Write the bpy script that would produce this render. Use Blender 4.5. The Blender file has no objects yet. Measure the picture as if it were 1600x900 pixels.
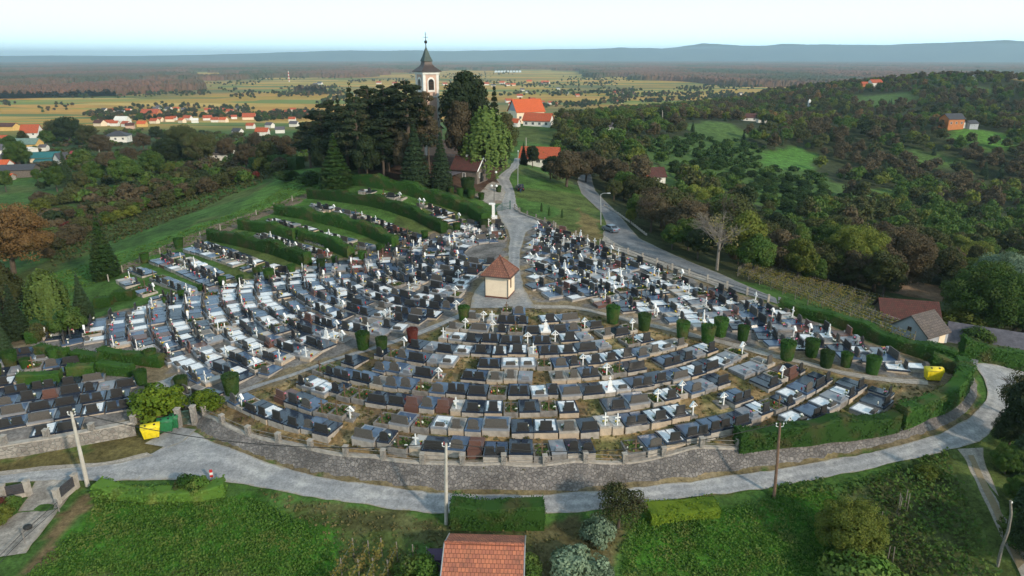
import bpy, math, random
import numpy as np
random.seed(7)
R = math.radians
C = bpy.data.collections.new('place'); bpy.context.scene.collection.children.link(C)
sc = bpy.context.scene
# ------------------------------------------------------------------ camera model (photo pixels 1600x900)
FP, PIT, CH = 1067.0, R(18.7), 36.0
FW = np.array([0, math.cos(PIT), -math.sin(PIT)]); UP = np.array([0, math.sin(PIT), math.cos(PIT)])
def ray(u, v):
    d = FW*FP + np.array([1., 0, 0])*(u-800) + UP*(450-v)
    return d/np.linalg.norm(d)
def atz(u, v, z):
    d = ray(u, v); t = (z-CH)/d[2]
    return (d[0]*t, d[1]*t, z)
def px(x, y, z):
    dz = z-CH; f = y*FW[1]+dz*FW[2]; u_ = y*UP[1]+dz*UP[2]
    return 800+FP*x/f, 450-FP*u_/f
# ------------------------------------------------------------------ terrain
common = [(0,745,.8),(137,745,.6),(260,730,.6),(400,740,.3),(560,775,.1),(780,790,0),(1000,775,0),(1200,750,.4),(1400,705,1),(1500,670,1.6),
 (1560,630,2.2),(1590,590,2.2),(1520,562,3),(285,672,1.0),(300,660,1.1),(230,680,1.1),
 (800,400,5.6),(815,330,6),(745,352,5.6),(640,375,5),(560,400,4.4),(400,435,3.2),(270,462,2.5),(120,510,1.9),(60,530,1.8),
 (940,385,5.4),(1040,422,5.2),(1140,455,5),(1210,480,4.8),(1300,508,4.3),(1400,545,3.8),(1480,572,3.4),
 (1210,470,4.8),(1100,425,5),(1000,380,5),(945,345,4.9),(920,300,3.5),(905,280,1.5),(810,258,7.6),(812,292,6.6),
 (880,310,5.6),(870,340,5.7),(930,360,5.2),(850,285,6.2),(735,285,8.4),(690,262,11.2),(600,285,10),(545,282,9.4),(485,306,7.4),(432,335,5.6),
 (326,372,3.6),(235,412,2.4),(180,440,1.8),(695,365,5.2),(640,240,11.5),(760,270,9),
 (825,202,4.8),(862,198,4.2),(822,191,4.4),(790,196,5),(850,191,3.8),(960,208,3),(400,280,4),(470,240,3),(250,350,.5),(100,420,-1),(30,470,-1.2),(150,470,.8),(300,330,0),(130,380,-2),
 (60,350,-5),(200,300,-4),(330,270,-4),(430,225,-8),(60,290,-8),(30,270,-9),(100,270,-9),(60,245,-12),(190,215,-18),(300,210,-22),(420,210,-22),
 (470,205,-25),(120,200,-26),(20,200,-28),(1430,520,-2),(1330,470,0),(1250,450,1.5),(1180,430,2.6),(1300,500,3.2),(1400,535,2.6),
 (1440,460,-7),(1540,500,-5),(1590,545,0),(1560,450,-10),(1400,400,-12),(1250,380,-8),(1120,370,-3),(1050,330,-4),(1010,290,-2),(1500,370,-20),
 (1300,320,-15),(1180,280,-9),(1080,230,-4),(1240,250,-13),(1400,270,-20),(1550,300,-26),(1600,340,-24),(1300,200,-14),(1485,195,-2),(1550,220,-8),
 (1150,175,-12),(1250,150,-6),(1000,180,-10),(1450,122,13),(1530,120,14),(1600,124,12),(1350,132,3),(1200,143,-9),(1650,130,8),(1700,160,0),
 (0,895,0),(200,880,-.3),(450,895,-1),(780,895,-1.5),(1100,890,-2),(1400,890,-2.5),(1590,895,-1.5)]
outer = [(100,705,1.2),(0,718,1.3),(210,680,1.1),(360,712,.8),(500,750,.3),(640,768,.1),(900,770,.1),(1100,750,.2),(1290,722,.6),(1462,680,1.4)]
inner = [(340,655,1.9),(460,690,1.9),(580,714,1.9),(710,728,1.9),(780,735,1.9),(900,728,1.9),(1090,706,2.2),(1300,683,2.5),(1450,650,2.8),(1512,608,3.2),
 (778,467,5),(835,478,4.9),(725,492,4.8),(650,525,4.2),(525,562,3.2),(420,605,2.4),(900,482,4.8),(1000,508,4.6),(1150,545,4.2),(1330,590,3.8),
 (1440,600,3.6),(150,600,1.9),(230,600,1.8),(0,620,1.9),(0,692,2.2),(100,674,2.2),(200,657,2.0),(330,500,2.8),(-80,650,2),(-60,560,1.5)]
world_pts = [(0,0,-3),(-100,0,-2),(100,0,-6),(-200,60,-8),(200,60,-22),(220,130,-26),(-300,200,-14),(350,300,-28),(-600,500,-28),(-900,900,-45),
 (0,1100,-45),(500,1500,-45),(1200,1500,-40),(900,700,0),(1500,900,-20),(-300,1000,-45),(300,1000,-38),(-100,650,-28),(0,480,-12),(120,420,0)]
def rbf(pts):
    P = np.array(pts, float); n = len(P)
    d = np.hypot(P[:,None,0]-P[None,:,0], P[:,None,1]-P[None,:,1])
    A = np.zeros((n+3, n+3)); A[:n,:n] = d + np.eye(n)*0.3
    A[:n,n] = 1; A[:n,n+1] = P[:,0]/100; A[:n,n+2] = P[:,1]/100; A[n:,:n] = A[:n,n:].T
    w = np.linalg.solve(A, np.concatenate([P[:,2], [0,0,0]]))
    def f(x, y):
        x = np.asarray(x, float).ravel(); y = np.asarray(y, float).ravel(); o = np.empty(len(x))
        for i in range(0, len(x), 40000):
            X, Y = x[i:i+40000], y[i:i+40000]
            o[i:i+40000] = np.hypot(X[:,None]-P[:,0], Y[:,None]-P[:,1])@w[:n] + w[n]+w[n+1]*X/100+w[n+2]*Y/100
        return o
    return f
cw = [atz(*p) for p in common] + world_pts
Hout = rbf(cw + [atz(*p) for p in outer]); Hin = rbf(cw + [atz(*p) for p in inner])
def sst(a, b, x): t = np.clip((x-a)/(b-a), 0, 1); return t*t*(3-2*t)
def inpoly(x, y, P):
    x = np.asarray(x, float); y = np.asarray(y, float); r = np.zeros(x.shape, bool); n = len(P)
    for i in range(n):
        x1, y1 = P[i][:2]; x2, y2 = P[(i+1) % n][:2]
        if y1 == y2: continue
        c = ((y1 > y) != (y2 > y)) & (x < (x2-x1)*(y-y1)/(y2-y1)+x1); r ^= c
    return r
def pdist(x, y, P, closed=True):
    x = np.asarray(x, float); y = np.asarray(y, float); d = np.full(x.shape, 1e9); n = len(P)
    for i in range(n if closed else n-1):
        x1, y1 = P[i][:2]; x2, y2 = P[(i+1) % n][:2]; dx, dy = x2-x1, y2-y1
        t = np.clip(((x-x1)*dx+(y-y1)*dy)/(dx*dx+dy*dy+1e-9), 0, 1)
        d = np.minimum(d, np.hypot(x-x1-t*dx, y-y1-t*dy))
    return d
def gf(fun, u, v):
    d = ray(u, v)
    if d[2] >= -1e-4: return (d[0]*9000, d[1]*9000, -45.)
    t = np.concatenate([np.linspace(20, 300, 94), np.geomspace(303, 20000, 200)])
    X, Y, Z = d[0]*t, d[1]*t, CH+d[2]*t; h = fun(X, Y); k = max(1, np.argmax(Z < h))
    t = np.linspace(t[k-1], t[k], 14); X, Y, Z = d[0]*t, d[1]*t, CH+d[2]*t; h = fun(X, Y); k = max(1, np.argmax(Z < h))
    a = (Z-h)[k-1]; b = (Z-h)[k]; s = a/(a-b+1e-12); tt = t[k-1]+(t[k]-t[k-1])*s
    return (d[0]*tt, d[1]*tt, CH+d[2]*tt)
foot_px = [(300,664),(322,684),(360,700),(400,712),(500,742),(575,753),(640,762),(700,768),(780,771),(862,770),(925,762),(1000,755),(1100,742),
 (1200,729),(1290,713),(1380,698),(1462,674),(1512,648),(1534,624),(1537,606),(1526,592)]
def dense(pts, step):
    o = [np.array(pts[0][:3], float)]
    for a, b in zip(pts[:-1], pts[1:]):
        a = np.array(a[:3], float); b = np.array(b[:3], float); n = max(1, int(np.linalg.norm(b[:2]-a[:2])/step))
        for i in range(1, n+1): o.append(a+(b-a)*i/n)
    return np.array(o)
def smooth(P, k=6):
    P = P.copy()
    for _ in range(k): P[1:-1] = P[1:-1]*.5+(P[:-2]+P[2:])*.25
    return P
foot = smooth(dense([gf(Hout, u, v) for u, v in foot_px], 1.0), 10)
lwall = [gf(Hout, u, v) for u, v in [(-90,731),(0,715),(100,700),(213,678)]]
rear_px = [(1480,575),(1400,548),(1300,508),(1210,478),(1140,452),(1040,420),(940,382),(860,345),(800,330),(745,348),(640,372),(560,398),(400,432),(270,458),(120,505),(60,525),(-60,540)]
rear = [gf(Hout, u, v) for u, v in rear_px]
INP = [tuple(p[:2]) for p in foot] + [p[:2] for p in rear] + [lwall[0][:2], lwall[1][:2], lwall[2][:2], lwall[3][:2]]
WW = 1.25
def H(x, y):
    shp = np.shape(x); x = np.asarray(x, float).ravel(); y = np.asarray(y, float).ravel()
    h = Hout(x, y); m = inpoly(x, y, INP)
    if m.any():
        d = pdist(x[m], y[m], INP); t = np.clip(d/WW, 0, 1)
        h[m] = h[m]*(1-t)+Hin(x[m], y[m])*t
    r = np.hypot(x, y); t = sst(1100, 1500, r); h = h*(1-t)+(-45)*t
    return h.reshape(shp)
def h1(x, y): return float(H(np.array([x]), np.array([y]))[0])
def g(u, v): return gf(H, u, v)
def G(lst): return [g(u, v) for u, v in lst]
# ------------------------------------------------------------------ materials
MATS = {}
def newmat(name):
    m = bpy.data.materials.new(name); m.use_nodes = True; MATS[name] = m
    return m, m.node_tree.nodes, m.node_tree.links, m.node_tree.nodes['Principled BSDF']
def mat(name, col, rough=.7, metal=0, col2=None, scale=3.0, bump=0, bscale=20., coat=0, rnd=0.0, spec=.5):
    m, N, L, B = newmat(name); B.inputs['Roughness'].default_value = rough; B.inputs['Metallic'].default_value = metal
    B.inputs['Specular IOR Level'].default_value = spec
    tc = N.new('ShaderNodeTexCoord')
    nz = N.new('ShaderNodeTexNoise'); nz.inputs['Scale'].default_value = scale; nz.inputs['Detail'].default_value = 6; nz.inputs['Roughness'].default_value = .65
    L.new(tc.outputs['Object'], nz.inputs['Vector'])
    mx = N.new('ShaderNodeMix'); mx.data_type = 'RGBA'; c2 = col2 or tuple(c*.75 for c in col)
    cr = N.new('ShaderNodeMapRange'); cr.inputs['From Min'].default_value = .35; cr.inputs['From Max'].default_value = .65
    L.new(nz.outputs['Fac'], cr.inputs['Value']); L.new(cr.outputs['Result'], mx.inputs['Factor'])
    mx.inputs['A'].default_value = (*col, 1); mx.inputs['B'].default_value = (*c2, 1); out = mx.outputs['Result']
    if rnd:
        oi = N.new('ShaderNodeObjectInfo'); hs = N.new('ShaderNodeHueSaturation'); mr = N.new('ShaderNodeMapRange')
        mr.inputs['To Min'].default_value = 1-rnd; mr.inputs['To Max'].default_value = 1+rnd
        L.new(oi.outputs['Random'], mr.inputs['Value']); L.new(mr.outputs['Result'], hs.inputs['Value']); L.new(out, hs.inputs['Color']); out = hs.outputs['Color']
    L.new(out, B.inputs['Base Color'])
    if bump:
        n2 = N.new('ShaderNodeTexNoise'); n2.inputs['Scale'].default_value = bscale; n2.inputs['Detail'].default_value = 4
        bp = N.new('ShaderNodeBump'); bp.inputs['Strength'].default_value = bump; bp.inputs['Distance'].default_value = .05
        L.new(tc.outputs['Object'], n2.inputs['Vector']); L.new(n2.outputs['Fac'], bp.inputs['Height']); L.new(bp.outputs['Normal'], B.inputs['Normal'])
    return m
def leafmat(name, a, b, c=None, trans=.25, wn=0.0):
    """leaf colours vary from leaf to leaf, clump to clump and plant to plant"""
    m, N, L, B = newmat(name)
    ge = N.new('ShaderNodeNewGeometry'); oi = N.new('ShaderNodeObjectInfo'); tc = N.new('ShaderNodeTexCoord')
    nz = N.new('ShaderNodeTexNoise'); nz.inputs['Scale'].default_value = .5; nz.inputs['Detail'].default_value = 2
    ad = N.new('ShaderNodeVectorMath'); ad.operation = 'ADD'
    L.new(tc.outputs['Object'], ad.inputs[0]); L.new(oi.outputs['Location'], ad.inputs[1]); L.new(ad.outputs[0], nz.inputs['Vector'])
    m1 = N.new('ShaderNodeMix'); m1.data_type = 'RGBA'; m1.inputs['A'].default_value = (*a, 1); m1.inputs['B'].default_value = (*b, 1)
    L.new(ge.outputs['Random Per Island'], m1.inputs['Factor'])
    m2 = N.new('ShaderNodeMix'); m2.data_type = 'RGBA'; m2.inputs['B'].default_value = (*(c or b), 1)
    mr = N.new('ShaderNodeMapRange'); mr.inputs['From Min'].default_value = .5; mr.inputs['From Max'].default_value = .68; mr.inputs['To Max'].default_value = .8
    L.new(nz.outputs['Fac'], mr.inputs['Value']); L.new(mr.outputs['Result'], m2.inputs['Factor']); L.new(m1.outputs['Result'], m2.inputs['A'])
    hs = N.new('ShaderNodeHueSaturation'); r2 = N.new('ShaderNodeMapRange'); r2.inputs['To Min'].default_value = .72; r2.inputs['To Max'].default_value = 1.3
    L.new(oi.outputs['Random'], r2.inputs['Value']); L.new(r2.outputs['Result'], hs.inputs['Value']); L.new(m2.outputs['Result'], hs.inputs['Color'])
    B.inputs['Roughness'].default_value = .75; B.inputs['Specular IOR Level'].default_value = .2
    L.new(hs.outputs['Color'], B.inputs['Base Color'])
    tr = N.new('ShaderNodeBsdfTranslucent'); mxs = N.new('ShaderNodeMixShader'); mxs.inputs[0].default_value = trans
    L.new(hs.outputs['Color'], tr.inputs['Color']); L.new(B.outputs[0], mxs.inputs[1]); L.new(tr.outputs[0], mxs.inputs[2])
    L.new(mxs.outputs[0], N['Material Output'].inputs['Surface'])
    return m
mat('concrete', (.42,.38,.34), .9, 0, (.26,.23,.20), 2.2, .3, 25)
mat('concrete_warm', (.50,.40,.30), .9, 0, (.33,.27,.21), 2.0, .3, 25)
mat('concrete_dark', (.24,.22,.21), .9, 0, (.14,.13,.12), 2.5, .3, 25)
mat('granite_black', (.014,.021,.038), .2, 0, (.024,.037,.066), 14, 0, spec=1.0)  # black granite, a little blue of the reflected sky put into it
mat('granite_sky_tint', (.05,.085,.155), .22, 0, (.08,.125,.21), 18, 0, spec=1.0)  # dark granite with the blue sky reflection put into its base colour
mat('granite_grey', (.18,.19,.215), .28, 0, (.27,.28,.31), 24, 0, spec=.9)
mat('granite_brown', (.10,.05,.04), .28, 0, (.16,.085,.07), 20, 0)
mat('marble_white', (.86,.87,.88), .25, 0, (.66,.67,.71), 4, 0)
mat('terrazzo', (.38,.36,.35), .6, 0, (.52,.50,.48), 30, 0)
mat('headstone_black', (.02,.02,.022), .45, 0, (.035,.033,.032), 9)
mat('headstone_rough', (.06,.055,.052), .85, 0, (.10,.09,.08), 9, .4, 30)
mat('white_paint', (.8,.8,.8), .5, 0, (.68,.68,.67), 3)
mat('old_wood', (.16,.10,.06), .85, 0, (.09,.055,.035), 5)
mat('soil', (.13,.085,.05), .95, 0, (.20,.14,.08), 3, .6, 9)
mat('candle_red', (.5,.02,.02), .35); mat('candle_white', (.75,.73,.66), .4); mat('brass', (.55,.38,.12), .35, .8)
mat('flower_white', (.8,.8,.74), .8); mat('flower_red', (.55,.03,.04), .8); mat('flower_pink', (.65,.22,.32), .8); mat('flower_yellow', (.75,.55,.08), .8)
mat('cream_plaster', (.80,.66,.50), .85, 0, (.72,.58,.43), 1.2, .1, 12)
mat('white_plaster', (.74,.72,.68), .85, 0, (.62,.60,.56), .8, .1, 12)
mat('yellow_plaster', (.68,.45,.16), .85, 0, (.58,.36,.12), .8)
mat('orange_plaster', (.50,.18,.06), .85, 0, (.40,.14,.05), .8)
mat('pink_plaster', (.55,.38,.30), .85, 0, (.46,.31,.25), .8)
mat('grey_and_shade_plaster', (.36,.38,.42), .85, 0, (.29,.30,.34), .8)
mat('plank_wall', (.17,.14,.12), .85, 0, (.09,.075,.065), 3)
mat('plinth_brown', (.14,.05,.035), .8); mat('dark_opening', (.012,.013,.015), .3); mat('glass_dark', (.03,.035,.045), .12)
mat('sheet_metal', (.30,.32,.34), .45, .3, (.20,.19,.18), 1.5)
mat('copper_green', (.04,.075,.068), .6, .1, (.03,.048,.046), 1.5); mat('copper_brown', (.045,.032,.03), .5, .1, (.07,.05,.045), 1.5)
mat('iron_dark', (.03,.032,.035), .5, .4); mat('galvanised', (.45,.46,.47), .45, .5); mat('pole_concrete', (.48,.45,.40), .9, 0, (.36,.33,.29), 2)
mat('pole_wood', (.20,.12,.08), .9, 0, (.12,.07,.05), 3); mat('gate_green', (.05,.12,.10), .5, .2)
mat('bin_yellow', (.80,.62,.02), .4); mat('bin_green', (.02,.16,.06), .45); mat('bin_label', (.75,.75,.75), .5)
mat('rubber', (.02,.02,.02), .8); mat('car_silver', (.22,.27,.34), .3, .5); mat('car_black', (.015,.016,.02), .25, .2); mat('lamp_red', (.35,.01,.01), .3)
mat('jeans', (.05,.09,.18), .8); mat('shirt_dark', (.05,.03,.035), .8); mat('skin', (.45,.28,.20), .6); mat('hair', (.03,.02,.015), .7)
mat('signal_red', (.6,.03,.03), .5); mat('bark', (.10,.075,.055), .95, 0, (.06,.045,.035), 6, .5, 12); mat('bark_pale', (.24,.21,.18), .95, 0, (.14,.12,.10), 6, .5, 12)
mat('roof_dark', (.035,.036,.045), .6, 0, (.06,.055,.06), 2); mat('roof_green', (.16,.24,.20), .6, 0, (.11,.17,.15), 1); mat('roof_teal', (.02,.14,.15), .45, 0, (.015,.10,.11), 1)
mat('roof_slate', (.12,.11,.13), .8, 0, (.07,.065,.08), 2); mat('roof_crimson', (.25,.035,.04), .6); mat('purple_cloth', (.07,.04,.09), .8)
def tilemat(name, a, b, sc_=(1,1), moss=(.06,.05,.03), mossamt=.5, rough=.85):
    m, N, L, B = newmat(name); B.inputs['Roughness'].default_value = rough
    uv = N.new('ShaderNodeUVMap'); br = N.new('ShaderNodeTexBrick'); br.offset = .5
    br.inputs['Scale'].default_value = 1.0; br.inputs['Brick Width'].default_value = .28; br.inputs['Row Height'].default_value = .34; br.inputs['Mortar Size'].default_value = .022
    br.inputs['Color1'].default_value = (*a, 1); br.inputs['Color2'].default_value = (*b, 1); br.inputs['Mortar'].default_value = (a[0]*.3, a[1]*.3, a[2]*.3, 1)
    L.new(uv.outputs[0], br.inputs['Vector'])
    tc = N.new('ShaderNodeTexCoord'); nz = N.new('ShaderNodeTexNoise'); nz.inputs['Scale'].default_value = 1.3; nz.inputs['Detail'].default_value = 8; nz.inputs['Roughness'].default_value = .7
    L.new(tc.outputs['Object'], nz.inputs['Vector']); mr = N.new('ShaderNodeMapRange'); mr.inputs['From Min'].default_value = .48; mr.inputs['From Max'].default_value = .72; mr.inputs['To Max'].default_value = mossamt
    L.new(nz.outputs['Fac'], mr.inputs['Value']); mx = N.new('ShaderNodeMix'); mx.data_type = 'RGBA'; L.new(mr.outputs['Result'], mx.inputs['Factor'])
    L.new(br.outputs['Color'], mx.inputs['A']); mx.inputs['B'].default_value = (*moss, 1); L.new(mx.outputs['Result'], B.inputs['Base Color'])
    bp = N.new('ShaderNodeBump'); bp.inputs['Strength'].default_value = .6; bp.inputs['Distance'].default_value = .04; bp.invert = True
    L.new(br.outputs['Fac'], bp.inputs['Height']); L.new(bp.outputs['Normal'], B.inputs['Normal'])
    return m
tilemat('tile_red', (.50,.10,.035), (.40,.075,.03), mossamt=.35); tilemat('tile_orange', (.66,.13,.035), (.58,.10,.03), mossamt=.15)
tilemat('tile_old', (.27,.11,.07), (.17,.068,.05), mossamt=.7); tilemat('tile_garage', (.50,.17,.09), (.33,.11,.07), moss=(.09,.055,.04), mossamt=.55)
tilemat('tile_brown', (.11,.032,.026), (.07,.024,.021), mossamt=.5); tilemat('tile_grey', (.14,.11,.10), (.09,.075,.072), mossamt=.6)
# leaves
LM = {'olive': ((.045,.058,.019),(.072,.082,.027),(.085,.072,.032)), 'brown': ((.074,.057,.034),(.108,.082,.046),(.060,.058,.030)),
 'green': ((.042,.088,.016),(.074,.13,.026),(.105,.14,.034)), 'yellowgreen': ((.10,.13,.020),(.16,.175,.035),(.07,.11,.02)),
 'rust': ((.17,.098,.040),(.235,.14,.055),(.12,.09,.04)), 'dark': ((.020,.036,.014),(.036,.055,.020),(.028,.035,.016)),
 'pine': ((.022,.038,.018),(.042,.056,.026),(.055,.042,.022)), 'spruce': ((.028,.055,.024),(.048,.078,.034),(.035,.05,.022)), 'silver': ((.13,.185,.12),(.20,.26,.17),(.09,.13,.07)),
 'willow': ((.075,.12,.026),(.115,.165,.042),(.06,.09,.02)), 'hedge': ((.024,.070,.012),(.042,.108,.018),(.095,.085,.034)), 'hedge_yellow': ((.085,.15,.012),(.16,.22,.018),(.05,.11,.012)),
 'hedge_dark': ((.020,.05,.012),(.036,.075,.016),(.05,.07,.02)), 'grass': ((.055,.125,.018),(.10,.19,.03),(.15,.18,.045)), 'weed': ((.13,.12,.045),(.22,.18,.08),(.09,.12,.03)),
 'vine': ((.13,.14,.03),(.22,.18,.05),(.16,.11,.04)), 'redleaf': ((.10,.02,.018),(.16,.04,.03),(.08,.03,.02))}
for k, (a, b, c) in LM.items(): leafmat('leaf_'+k, a, b, c)
# ------------------------------------------------------------------ geometry containers
class Geo:
    def __init__(s): s.V = []; s.Q = []; s.T = []; s.qm = []; s.tm = []; s.n = 0; s.uvq = {}
    def add(s, V, Q=None, T=None, m=0):
        V = np.asarray(V, float).reshape(-1, 3); s.V.append(V)
        if Q is not None and len(Q): Q = np.asarray(Q, int).reshape(-1, 4)+s.n; s.Q.append(Q); s.qm.append(np.full(len(Q), m))
        if T is not None and len(T): T = np.asarray(T, int).reshape(-1, 3)+s.n; s.T.append(T); s.tm.append(np.full(len(T), m))
        s.n += len(V); return s
    def box(s, c, d, m=0, rz=0, taper=1.0, skew=0):
        x, y, z = d[0]/2, d[1]/2, d[2]/2; t = taper
        V = np.array([(-x,-y,-z),(x,-y,-z),(x,y,-z),(-x,y,-z),(-x*t,-y*t,z),(x*t,-y*t,z),(x*t,y*t,z),(-x*t,y*t,z)])
        V[4:, 1] += skew
        if rz: ca, sa = math.cos(rz), math.sin(rz); V = V@np.array([[ca,sa,0],[-sa,ca,0],[0,0,1]])
        return s.add(V+np.array(c), [(0,3,2,1),(4,5,6,7),(0,1,5,4),(1,2,6,5),(2,3,7,6),(3,0,4,7)], None, m)
    def tube(s, pts, rad, n=6, m=0, cap=True):
        pts = [np.array(p, float) for p in pts]; rad = rad if hasattr(rad, '__len__') else [rad]*len(pts); V = []
        for i, p in enumerate(pts):
            d = pts[min(i+1, len(pts)-1)]-pts[max(i-1, 0)]; d = d/(np.linalg.norm(d)+1e-9)
            a = np.cross(d, [0,0,1] if abs(d[2]) < .9 else [1,0,0]); a /= np.linalg.norm(a); b = np.cross(d, a)
            for k in range(n): t = 2*math.pi*k/n; V.append(p+rad[i]*(a*math.cos(t)+b*math.sin(t)))
        Q = [(i*n+k, i*n+(k+1) % n, (i+1)*n+(k+1) % n, (i+1)*n+k) for i in range(len(pts)-1) for k in range(n)]
        T = []
        if cap:
            V.append(pts[-1]); V.append(pts[0]); e = len(V)-2; l = (len(pts)-1)*n
            T = [(l+k, l+(k+1) % n, e) for k in range(n)]+[((k+1) % n, k, e+1) for k in range(n)]
        return s.add(V, Q, T, m)
    def ball(s, c, r, m=0, n=6, k=4):
        r = r if hasattr(r, '__len__') else (r, r, r); V = [(0,0,r[2])]
        for i in range(1, k):
            t = math.pi*i/k
            for j in range(n): a = 2*math.pi*j/n; V.append((r[0]*math.sin(t)*math.cos(a), r[1]*math.sin(t)*math.sin(a), r[2]*math.cos(t)))
        V.append((0,0,-r[2])); Q = [(1+(i)*n+j, 1+(i+1)*n+j, 1+(i+1)*n+(j+1) % n, 1+i*n+(j+1) % n) for i in range(k-2) for j in range(n)]
        T = [(0, 1+j, 1+(j+1) % n) for j in range(n)]; e = len(V)-1; l = 1+(k-2)*n; T += [(e, l+(j+1) % n, l+j) for j in range(n)]
        return s.add(np.array(V)+np.array(c), Q, T, m)
    def leaves(s, P, Nn, size, m=0, rng=None, asp=1.0, droop=None):
        rng = rng or np.random.default_rng(1); n = len(P); size = np.broadcast_to(size, (n,))
        r = rng.normal(size=(n, 3)) if droop is None else np.tile([0,0,-1.], (n, 1))+rng.normal(size=(n, 3))*.25
        a = np.cross(Nn, r); a /= np.linalg.norm(a, axis=1)[:, None]+1e-9; b = np.cross(Nn, a); b /= np.linalg.norm(b, axis=1)[:, None]+1e-9
        if droop is not None: b, a = a, b
        a = a*size[:, None]*.5; b = b*size[:, None]*.5*asp
        V = np.stack([P-b, P+a, P+b, P-a], 1).reshape(-1, 3)
        return s.add(V, np.arange(4*n).reshape(-1, 4), None, m)
    def arrays(s):
        V = np.concatenate(s.V) if s.V else np.zeros((0, 3)); Q = np.concatenate(s.Q) if s.Q else np.zeros((0, 4), int); T = np.concatenate(s.T) if s.T else np.zeros((0, 3), int)
        return V, Q, T, (np.concatenate(s.qm) if s.qm else np.zeros(0, int)), (np.concatenate(s.tm) if s.tm else np.zeros(0, int))
    def merge(s, o, M=None, t=(0,0,0), mmap=None):
        V, Q, T, qm, tm = o if isinstance(o, tuple) else o.arrays()
        if M is not None: V = V@np.asarray(M).T
        s.V.append(V+np.array(t))
        if len(Q): s.Q.append(Q+s.n); s.qm.append(qm if mmap is None else mmap[qm])
        if len(T): s.T.append(T+s.n); s.tm.append(tm if mmap is None else mmap[tm])
        s.n += len(V); return s
    def mesh(s, name, mats, smooth_=False, uv=False):
        V, Q, T, qm, tm = s.arrays(); me = bpy.data.meshes.new(name)
        me.vertices.add(len(V)); me.vertices.foreach_set('co', V.astype(np.float32).ravel())
        nl = 4*len(Q)+3*len(T); me.loops.add(nl); me.loops.foreach_set('vertex_index', np.concatenate([Q.ravel(), T.ravel()]).astype(np.int32))
        me.polygons.add(len(Q)+len(T)); st = np.concatenate([np.arange(len(Q))*4, 4*len(Q)+np.arange(len(T))*3]).astype(np.int32)
        me.polygons.foreach_set('loop_start', st)
        me.polygons.foreach_set('material_index', np.concatenate([qm, tm]).astype(np.int32))
        me.polygons.foreach_set('use_smooth', np.full(len(Q)+len(T), bool(smooth_)))
        for k in ([mats] if isinstance(mats, str) else mats): me.materials.append(MATS[k])
        me.update(calc_edges=True)
        if uv:
            ul = me.uv_layers.new(name='UVMap'); co = np.empty(len(V)*3, np.float32); me.vertices.foreach_get('co', co); co = co.reshape(-1, 3)
            no = np.empty(len(me.polygons)*3, np.float32); me.polygons.foreach_get('normal', no); no = no.reshape(-1, 3)
            vi = np.concatenate([Q.ravel(), T.ravel()]); fi = np.concatenate([np.repeat(np.arange(len(Q)), 4), len(Q)+np.repeat(np.arange(len(T)), 3)])
            n = no[fi]; p = co[vi]; hx = np.stack([-n[:,1], n[:,0], np.zeros(len(n))], 1); ln = np.linalg.norm(hx, axis=1); hx[ln < .05] = (1,0,0); hx /= np.linalg.norm(hx, axis=1)[:, None]
            up = np.cross(n, hx); ul.data.foreach_set('uv', np.stack([(p*hx).sum(1), (p*up).sum(1)], 1).astype(np.float32).ravel())
        return me
    def obj(s, name, mats, parent=None, smooth_=False, uv=False, loc=None):
        return link(name, s.mesh(name, mats, smooth_, uv), parent, loc)
def link(name, data, parent=None, loc=None):
    o = bpy.data.objects.new(name, data); C.objects.link(o)
    if parent: o.parent = parent
    if loc is not None: o.location = loc
    return o
REG = []
def reg(o, cat, desc, place='', group=None):
    o['category'] = cat; REG.append((o, desc, place))
    if group: o['group'] = group
    return o
def empty(name, loc, rz=0, s=1):
    o = link(name, None); o.location = loc; o.rotation_euler = (0, 0, rz); o.empty_display_size = .3
    o.scale = s if hasattr(s, '__len__') else (s, s, s); return o
def put(proto, loc, rz=0, s=1):
    """proto = (name, [(part, mesh, [(subpart, mesh)])]); meshes are shared, objects are new"""
    r = empty(proto[0], loc, rz, s)
    for p in proto[1]:
        c = link(p[0], p[1], r)
        for q in (p[2] if len(p) > 2 else []): link(q[0], q[1], c)
    return r
def kind(o, k): o['kind'] = k; return o
ONE = 'first second third fourth fifth sixth seventh eighth ninth tenth eleventh twelfth thirteenth fourteenth fifteenth sixteenth seventeenth eighteenth nineteenth'.split()
TEN = {2:'twent',3:'thirt',4:'fort',5:'fift',6:'sixt',7:'sevent',8:'eight',9:'ninet'}
def ordw(n):
    if n < 20: return ONE[n-1]
    t, r = divmod(n, 10)
    return TEN[t]+('ieth' if r == 0 else 'y-'+ONE[r-1])
def finish_labels():
    d = {}
    for o, desc, place in REG: d.setdefault((desc, place), []).append(o)
    for (desc, place), os_ in d.items():
        if len(os_) == 1: os_[0]['label'] = (desc+' '+place).strip(); continue
        os_.sort(key=lambda o: px(*o.location)[0] if o.location.y > 1 else 0)
        for i, o in enumerate(os_):
            w = 'leftmost' if i == 0 else ('rightmost' if i == len(os_)-1 else ordw(i+1))
            o['label'] = f'{w} {desc}{"" if i in (0, len(os_)-1) else " from the left"} {place}'.strip()
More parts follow.
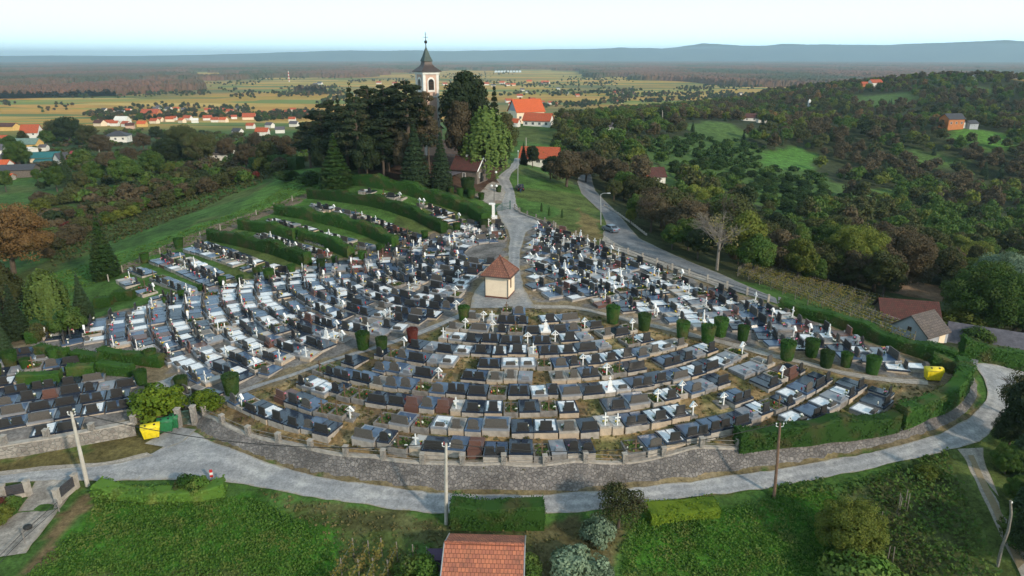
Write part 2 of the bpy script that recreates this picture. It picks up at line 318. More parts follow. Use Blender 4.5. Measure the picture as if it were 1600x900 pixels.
# ------------------------------------------------------------------ ground
def graded(a, b, step, far_lo, far_hi, gr=1.045, mx=1e9):
    c = list(np.arange(a, b+1e-6, step)); s = step; x = a
    lo = []
    while x > far_lo: s = min(s*gr, mx); x -= s; lo.append(x)
    s = step; x = b; hi = []
    while x < far_hi: s = min(s*gr, mx); x += s; hi.append(x)
    return np.array(lo[::-1]+c+hi)
gx = graded(-72, 62, .6, -24000, 24000); gy = graded(40, 112, .6, -60, 24500, 1.03)
GX, GY = np.meshgrid(gx, gy); GZ = H(GX, GY)
def vnoise(x, y, s, seed=0):
    """smooth value noise"""
    x = np.asarray(x)/s; y = np.asarray(y)/s; xi = np.floor(x).astype(np.int64); yi = np.floor(y).astype(np.int64); fx = x-xi; fy = y-yi
    def h(a, b):
        n = (a*374761393+b*668265263+seed*1274126177) & 0x7fffffff; n = ((n ^ (n >> 13))*1274126177) & 0x7fffffff
        return ((n ^ (n >> 16)) & 0xffff)/65535.
    fx = fx*fx*(3-2*fx); fy = fy*fy*(3-2*fy)
    return (h(xi,yi)*(1-fx)+h(xi+1,yi)*fx)*(1-fy)+(h(xi,yi+1)*(1-fx)+h(xi+1,yi+1)*fx)*fy
GZ += (vnoise(GX, GY, 3.0, 5)-.5)*.12*(np.hypot(GX, GY) < 400)*(~inpoly(GX, GY, INP))
F_px = [(303,662),(340,640),(400,612),(425,606),(455,594),(480,583),(528,565),(578,552),(652,530),(728,498),(735,484),(835,484),(900,487),(1000,513),(1070,528),(1200,561),(1330,594),(1440,606),
 (1500,604),(1500,622),(1400,655),(1290,682),(1150,700),(1090,708),(970,722),(850,737),(780,738),(710,732),(580,716),(460,692),(400,678),(345,655)]
RL_px = [(300,645),(335,628),(395,602),(450,582),(525,552),(575,540),(648,516),(718,488),(728,476),(742,452),(752,436),(785,412),(792,395),(793,372),(788,352),(745,354),(640,377),(560,403),(400,437),(270,464),(215,482),(120,510),(62,530),(60,540),(150,548),(250,560),(255,590),(275,610)]
LL_px = [(-90,714),(0,700),(110,684),(209,665),(208,620),(225,590),(150,562),(60,545),(-80,545)]
RR_px = [(828,462),(815,445),(818,430),(812,405),(818,375),(824,352),(850,350),(880,362),(940,386),(1040,424),(1140,457),(1210,482),(1300,512),(1400,553),(1465,585),(1440,588),(1330,578),(1200,547),(1070,514),(1000,498),(900,474),(850,470)]
FW_, RLW, LLW, RRW = [[p[:2] for p in G(l)] for l in (F_px, RL_px, LL_px, RR_px)]
def pxpoly(l): return [p[:2] for p in G(l)]
jx = GX+(vnoise(GX, GY, 2.5, 1)-.5)*2.2; jy = GY+(vnoise(GX, GY, 2.5, 2)-.5)*2.2
col = np.empty(GX.shape+(3,)); col[:] = (.052,.105,.024)
def zone(poly, c, soft=False): col[inpoly(jx, jy, poly)] = c
def blend(m, c, f): col[m] = col[m]*(1-f)+np.array(c)*f
RD = np.hypot(GX, GY)
# drier and greener patches
n1 = vnoise(GX, GY, 9, 11); col *= (.8+.45*n1)[..., None]
blend((vnoise(GX, GY, 14, 12) > .6), (.10,.095,.035), .45)
woodL = pxpoly([(60,400),(60,300),(90,285),(20,262),(0,225),(110,195),(250,200),(380,212),(500,222),(500,262),(430,275),(330,300),(200,345)])
zone(woodL, (.040,.055,.020)); blend(inpoly(GX, GY, woodL) & (vnoise(GX, GY, 12, 33) > .6), (.06,.13,.03), .6)
woodR = pxpoly([(905,292),(945,330),(1010,385),(1080,418),(1150,437),(1250,462),(1330,492),(1380,520),(1480,545),(1600,575),(1700,580),(1700,150),(1600,126),(1450,122),(1300,135),(1150,150),(1000,168),(900,185),(865,215),(850,262)])
zone(pxpoly([(303,664),(322,684),(360,700),(400,711),(500,741),(575,752),(640,761),(700,767),(780,770),(862,769),(925,761),(1000,754),(1100,741),(1200,728),(1290,712),(1380,697),(1462,673),(1512,647),(1534,623),(1550,640),(1530,660),(1464,686),(1380,710),(1200,745),(1000,775),(862,785),(700,785),(575,770),(400,725),(320,700)]), (.15,.12,.065)); zone(woodR, (.040,.048,.022))
clear_px = [[(985,222),(1100,205),(1200,235),(1290,275),(1330,310),(1240,345),(1140,300),(1060,280)],[(1190,262),(1192,240),(1232,228),(1275,240),(1272,265)],
 [(1480,205),(1520,200),(1575,212),(1580,232),(1500,228)],[(1395,428),(1440,440),(1482,452),(1472,482),(1420,470),(1398,462)],[(1508,142),(1535,135),(1555,142),(1540,150)],[(1380,455),(1490,475),(1500,520),(1380,520)]]
clear_px += [[(1060,196),(1130,190),(1180,212),(1120,224)],[(1290,283),(1400,298),(1425,320),(1300,306)],[(1130,328),(1250,350),(1245,368),(1120,346)],[(1330,150),(1420,145),(1440,160),(1340,168)],[(1000,240),(1045,270),(1090,318),(1050,318),(1000,268)],[(1420,235),(1500,250),(1510,268),(1430,258)]]
clears = [pxpoly(l) for l in clear_px]
[zone(c_, (.075,.125,.034)) for c_ in clears[6:]]; zone(clears[0], (.06,.105,.028)); zone(clears[1], (.07,.16,.03)); zone(clears[2], (.08,.17,.03)); zone(clears[3], (.17,.11,.07)); zone(clears[4], (.09,.15,.03)); zone(clears[5], (.06,.08,.03))
zone(pxpoly([(520,300),(560,270),(600,225),(760,215),(790,260),(765,300),(700,300),(620,282),(560,278)]), (.075,.045,.032))
zone(pxpoly([(740,308),(780,282),(800,300),(795,318),(765,322)]), (.22,.17,.14))
zone(pxpoly([(905,340),(900,322),(930,345),(945,368),(935,382),(900,365)]), (.15,.12,.05))
zone(INP, (.17,.135,.085)); zone(FW_, (.20,.135,.065)); m = inpoly(GX, GY, FW_)
blend(m & (vnoise(GX, GY, 2.2, 21) > .62), (.085,.10,.035), .75); blend(m & (vnoise(GX, GY, 1.3, 22) > .66), (.36,.27,.14), .6); blend(m & (vnoise(GX, GY, 3.3, 23) > .66), (.12,.085,.055), .7)
for w in (RLW, RRW, LLW): zone(w, (.15,.14,.135))
blend(inpoly(GX, GY, RRW) & (vnoise(GX, GY, 3, 24) > .6), (.22,.16,.09), .7)
zone(pxpoly([(0,718),(100,703),(222,680),(255,690),(257,700),(240,710),(175,727),(62,737),(0,744),(-60,745),(-60,730)]), (.10,.085,.035))
zone(pxpoly([(20,900),(85,825),(125,785),(150,768),(165,775),(135,805),(40,900)]), (.115,.085,.045))
zone(pxpoly([(420,768),(560,793),(700,808),(850,828),(960,812),(965,830),(958,900),(700,860),(560,835),(480,800)]), (.080,.085,.034))
zone(pxpoly([(830,828),(960,815),(955,900),(830,900)]), (.095,.085,.040))
for l in ([(160,765),(400,778),(520,845),(540,900),(60,900),(140,805)],[(968,900),(975,812),(1010,798),(1200,778),(1290,765),(1330,830),(1320,900)]): zone(pxpoly(l), (.045,.125,.016))
zone(pxpoly([(1330,850),(1300,780),(1400,750),(1480,725),(1500,800),(1540,900),(1350,900)]), (.07,.085,.032))
for l in ([(60,435),(200,385),(400,320),(470,270),(500,265),(520,300),(330,372),(180,430),(40,470)],): zone(pxpoly(l), (.055,.125,.024))
zone(pxpoly([(90,415),(260,350),(330,330),(300,352),(180,395),(110,425)]), (.042,.088,.020))
zone(pxpoly([(400,300),(460,265),(500,262),(510,300),(420,325),(350,350)]), (.070,.145,.028))
zone(pxpoly([(170,425),(250,385),(340,350),(480,300),(488,305),(330,372),(240,400),(185,432)]), (.16,.12,.085))
gme = bpy.data.meshes.new('ground'); ny, nx = GX.shape
gme.vertices.add(nx*ny); gme.vertices.foreach_set('co', np.stack([GX, GY, GZ], -1).astype(np.float32).ravel())
i0 = (np.arange(ny-1)[:, None]*nx+np.arange(nx-1)).ravel(); Qg = np.stack([i0, i0+1, i0+nx+1, i0+nx], 1)
gme.loops.add(Qg.size); gme.loops.foreach_set('vertex_index', Qg.astype(np.int32).ravel()); gme.polygons.add(len(Qg)); gme.polygons.foreach_set('loop_start', (np.arange(len(Qg))*4).astype(np.int32))
gme.polygons.foreach_set('use_smooth', np.ones(len(Qg), bool)); gme.update(calc_edges=True)
ca = gme.color_attributes.new('surface', 'FLOAT_COLOR', 'POINT'); far = sst(600, 900, RD)*(1-inpoly(GX, GY, woodR))
ca.data.foreach_set('color', np.concatenate([col, far[..., None]], -1).astype(np.float32).ravel())
m, N, L, B = newmat('ground_cover'); B.inputs['Roughness'].default_value = .95; B.inputs['Specular IOR Level'].default_value = .1
at = N.new('ShaderNodeAttribute'); at.attribute_name = 'surface'; tc = N.new('ShaderNodeTexCoord')
def noise_(s, d=8, r=.7, vec=None):
    n = N.new('ShaderNodeTexNoise'); n.inputs['Scale'].default_value = s; n.inputs['Detail'].default_value = d; n.inputs['Roughness'].default_value = r; L.new(vec or tc.outputs['Object'], n.inputs['Vector']); return n
def mixc(f, a, b, bt='MIX'):
    x = N.new('ShaderNodeMix'); x.data_type = 'RGBA'; x.blend_type = bt
    for s_, k in ((f, 'Factor'), (a, 'A'), (b, 'B')):
        if hasattr(s_, 'links'): L.new(s_, x.inputs[k])
        else: x.inputs[k].default_value = s_ if k == 'Factor' else (*s_, 1)
    return x.outputs['Result']
def mrange(v, a, b, c, d):
    r = N.new('ShaderNodeMapRange'); L.new(v, r.inputs['Value'])
    for k, x in zip(('From Min','From Max','To Min','To Max'), (a, b, c, d)): r.inputs[k].default_value = x
    return r.outputs['Result']
fine = noise_(2.6, 8, .75); mid = noise_(.35, 5, .6)
v1 = N.new('ShaderNodeMath'); v1.operation = 'MULTIPLY'; L.new(mrange(fine.outputs['Fac'], .3, .7, .42, 1.65), v1.inputs[0]); L.new(mrange(mid.outputs['Fac'], .35, .65, .62, 1.35), v1.inputs[1])
vm = N.new('ShaderNodeVectorMath'); vm.operation = 'SCALE'; L.new(at.outputs['Color'], vm.inputs[0]); L.new(v1.outputs[0], vm.inputs['Scale'])
# far fields: stubble, maize, vine and meadow strips, golden sunlight put into their colours
mp = N.new('ShaderNodeMapping'); mp.inputs['Scale'].default_value = (1/230., 1/48., 1); mp.inputs['Rotation'].default_value = (0, 0, R(14)); L.new(tc.outputs['Object'], mp.inputs['Vector'])
vo = N.new('ShaderNodeTexVoronoi'); vo.voronoi_dimensions = '2D'; vo.inputs['Scale'].default_value = 1; L.new(mp.outputs[0], vo.inputs['Vector'])
sp = N.new('ShaderNodeSeparateColor'); L.new(vo.outputs['Color'], sp.inputs[0])
rp = N.new('ShaderNodeValToRGB'); L.new(sp.outputs[0], rp.inputs['Fac']); rp.color_ramp.interpolation = 'CONSTANT'
e = rp.color_ramp.elements; e[0].color = (.44,.24,.045,1); e[1].position = .16; e[1].color = (.52,.27,.055,1)
for p_, c_ in ((.32,(.42,.26,.04,1)),(.46,(.17,.22,.05,1)),(.58,(.48,.30,.07,1)),(.68,(.28,.27,.06,1)),(.78,(.11,.16,.045,1)),(.9,(.58,.38,.11,1))): x_ = e.new(p_); x_.color = c_
big = noise_(.0014, 3, .5)
farc = mixc(mrange(big.outputs['Fac'], .50, .62, 0, .8), rp.outputs['Color'], (.10,.11,.045)); farc = mixc(mrange(noise_(.02,5,.6).outputs['Fac'], .35, .65, 0, .35), farc, (.16,.15,.06))
fin = mixc(at.outputs['Alpha'], vm.outputs[0], farc); L.new(fin, B.inputs['Base Color'])
bp = N.new('ShaderNodeBump'); bp.inputs['Strength'].default_value = .5; bp.inputs['Distance'].default_value = .12; L.new(fine.outputs['Fac'], bp.inputs['Height']); L.new(bp.outputs['Normal'], B.inputs['Normal'])
gme.materials.append(m); kind(link('ground', gme), 'structure')
# ------------------------------------------------------------------ roads and paths
def resample(P, n):
    P = np.array([p[:2] for p in P], float); s = np.concatenate([[0], np.cumsum(np.hypot(*np.diff(P, axis=0).T))]); t = np.linspace(0, s[-1], n)
    return np.stack([np.interp(t, s, P[:,0]), np.interp(t, s, P[:,1])], 1)
def strip(name, A, B_, m_, z=.05, n=80, w=5, kindv='structure', rag=.0):
    n = max(n, 8); A = resample(A, n); B_ = resample(B_, n); A[1:-1] = smooth(A, 2)[1:-1]; B_[1:-1] = smooth(B_, 2)[1:-1]
    if rag:
        A = A+(np.random.default_rng(3).random((n, 2))-.5)*rag; B_ = B_+(np.random.default_rng(4).random((n, 2))-.5)*rag
    P = np.stack([A+(B_-A)*(k/(w-1)) for k in range(w)], 1); Z = Hout(P[...,0], P[...,1]).reshape(n, w) if name == 'road' else H(P[...,0], P[...,1]); Z = Z+z
    V = np.concatenate([P, Z[..., None]], -1).reshape(-1, 3); Q = [(i*w+k, i*w+k+1, (i+1)*w+k+1, (i+1)*w+k) for i in range(n-1) for k in range(w-1)]
    Gm = Geo().add(V, Q); o = Gm.obj(name, m_, None, True); kind(o, kindv); return o
def roadmat(name, a, b, tr, s=1.):
    m, N_, L_, B_ = newmat(name); B_.inputs['Roughness'].default_value = .9; B_.inputs['Specular IOR Level'].default_value = .25
    tc_ = N_.new('ShaderNodeTexCoord'); n1_ = N_.new('ShaderNodeTexNoise'); n1_.inputs['Scale'].default_value = .35*s; n1_.inputs['Detail'].default_value = 8; n1_.inputs['Roughness'].default_value = .65; L_.new(tc_.outputs['Object'], n1_.inputs['Vector'])
    n2_ = N_.new('ShaderNodeTexNoise'); n2_.inputs['Scale'].default_value = 6; n2_.inputs['Detail'].default_value = 6; L_.new(tc_.outputs['Object'], n2_.inputs['Vector'])
    r_ = N_.new('ShaderNodeValToRGB'); r_.color_ramp.elements[0].position = .35; r_.color_ramp.elements[0].color = (*a, 1); r_.color_ramp.elements[1].position = .66; r_.color_ramp.elements[1].color = (*b, 1); x = r_.color_ramp.elements.new(.52); x.color = (*tr, 1)
    L_.new(n1_.outputs['Fac'], r_.inputs['Fac'])
    def mr2(v, a_, b_, c_, d_):
        q = N_.new('ShaderNodeMapRange'); L_.new(v, q.inputs['Value'])
        for k_, x_ in zip(('From Min','From Max','To Min','To Max'), (a_, b_, c_, d_)): q.inputs[k_].default_value = x_
        return q.outputs['Result']
    def mul(a_, b_, op='MULTIPLY'):
        q = N_.new('ShaderNodeMath'); q.operation = op
        for i_, x_ in enumerate((a_, b_)):
            if hasattr(x_, 'links'): L_.new(x_, q.inputs[i_])
            else: q.inputs[i_].default_value = x_
        return q.outputs[0]
    uv_ = N_.new('ShaderNodeUVMap'); sx_ = N_.new('ShaderNodeSeparateXYZ'); L_.new(uv_.outputs[0], sx_.inputs[0]); wob = mul(mul(n1_.outputs['Fac'], .5, 'SUBTRACT'), .35); ac = mul(sx_.outputs['X'], wob, 'ADD')
    wv = N_.new('ShaderNodeMath'); wv.operation = 'COSINE'; L_.new(mul(mul(ac, .5, 'SUBTRACT'), 12.57), wv.inputs[0]); band = mr2(wv.outputs[0], -1, 1, .88, 1.10)
    n3_ = N_.new('ShaderNodeTexNoise'); n3_.inputs['Scale'].default_value = 1.4*s; n3_.inputs['Detail'].default_value = 10; n3_.inputs['Roughness'].default_value = .8; L_.new(tc_.outputs['Object'], n3_.inputs['Vector'])
    f_ = mul(mul(mr2(n2_.outputs['Fac'], .3, .7, .8, 1.14), band), mr2(n3_.outputs['Fac'], .35, .65, .82, 1.16))
    vc = N_.new('ShaderNodeTexVoronoi'); vc.feature = 'DISTANCE_TO_EDGE'; vc.inputs['Scale'].default_value = .55; wp = N_.new('ShaderNodeVectorMath'); wp.operation = 'ADD'; L_.new(tc_.outputs['Object'], wp.inputs[0]); L_.new(n3_.outputs['Color'], wp.inputs[1]); L_.new(wp.outputs[0], vc.inputs['Vector'])
    f_ = mul(f_, mr2(vc.outputs['Distance'], .0, .018, .72, 1.0)); sc_ = N_.new('ShaderNodeVectorMath'); sc_.operation = 'SCALE'; L_.new(r_.outputs['Color'], sc_.inputs[0]); L_.new(f_, sc_.inputs['Scale'])
    ed = mul(mul(mul(sx_.outputs['X'], .5, 'SUBTRACT'), 0, 'ADD'), 1); ab = N_.new('ShaderNodeMath'); ab.operation = 'ABSOLUTE'; L_.new(ed, ab.inputs[0]); ee = mul(ab.outputs[0], mul(mul(n3_.outputs['Fac'], .5, 'SUBTRACT'), .5), 'ADD')
    mx_ = N_.new('ShaderNodeMix'); mx_.data_type = 'RGBA'; L_.new(mr2(ee, .43, .52, 0, .85), mx_.inputs['Factor']); L_.new(sc_.outputs[0], mx_.inputs['A']); mx_.inputs['B'].default_value = (.23,.19,.125,1); L_.new(mx_.outputs['Result'], B_.inputs['Base Color'])
    return m
roadmat('asphalt_worn', (.24,.245,.26), (.38,.375,.37), (.30,.30,.31)); roadmat('asphalt_dark', (.12,.13,.15), (.20,.20,.21), (.16,.165,.175)); roadmat('gravel_pale', (.24,.215,.19), (.38,.345,.30), (.31,.28,.25), 3)
roadmat('path_concrete', (.22,.22,.23), (.36,.34,.32), (.28,.28,.285)); roadmat('driveway_concrete', (.19,.17,.15), (.36,.325,.29), (.28,.255,.23), 2)
roadmat('dry_verge', (.19,.13,.07), (.12,.12,.05), (.26,.19,.11), 3)
lowE = G([(-90,765),(0,753),(120,750),(160,752),(262,749),(332,751),(400,760),(500,780),(625,796),(700,802),(780,803),(852,801),(940,797),(1007,784),(1112,773),(1200,762),(1275,748),(1425,718),(1487,702),(1500,714),(1535,722),(1550,700),(1565,672),(1600,640),(1680,615)])
upE = G([(-90,752),(0,743),(62,735),(175,727),(237,711),(255,700),(270,690),(298,676),(322,688),(360,703),(400,716),(500,746),(575,757),(640,766),(700,771),(780,774),(862,773),(925,768),(1000,762),(1100,748),(1200,735),(1290,718),(1380,703),(1464,679),(1517,651),(1539,626),(1541,606),(1530,592),(1520,580),(1540,570),(1600,580),(1680,585)])
# front lane as a sheet between its two edges, matched along its length
def lane(name, pairs, m_, **k):
    A = G([p[0] for p in pairs]); B_ = G([p[1] for p in pairs]); return strip(name, A, B_, m_, **k)
def pair_strip(name, pairs, m_, z=.05, step=.6, w=7, hf=None):
    A = [np.array(gf(hf or H, *p[0])) for p in pairs]; B_ = [np.array(gf(hf or H, *p[1])) for p in pairs]; PA, PB = [], []
    for i in range(len(A)-1):
        n = max(2, int(max(np.linalg.norm(A[i+1]-A[i]), np.linalg.norm(B_[i+1]-B_[i]))/step))
        for k in range(n): t = k/n; PA.append(A[i]+(A[i+1]-A[i])*t); PB.append(B_[i]+(B_[i+1]-B_[i])*t)
    PA.append(A[-1]); PB.append(B_[-1]); PA = smooth(np.array(PA), 4); PB = smooth(np.array(PB), 4); n = len(PA)
    rr = np.random.default_rng(len(PA)); jit = np.convolve(np.pad(rr.random(n)-.4, 1, 'edge'), [.25,.5,.25], 'valid')[:, None]*.3
    P = np.stack([PA+(PB-PA)*(k/(w-1)) for k in range(w)], 1)[..., :2]; d = PB-PA; d = d[:, :2]/(np.linalg.norm(d[:, :2], axis=1)[:, None]+1e-6); P[:, 0] -= d*jit; P[:, -1] += d*np.convolve(np.pad(rr.random(n)-.4, 1, 'edge'), [.25,.5,.25], 'valid')[:, None]*.3
    Z = (hf or H)(P[..., 0].ravel(), P[..., 1].ravel()).reshape(n, w)+z; V = np.concatenate([P, Z[..., None]], -1).reshape(-1, 3)
    Q = [(i*w+k, i*w+k+1, (i+1)*w+k+1, (i+1)*w+k) for i in range(n-1) for k in range(w-1)]
    o = Geo().add(V, Q).obj(name, m_, None, True); me = o.data; sl_ = np.concatenate([[0], np.cumsum(np.linalg.norm(np.diff(PA[:, :2]+PB[:, :2], axis=0), axis=1)/2)]); vi = np.array(Q).ravel(); ul = me.uv_layers.new(name='UVMap'); ul.data.foreach_set('uv', np.stack([(vi % w)/(w-1), sl_[vi//w]], 1).astype(np.float32).ravel())
    return kind(o, 'structure')
pair_strip('road', [((-90,767),(-90,753)),((0,755),(0,743)),((62,752),(62,735)),((120,751),(175,727)),((160,753),(237,711)),((215,751),(255,699)),((262,750),(280,686)),((332,752),(302,672)),((370,755),(326,690)),((420,764),(395,715)),
 ((500,780),(500,747)),((625,797),(640,767)),((700,803),(700,772)),((780,804),(780,775)),((852,802),(862,774)),((940,798),(925,769)),((1007,785),(1000,763)),((1112,774),(1100,750)),((1200,763),(1200,737)),((1275,749),(1290,720)),
 ((1425,718),(1380,705)),((1487,702),(1464,681)),((1535,690),(1517,653)),((1555,665),(1541,628)),((1580,640),(1543,606)),((1600,620),(1533,585)),((1640,610),(1520,568)),((1700,605),(1600,574)),((1780,600),(1700,578))], 'asphalt_worn', .06, hf=Hout)
pair_strip('track', [((1497,702),(1534,700)),((1510,722),(1537,722)),((1530,765),(1550,755)),((1550,810),(1570,800)),((1575,860),(1592,850)),((1598,905),(1615,895))], 'gravel_pale', .045)
strip('grass_strip', G([(1512,712),(1527,748),(1548,792),(1572,845),(1590,890)]), G([(1521,712),(1536,745),(1558,788),(1580,838),(1600,880)]), 'dry_verge', .075, 40, 3)
pair_strip('driveway', [((2,835),(86,845)),((30,800),(92,795)),((48,772),(120,762)),((55,752),(123,751))][1:]+[], 'driveway_concrete', .05)
pair_strip('forecourt', [((-60,880),(40,865)),((-20,835),(60,838)),((28,802),(92,796))], 'driveway_concrete', .05)
pair_strip('road', [((1215,476),(1212,466)),((1140,453),(1160,444)),((1090,436),(1120,426)),((1040,419),(1070,406)),((985,398),(1030,388)),((945,377),(1000,374)),((942,366),(988,361)),((948,352),(975,345)),((940,332),(957,325)),((925,318),(943,312)),((908,302),(930,298)),((902,285),(925,280)),((905,265),(922,262)),((915,250),(928,248))], 'asphalt_dark', .06)
pair_strip('road', [((1216,474),(1216,464)),((1300,503),(1306,497)),((1400,543),(1412,536)),((1480,566),(1492,555)),((1525,578),(1530,560))], 'asphalt_dark', .06)
pair_strip('parking_strip', [((1130,452),(1148,448)),((1060,427),(1092,430)),((1000,405),(1045,412)),((950,388),(1000,398)),((940,378),(972,386)),((944,368),(955,376))], 'gravel_pale', .09)
pair_strip('path', [((796,412),(812,412)),((794,395),(812,395)),((797,378),(817,378)),((795,362),(822,362)),((785,348),(850,352)),((778,335),(835,342)),((775,326),(812,330)),((783,318),(806,318)),((790,300),(804,300)),((782,290),(800,290)),((775,280),(795,280)),((783,272),(800,270)),((797,262),(810,262)),((802,254),(814,254)),((804,247),(812,247))], 'path_concrete', .05)
pair_strip('path', [((735,482),(838,482)),((738,468),(828,468)),((746,450),(818,450)),((760,436),(815,436)),((788,420),(812,420)),((796,405),(812,405))], 'path_concrete', .055)
pair_strip('path', [((292,664),(318,664)),((295,650),(325,648)),((316,636),(338,636)),((348,620),(370,619)),((390,604),(406,604)),((449,587),(460,588)),((483,574),(491,576)),((527,558),(531,561)),((577,544),(581,548)),((644,522),(651,526)),((704,498),(714,500)),((728,484),(745,486))], 'path_concrete', .05)
pair_strip('path', [((832,477),(836,483)),((900,478),(900,483)),((1000,502),(999,507)),((1070,518),(1069,524)),((1150,537),(1148,543)),((1200,552),(1198,557)),((1330,583),(1328,589)),((1400,592),(1400,600)),((1450,594),(1450,602))], 'gravel_pale', .05)
pair_strip('path', [((262,592),(275,585)),((235,600),(262,600)),((245,615),(285,618)),((300,640),(320,632))], 'path_concrete', .05)
pair_strip('forecourt', [((745,308),(768,322)),((755,296),(786,316)),((762,288),(790,300)),((770,284),(785,288))], 'gravel_pale', .045)
pair_strip('forecourt', [((226,694),(262,700)),((250,680),(292,692)),((276,667),(306,672))], 'path_concrete', .075, hf=Hout)
pair_strip('verge', [((-60,745),(-60,750)),((0,738),(0,743.5)),((62,731),(62,736)),((175,722),(175,728)),((230,708),(238,712))], 'gravel_pale', .075)
# ------------------------------------------------------------------ retaining wall, coping, posts
def stonemat(name, a, b, mortar, s):
    m, N_, L_, B_ = newmat(name); B_.inputs['Roughness'].default_value = .9
    tc_ = N_.new('ShaderNodeTexCoord'); v_ = N_.new('ShaderNodeTexVoronoi'); v_.feature = 'DISTANCE_TO_EDGE'; v_.inputs['Scale'].default_value = s; L_.new(tc_.outputs['Object'], v_.inputs['Vector'])
    v2 = N_.new('ShaderNodeTexVoronoi'); v2.inputs['Scale'].default_value = s; L_.new(tc_.outputs['Object'], v2.inputs['Vector']); s_ = N_.new('ShaderNodeSeparateColor'); L_.new(v2.outputs['Color'], s_.inputs[0])
    m1 = N_.new('ShaderNodeMix'); m1.data_type = 'RGBA'; m1.inputs['A'].default_value = (*a, 1); m1.inputs['B'].default_value = (*b, 1); L_.new(s_.outputs[0], m1.inputs['Factor'])
    mr_ = N_.new('ShaderNodeMapRange'); mr_.inputs['From Min'].default_value = .02; mr_.inputs['From Max'].default_value = .09; L_.new(v_.outputs['Distance'], mr_.inputs['Value'])
    m2 = N_.new('ShaderNodeMix'); m2.data_type = 'RGBA'; m2.inputs['A'].default_value = (*mortar, 1); L_.new(mr_.outputs['Result'], m2.inputs['Factor']); L_.new(m1.outputs['Result'], m2.inputs['B'])
    nz_ = N_.new('ShaderNodeTexNoise'); nz_.inputs['Scale'].default_value = .5; nz_.inputs['Detail'].default_value = 6; L_.new(tc_.outputs['Object'], nz_.inputs['Vector']); r3 = N_.new('ShaderNodeMapRange'); r3.inputs['From Min'].default_value = .3; r3.inputs['From Max'].default_value = .7; r3.inputs['To Min'].default_value = .65; r3.inputs['To Max'].default_value = 1.25
    L_.new(nz_.outputs['Fac'], r3.inputs['Value']); m3 = N_.new('ShaderNodeMix'); m3.data_type = 'RGBA'; m3.blend_type = 'MULTIPLY'; m3.inputs['Factor'].default_value = 1; L_.new(m2.outputs['Result'], m3.inputs['A']); L_.new(r3.outputs['Result'], m3.inputs['B'])
    L_.new(m3.outputs['Result'], B_.inputs['Base Color']); bp_ = N_.new('ShaderNodeBump'); bp_.inputs['Strength'].default_value = 1; bp_.inputs['Distance'].default_value = .08; L_.new(mr_.outputs['Result'], bp_.inputs['Height']); L_.new(bp_.outputs['Normal'], B_.inputs['Normal'])
stonemat('stone_revetment', (.11,.10,.10), (.22,.20,.19), (.17,.155,.145), 3.3); stonemat('stone_wall', (.20,.175,.16), (.34,.31,.28), (.36,.34,.31), 2.4)
tan = np.gradient(foot[:, :2], axis=0); tan /= np.linalg.norm(tan, axis=1)[:, None]; nin = np.stack([-tan[:,1], tan[:,0]], 1)
top = foot[:, :2]+nin*(WW+.05); topz = Hin(top[:,0], top[:,1]); footz = Hout(foot[:,0], foot[:,1])
wall = empty('retaining_wall', (0, foot[len(foot)//2,1], 0)); wy = wall.location.y
gwl = Geo(); n = len(foot); rows = 7; V = []
for i in range(n):
    for k in range(rows):
        t = k/(rows-1); p = foot[i,:2]*(1-t)+top[i]*t-nin[i]*.12; V.append((p[0], p[1]-wy, (footz[i]-.1)*(1-t)+(topz[i]+.16)*t))
gwl.add(V, [(i*rows+k, (i+1)*rows+k, (i+1)*rows+k+1, i*rows+k+1) for i in range(n-1) for k in range(rows-1)]); gwl.obj('stone_face', 'stone_revetment', wall)
cp = Geo(); 
for i in range(n-1):
    a, b = top[i]-nin[i]*.15, top[i+1]-nin[i+1]*.15; c, d = top[i]+nin[i]*.25, top[i+1]+nin[i+1]*.25; z1, z2 = topz[i], topz[i+1]
    cp.add([(a[0],a[1]-wy,z1+.05),(b[0],b[1]-wy,z2+.05),(d[0],d[1]-wy,z2+.05),(c[0],c[1]-wy,z1+.05),(a[0],a[1]-wy,z1+.3),(b[0],b[1]-wy,z2+.3),(d[0],d[1]-wy,z2+.3),(c[0],c[1]-wy,z1+.3)],
           [(4,5,6,7),(0,1,5,4),(3,7,6,2)])
cp.obj('coping', 'concrete', wall); reg(wall, 'wall', 'long sloping retaining wall of dark rubble stone', 'curving along the front lane')
# posts and rails
fence = empty('cemetery_fence', (0, wy, 0)); reg(fence, 'fence', 'low fence of stone pillars and thin rails', 'standing on top of the sloping stone wall')
s = np.concatenate([[0], np.cumsum(np.linalg.norm(np.diff(top, axis=0), axis=1))]); npost = int(s[-1]/3.5); pp = []
pm = Geo().box((0,0,.46), (.42,.42,.92)).box((0,0,.95), (.48,.48,.07), 1).mesh('pillar', ['stone_wall', 'concrete'])
for k in range(npost+1):
    t = s[-1]*k/npost; x = np.interp(t, s, top[:,0]); y = np.interp(t, s, top[:,1]); z = np.interp(t, s, topz)+.2; a = math.atan2(np.interp(t, s, tan[:,1]), np.interp(t, s, tan[:,0]))
    o = link('pillar', pm, fence, (x, y-wy, z)); o.rotation_euler = (0,0,a); pp.append((x, y-wy, z))
rl = Geo()
for a, b in zip(pp[:-1], pp[1:]):
    for hh in (.35, .75): rl.tube([(a[0],a[1],a[2]+hh), (b[0],b[1],b[2]+hh)], .028, 4)
rl.obj('rail', 'concrete_dark', fence)
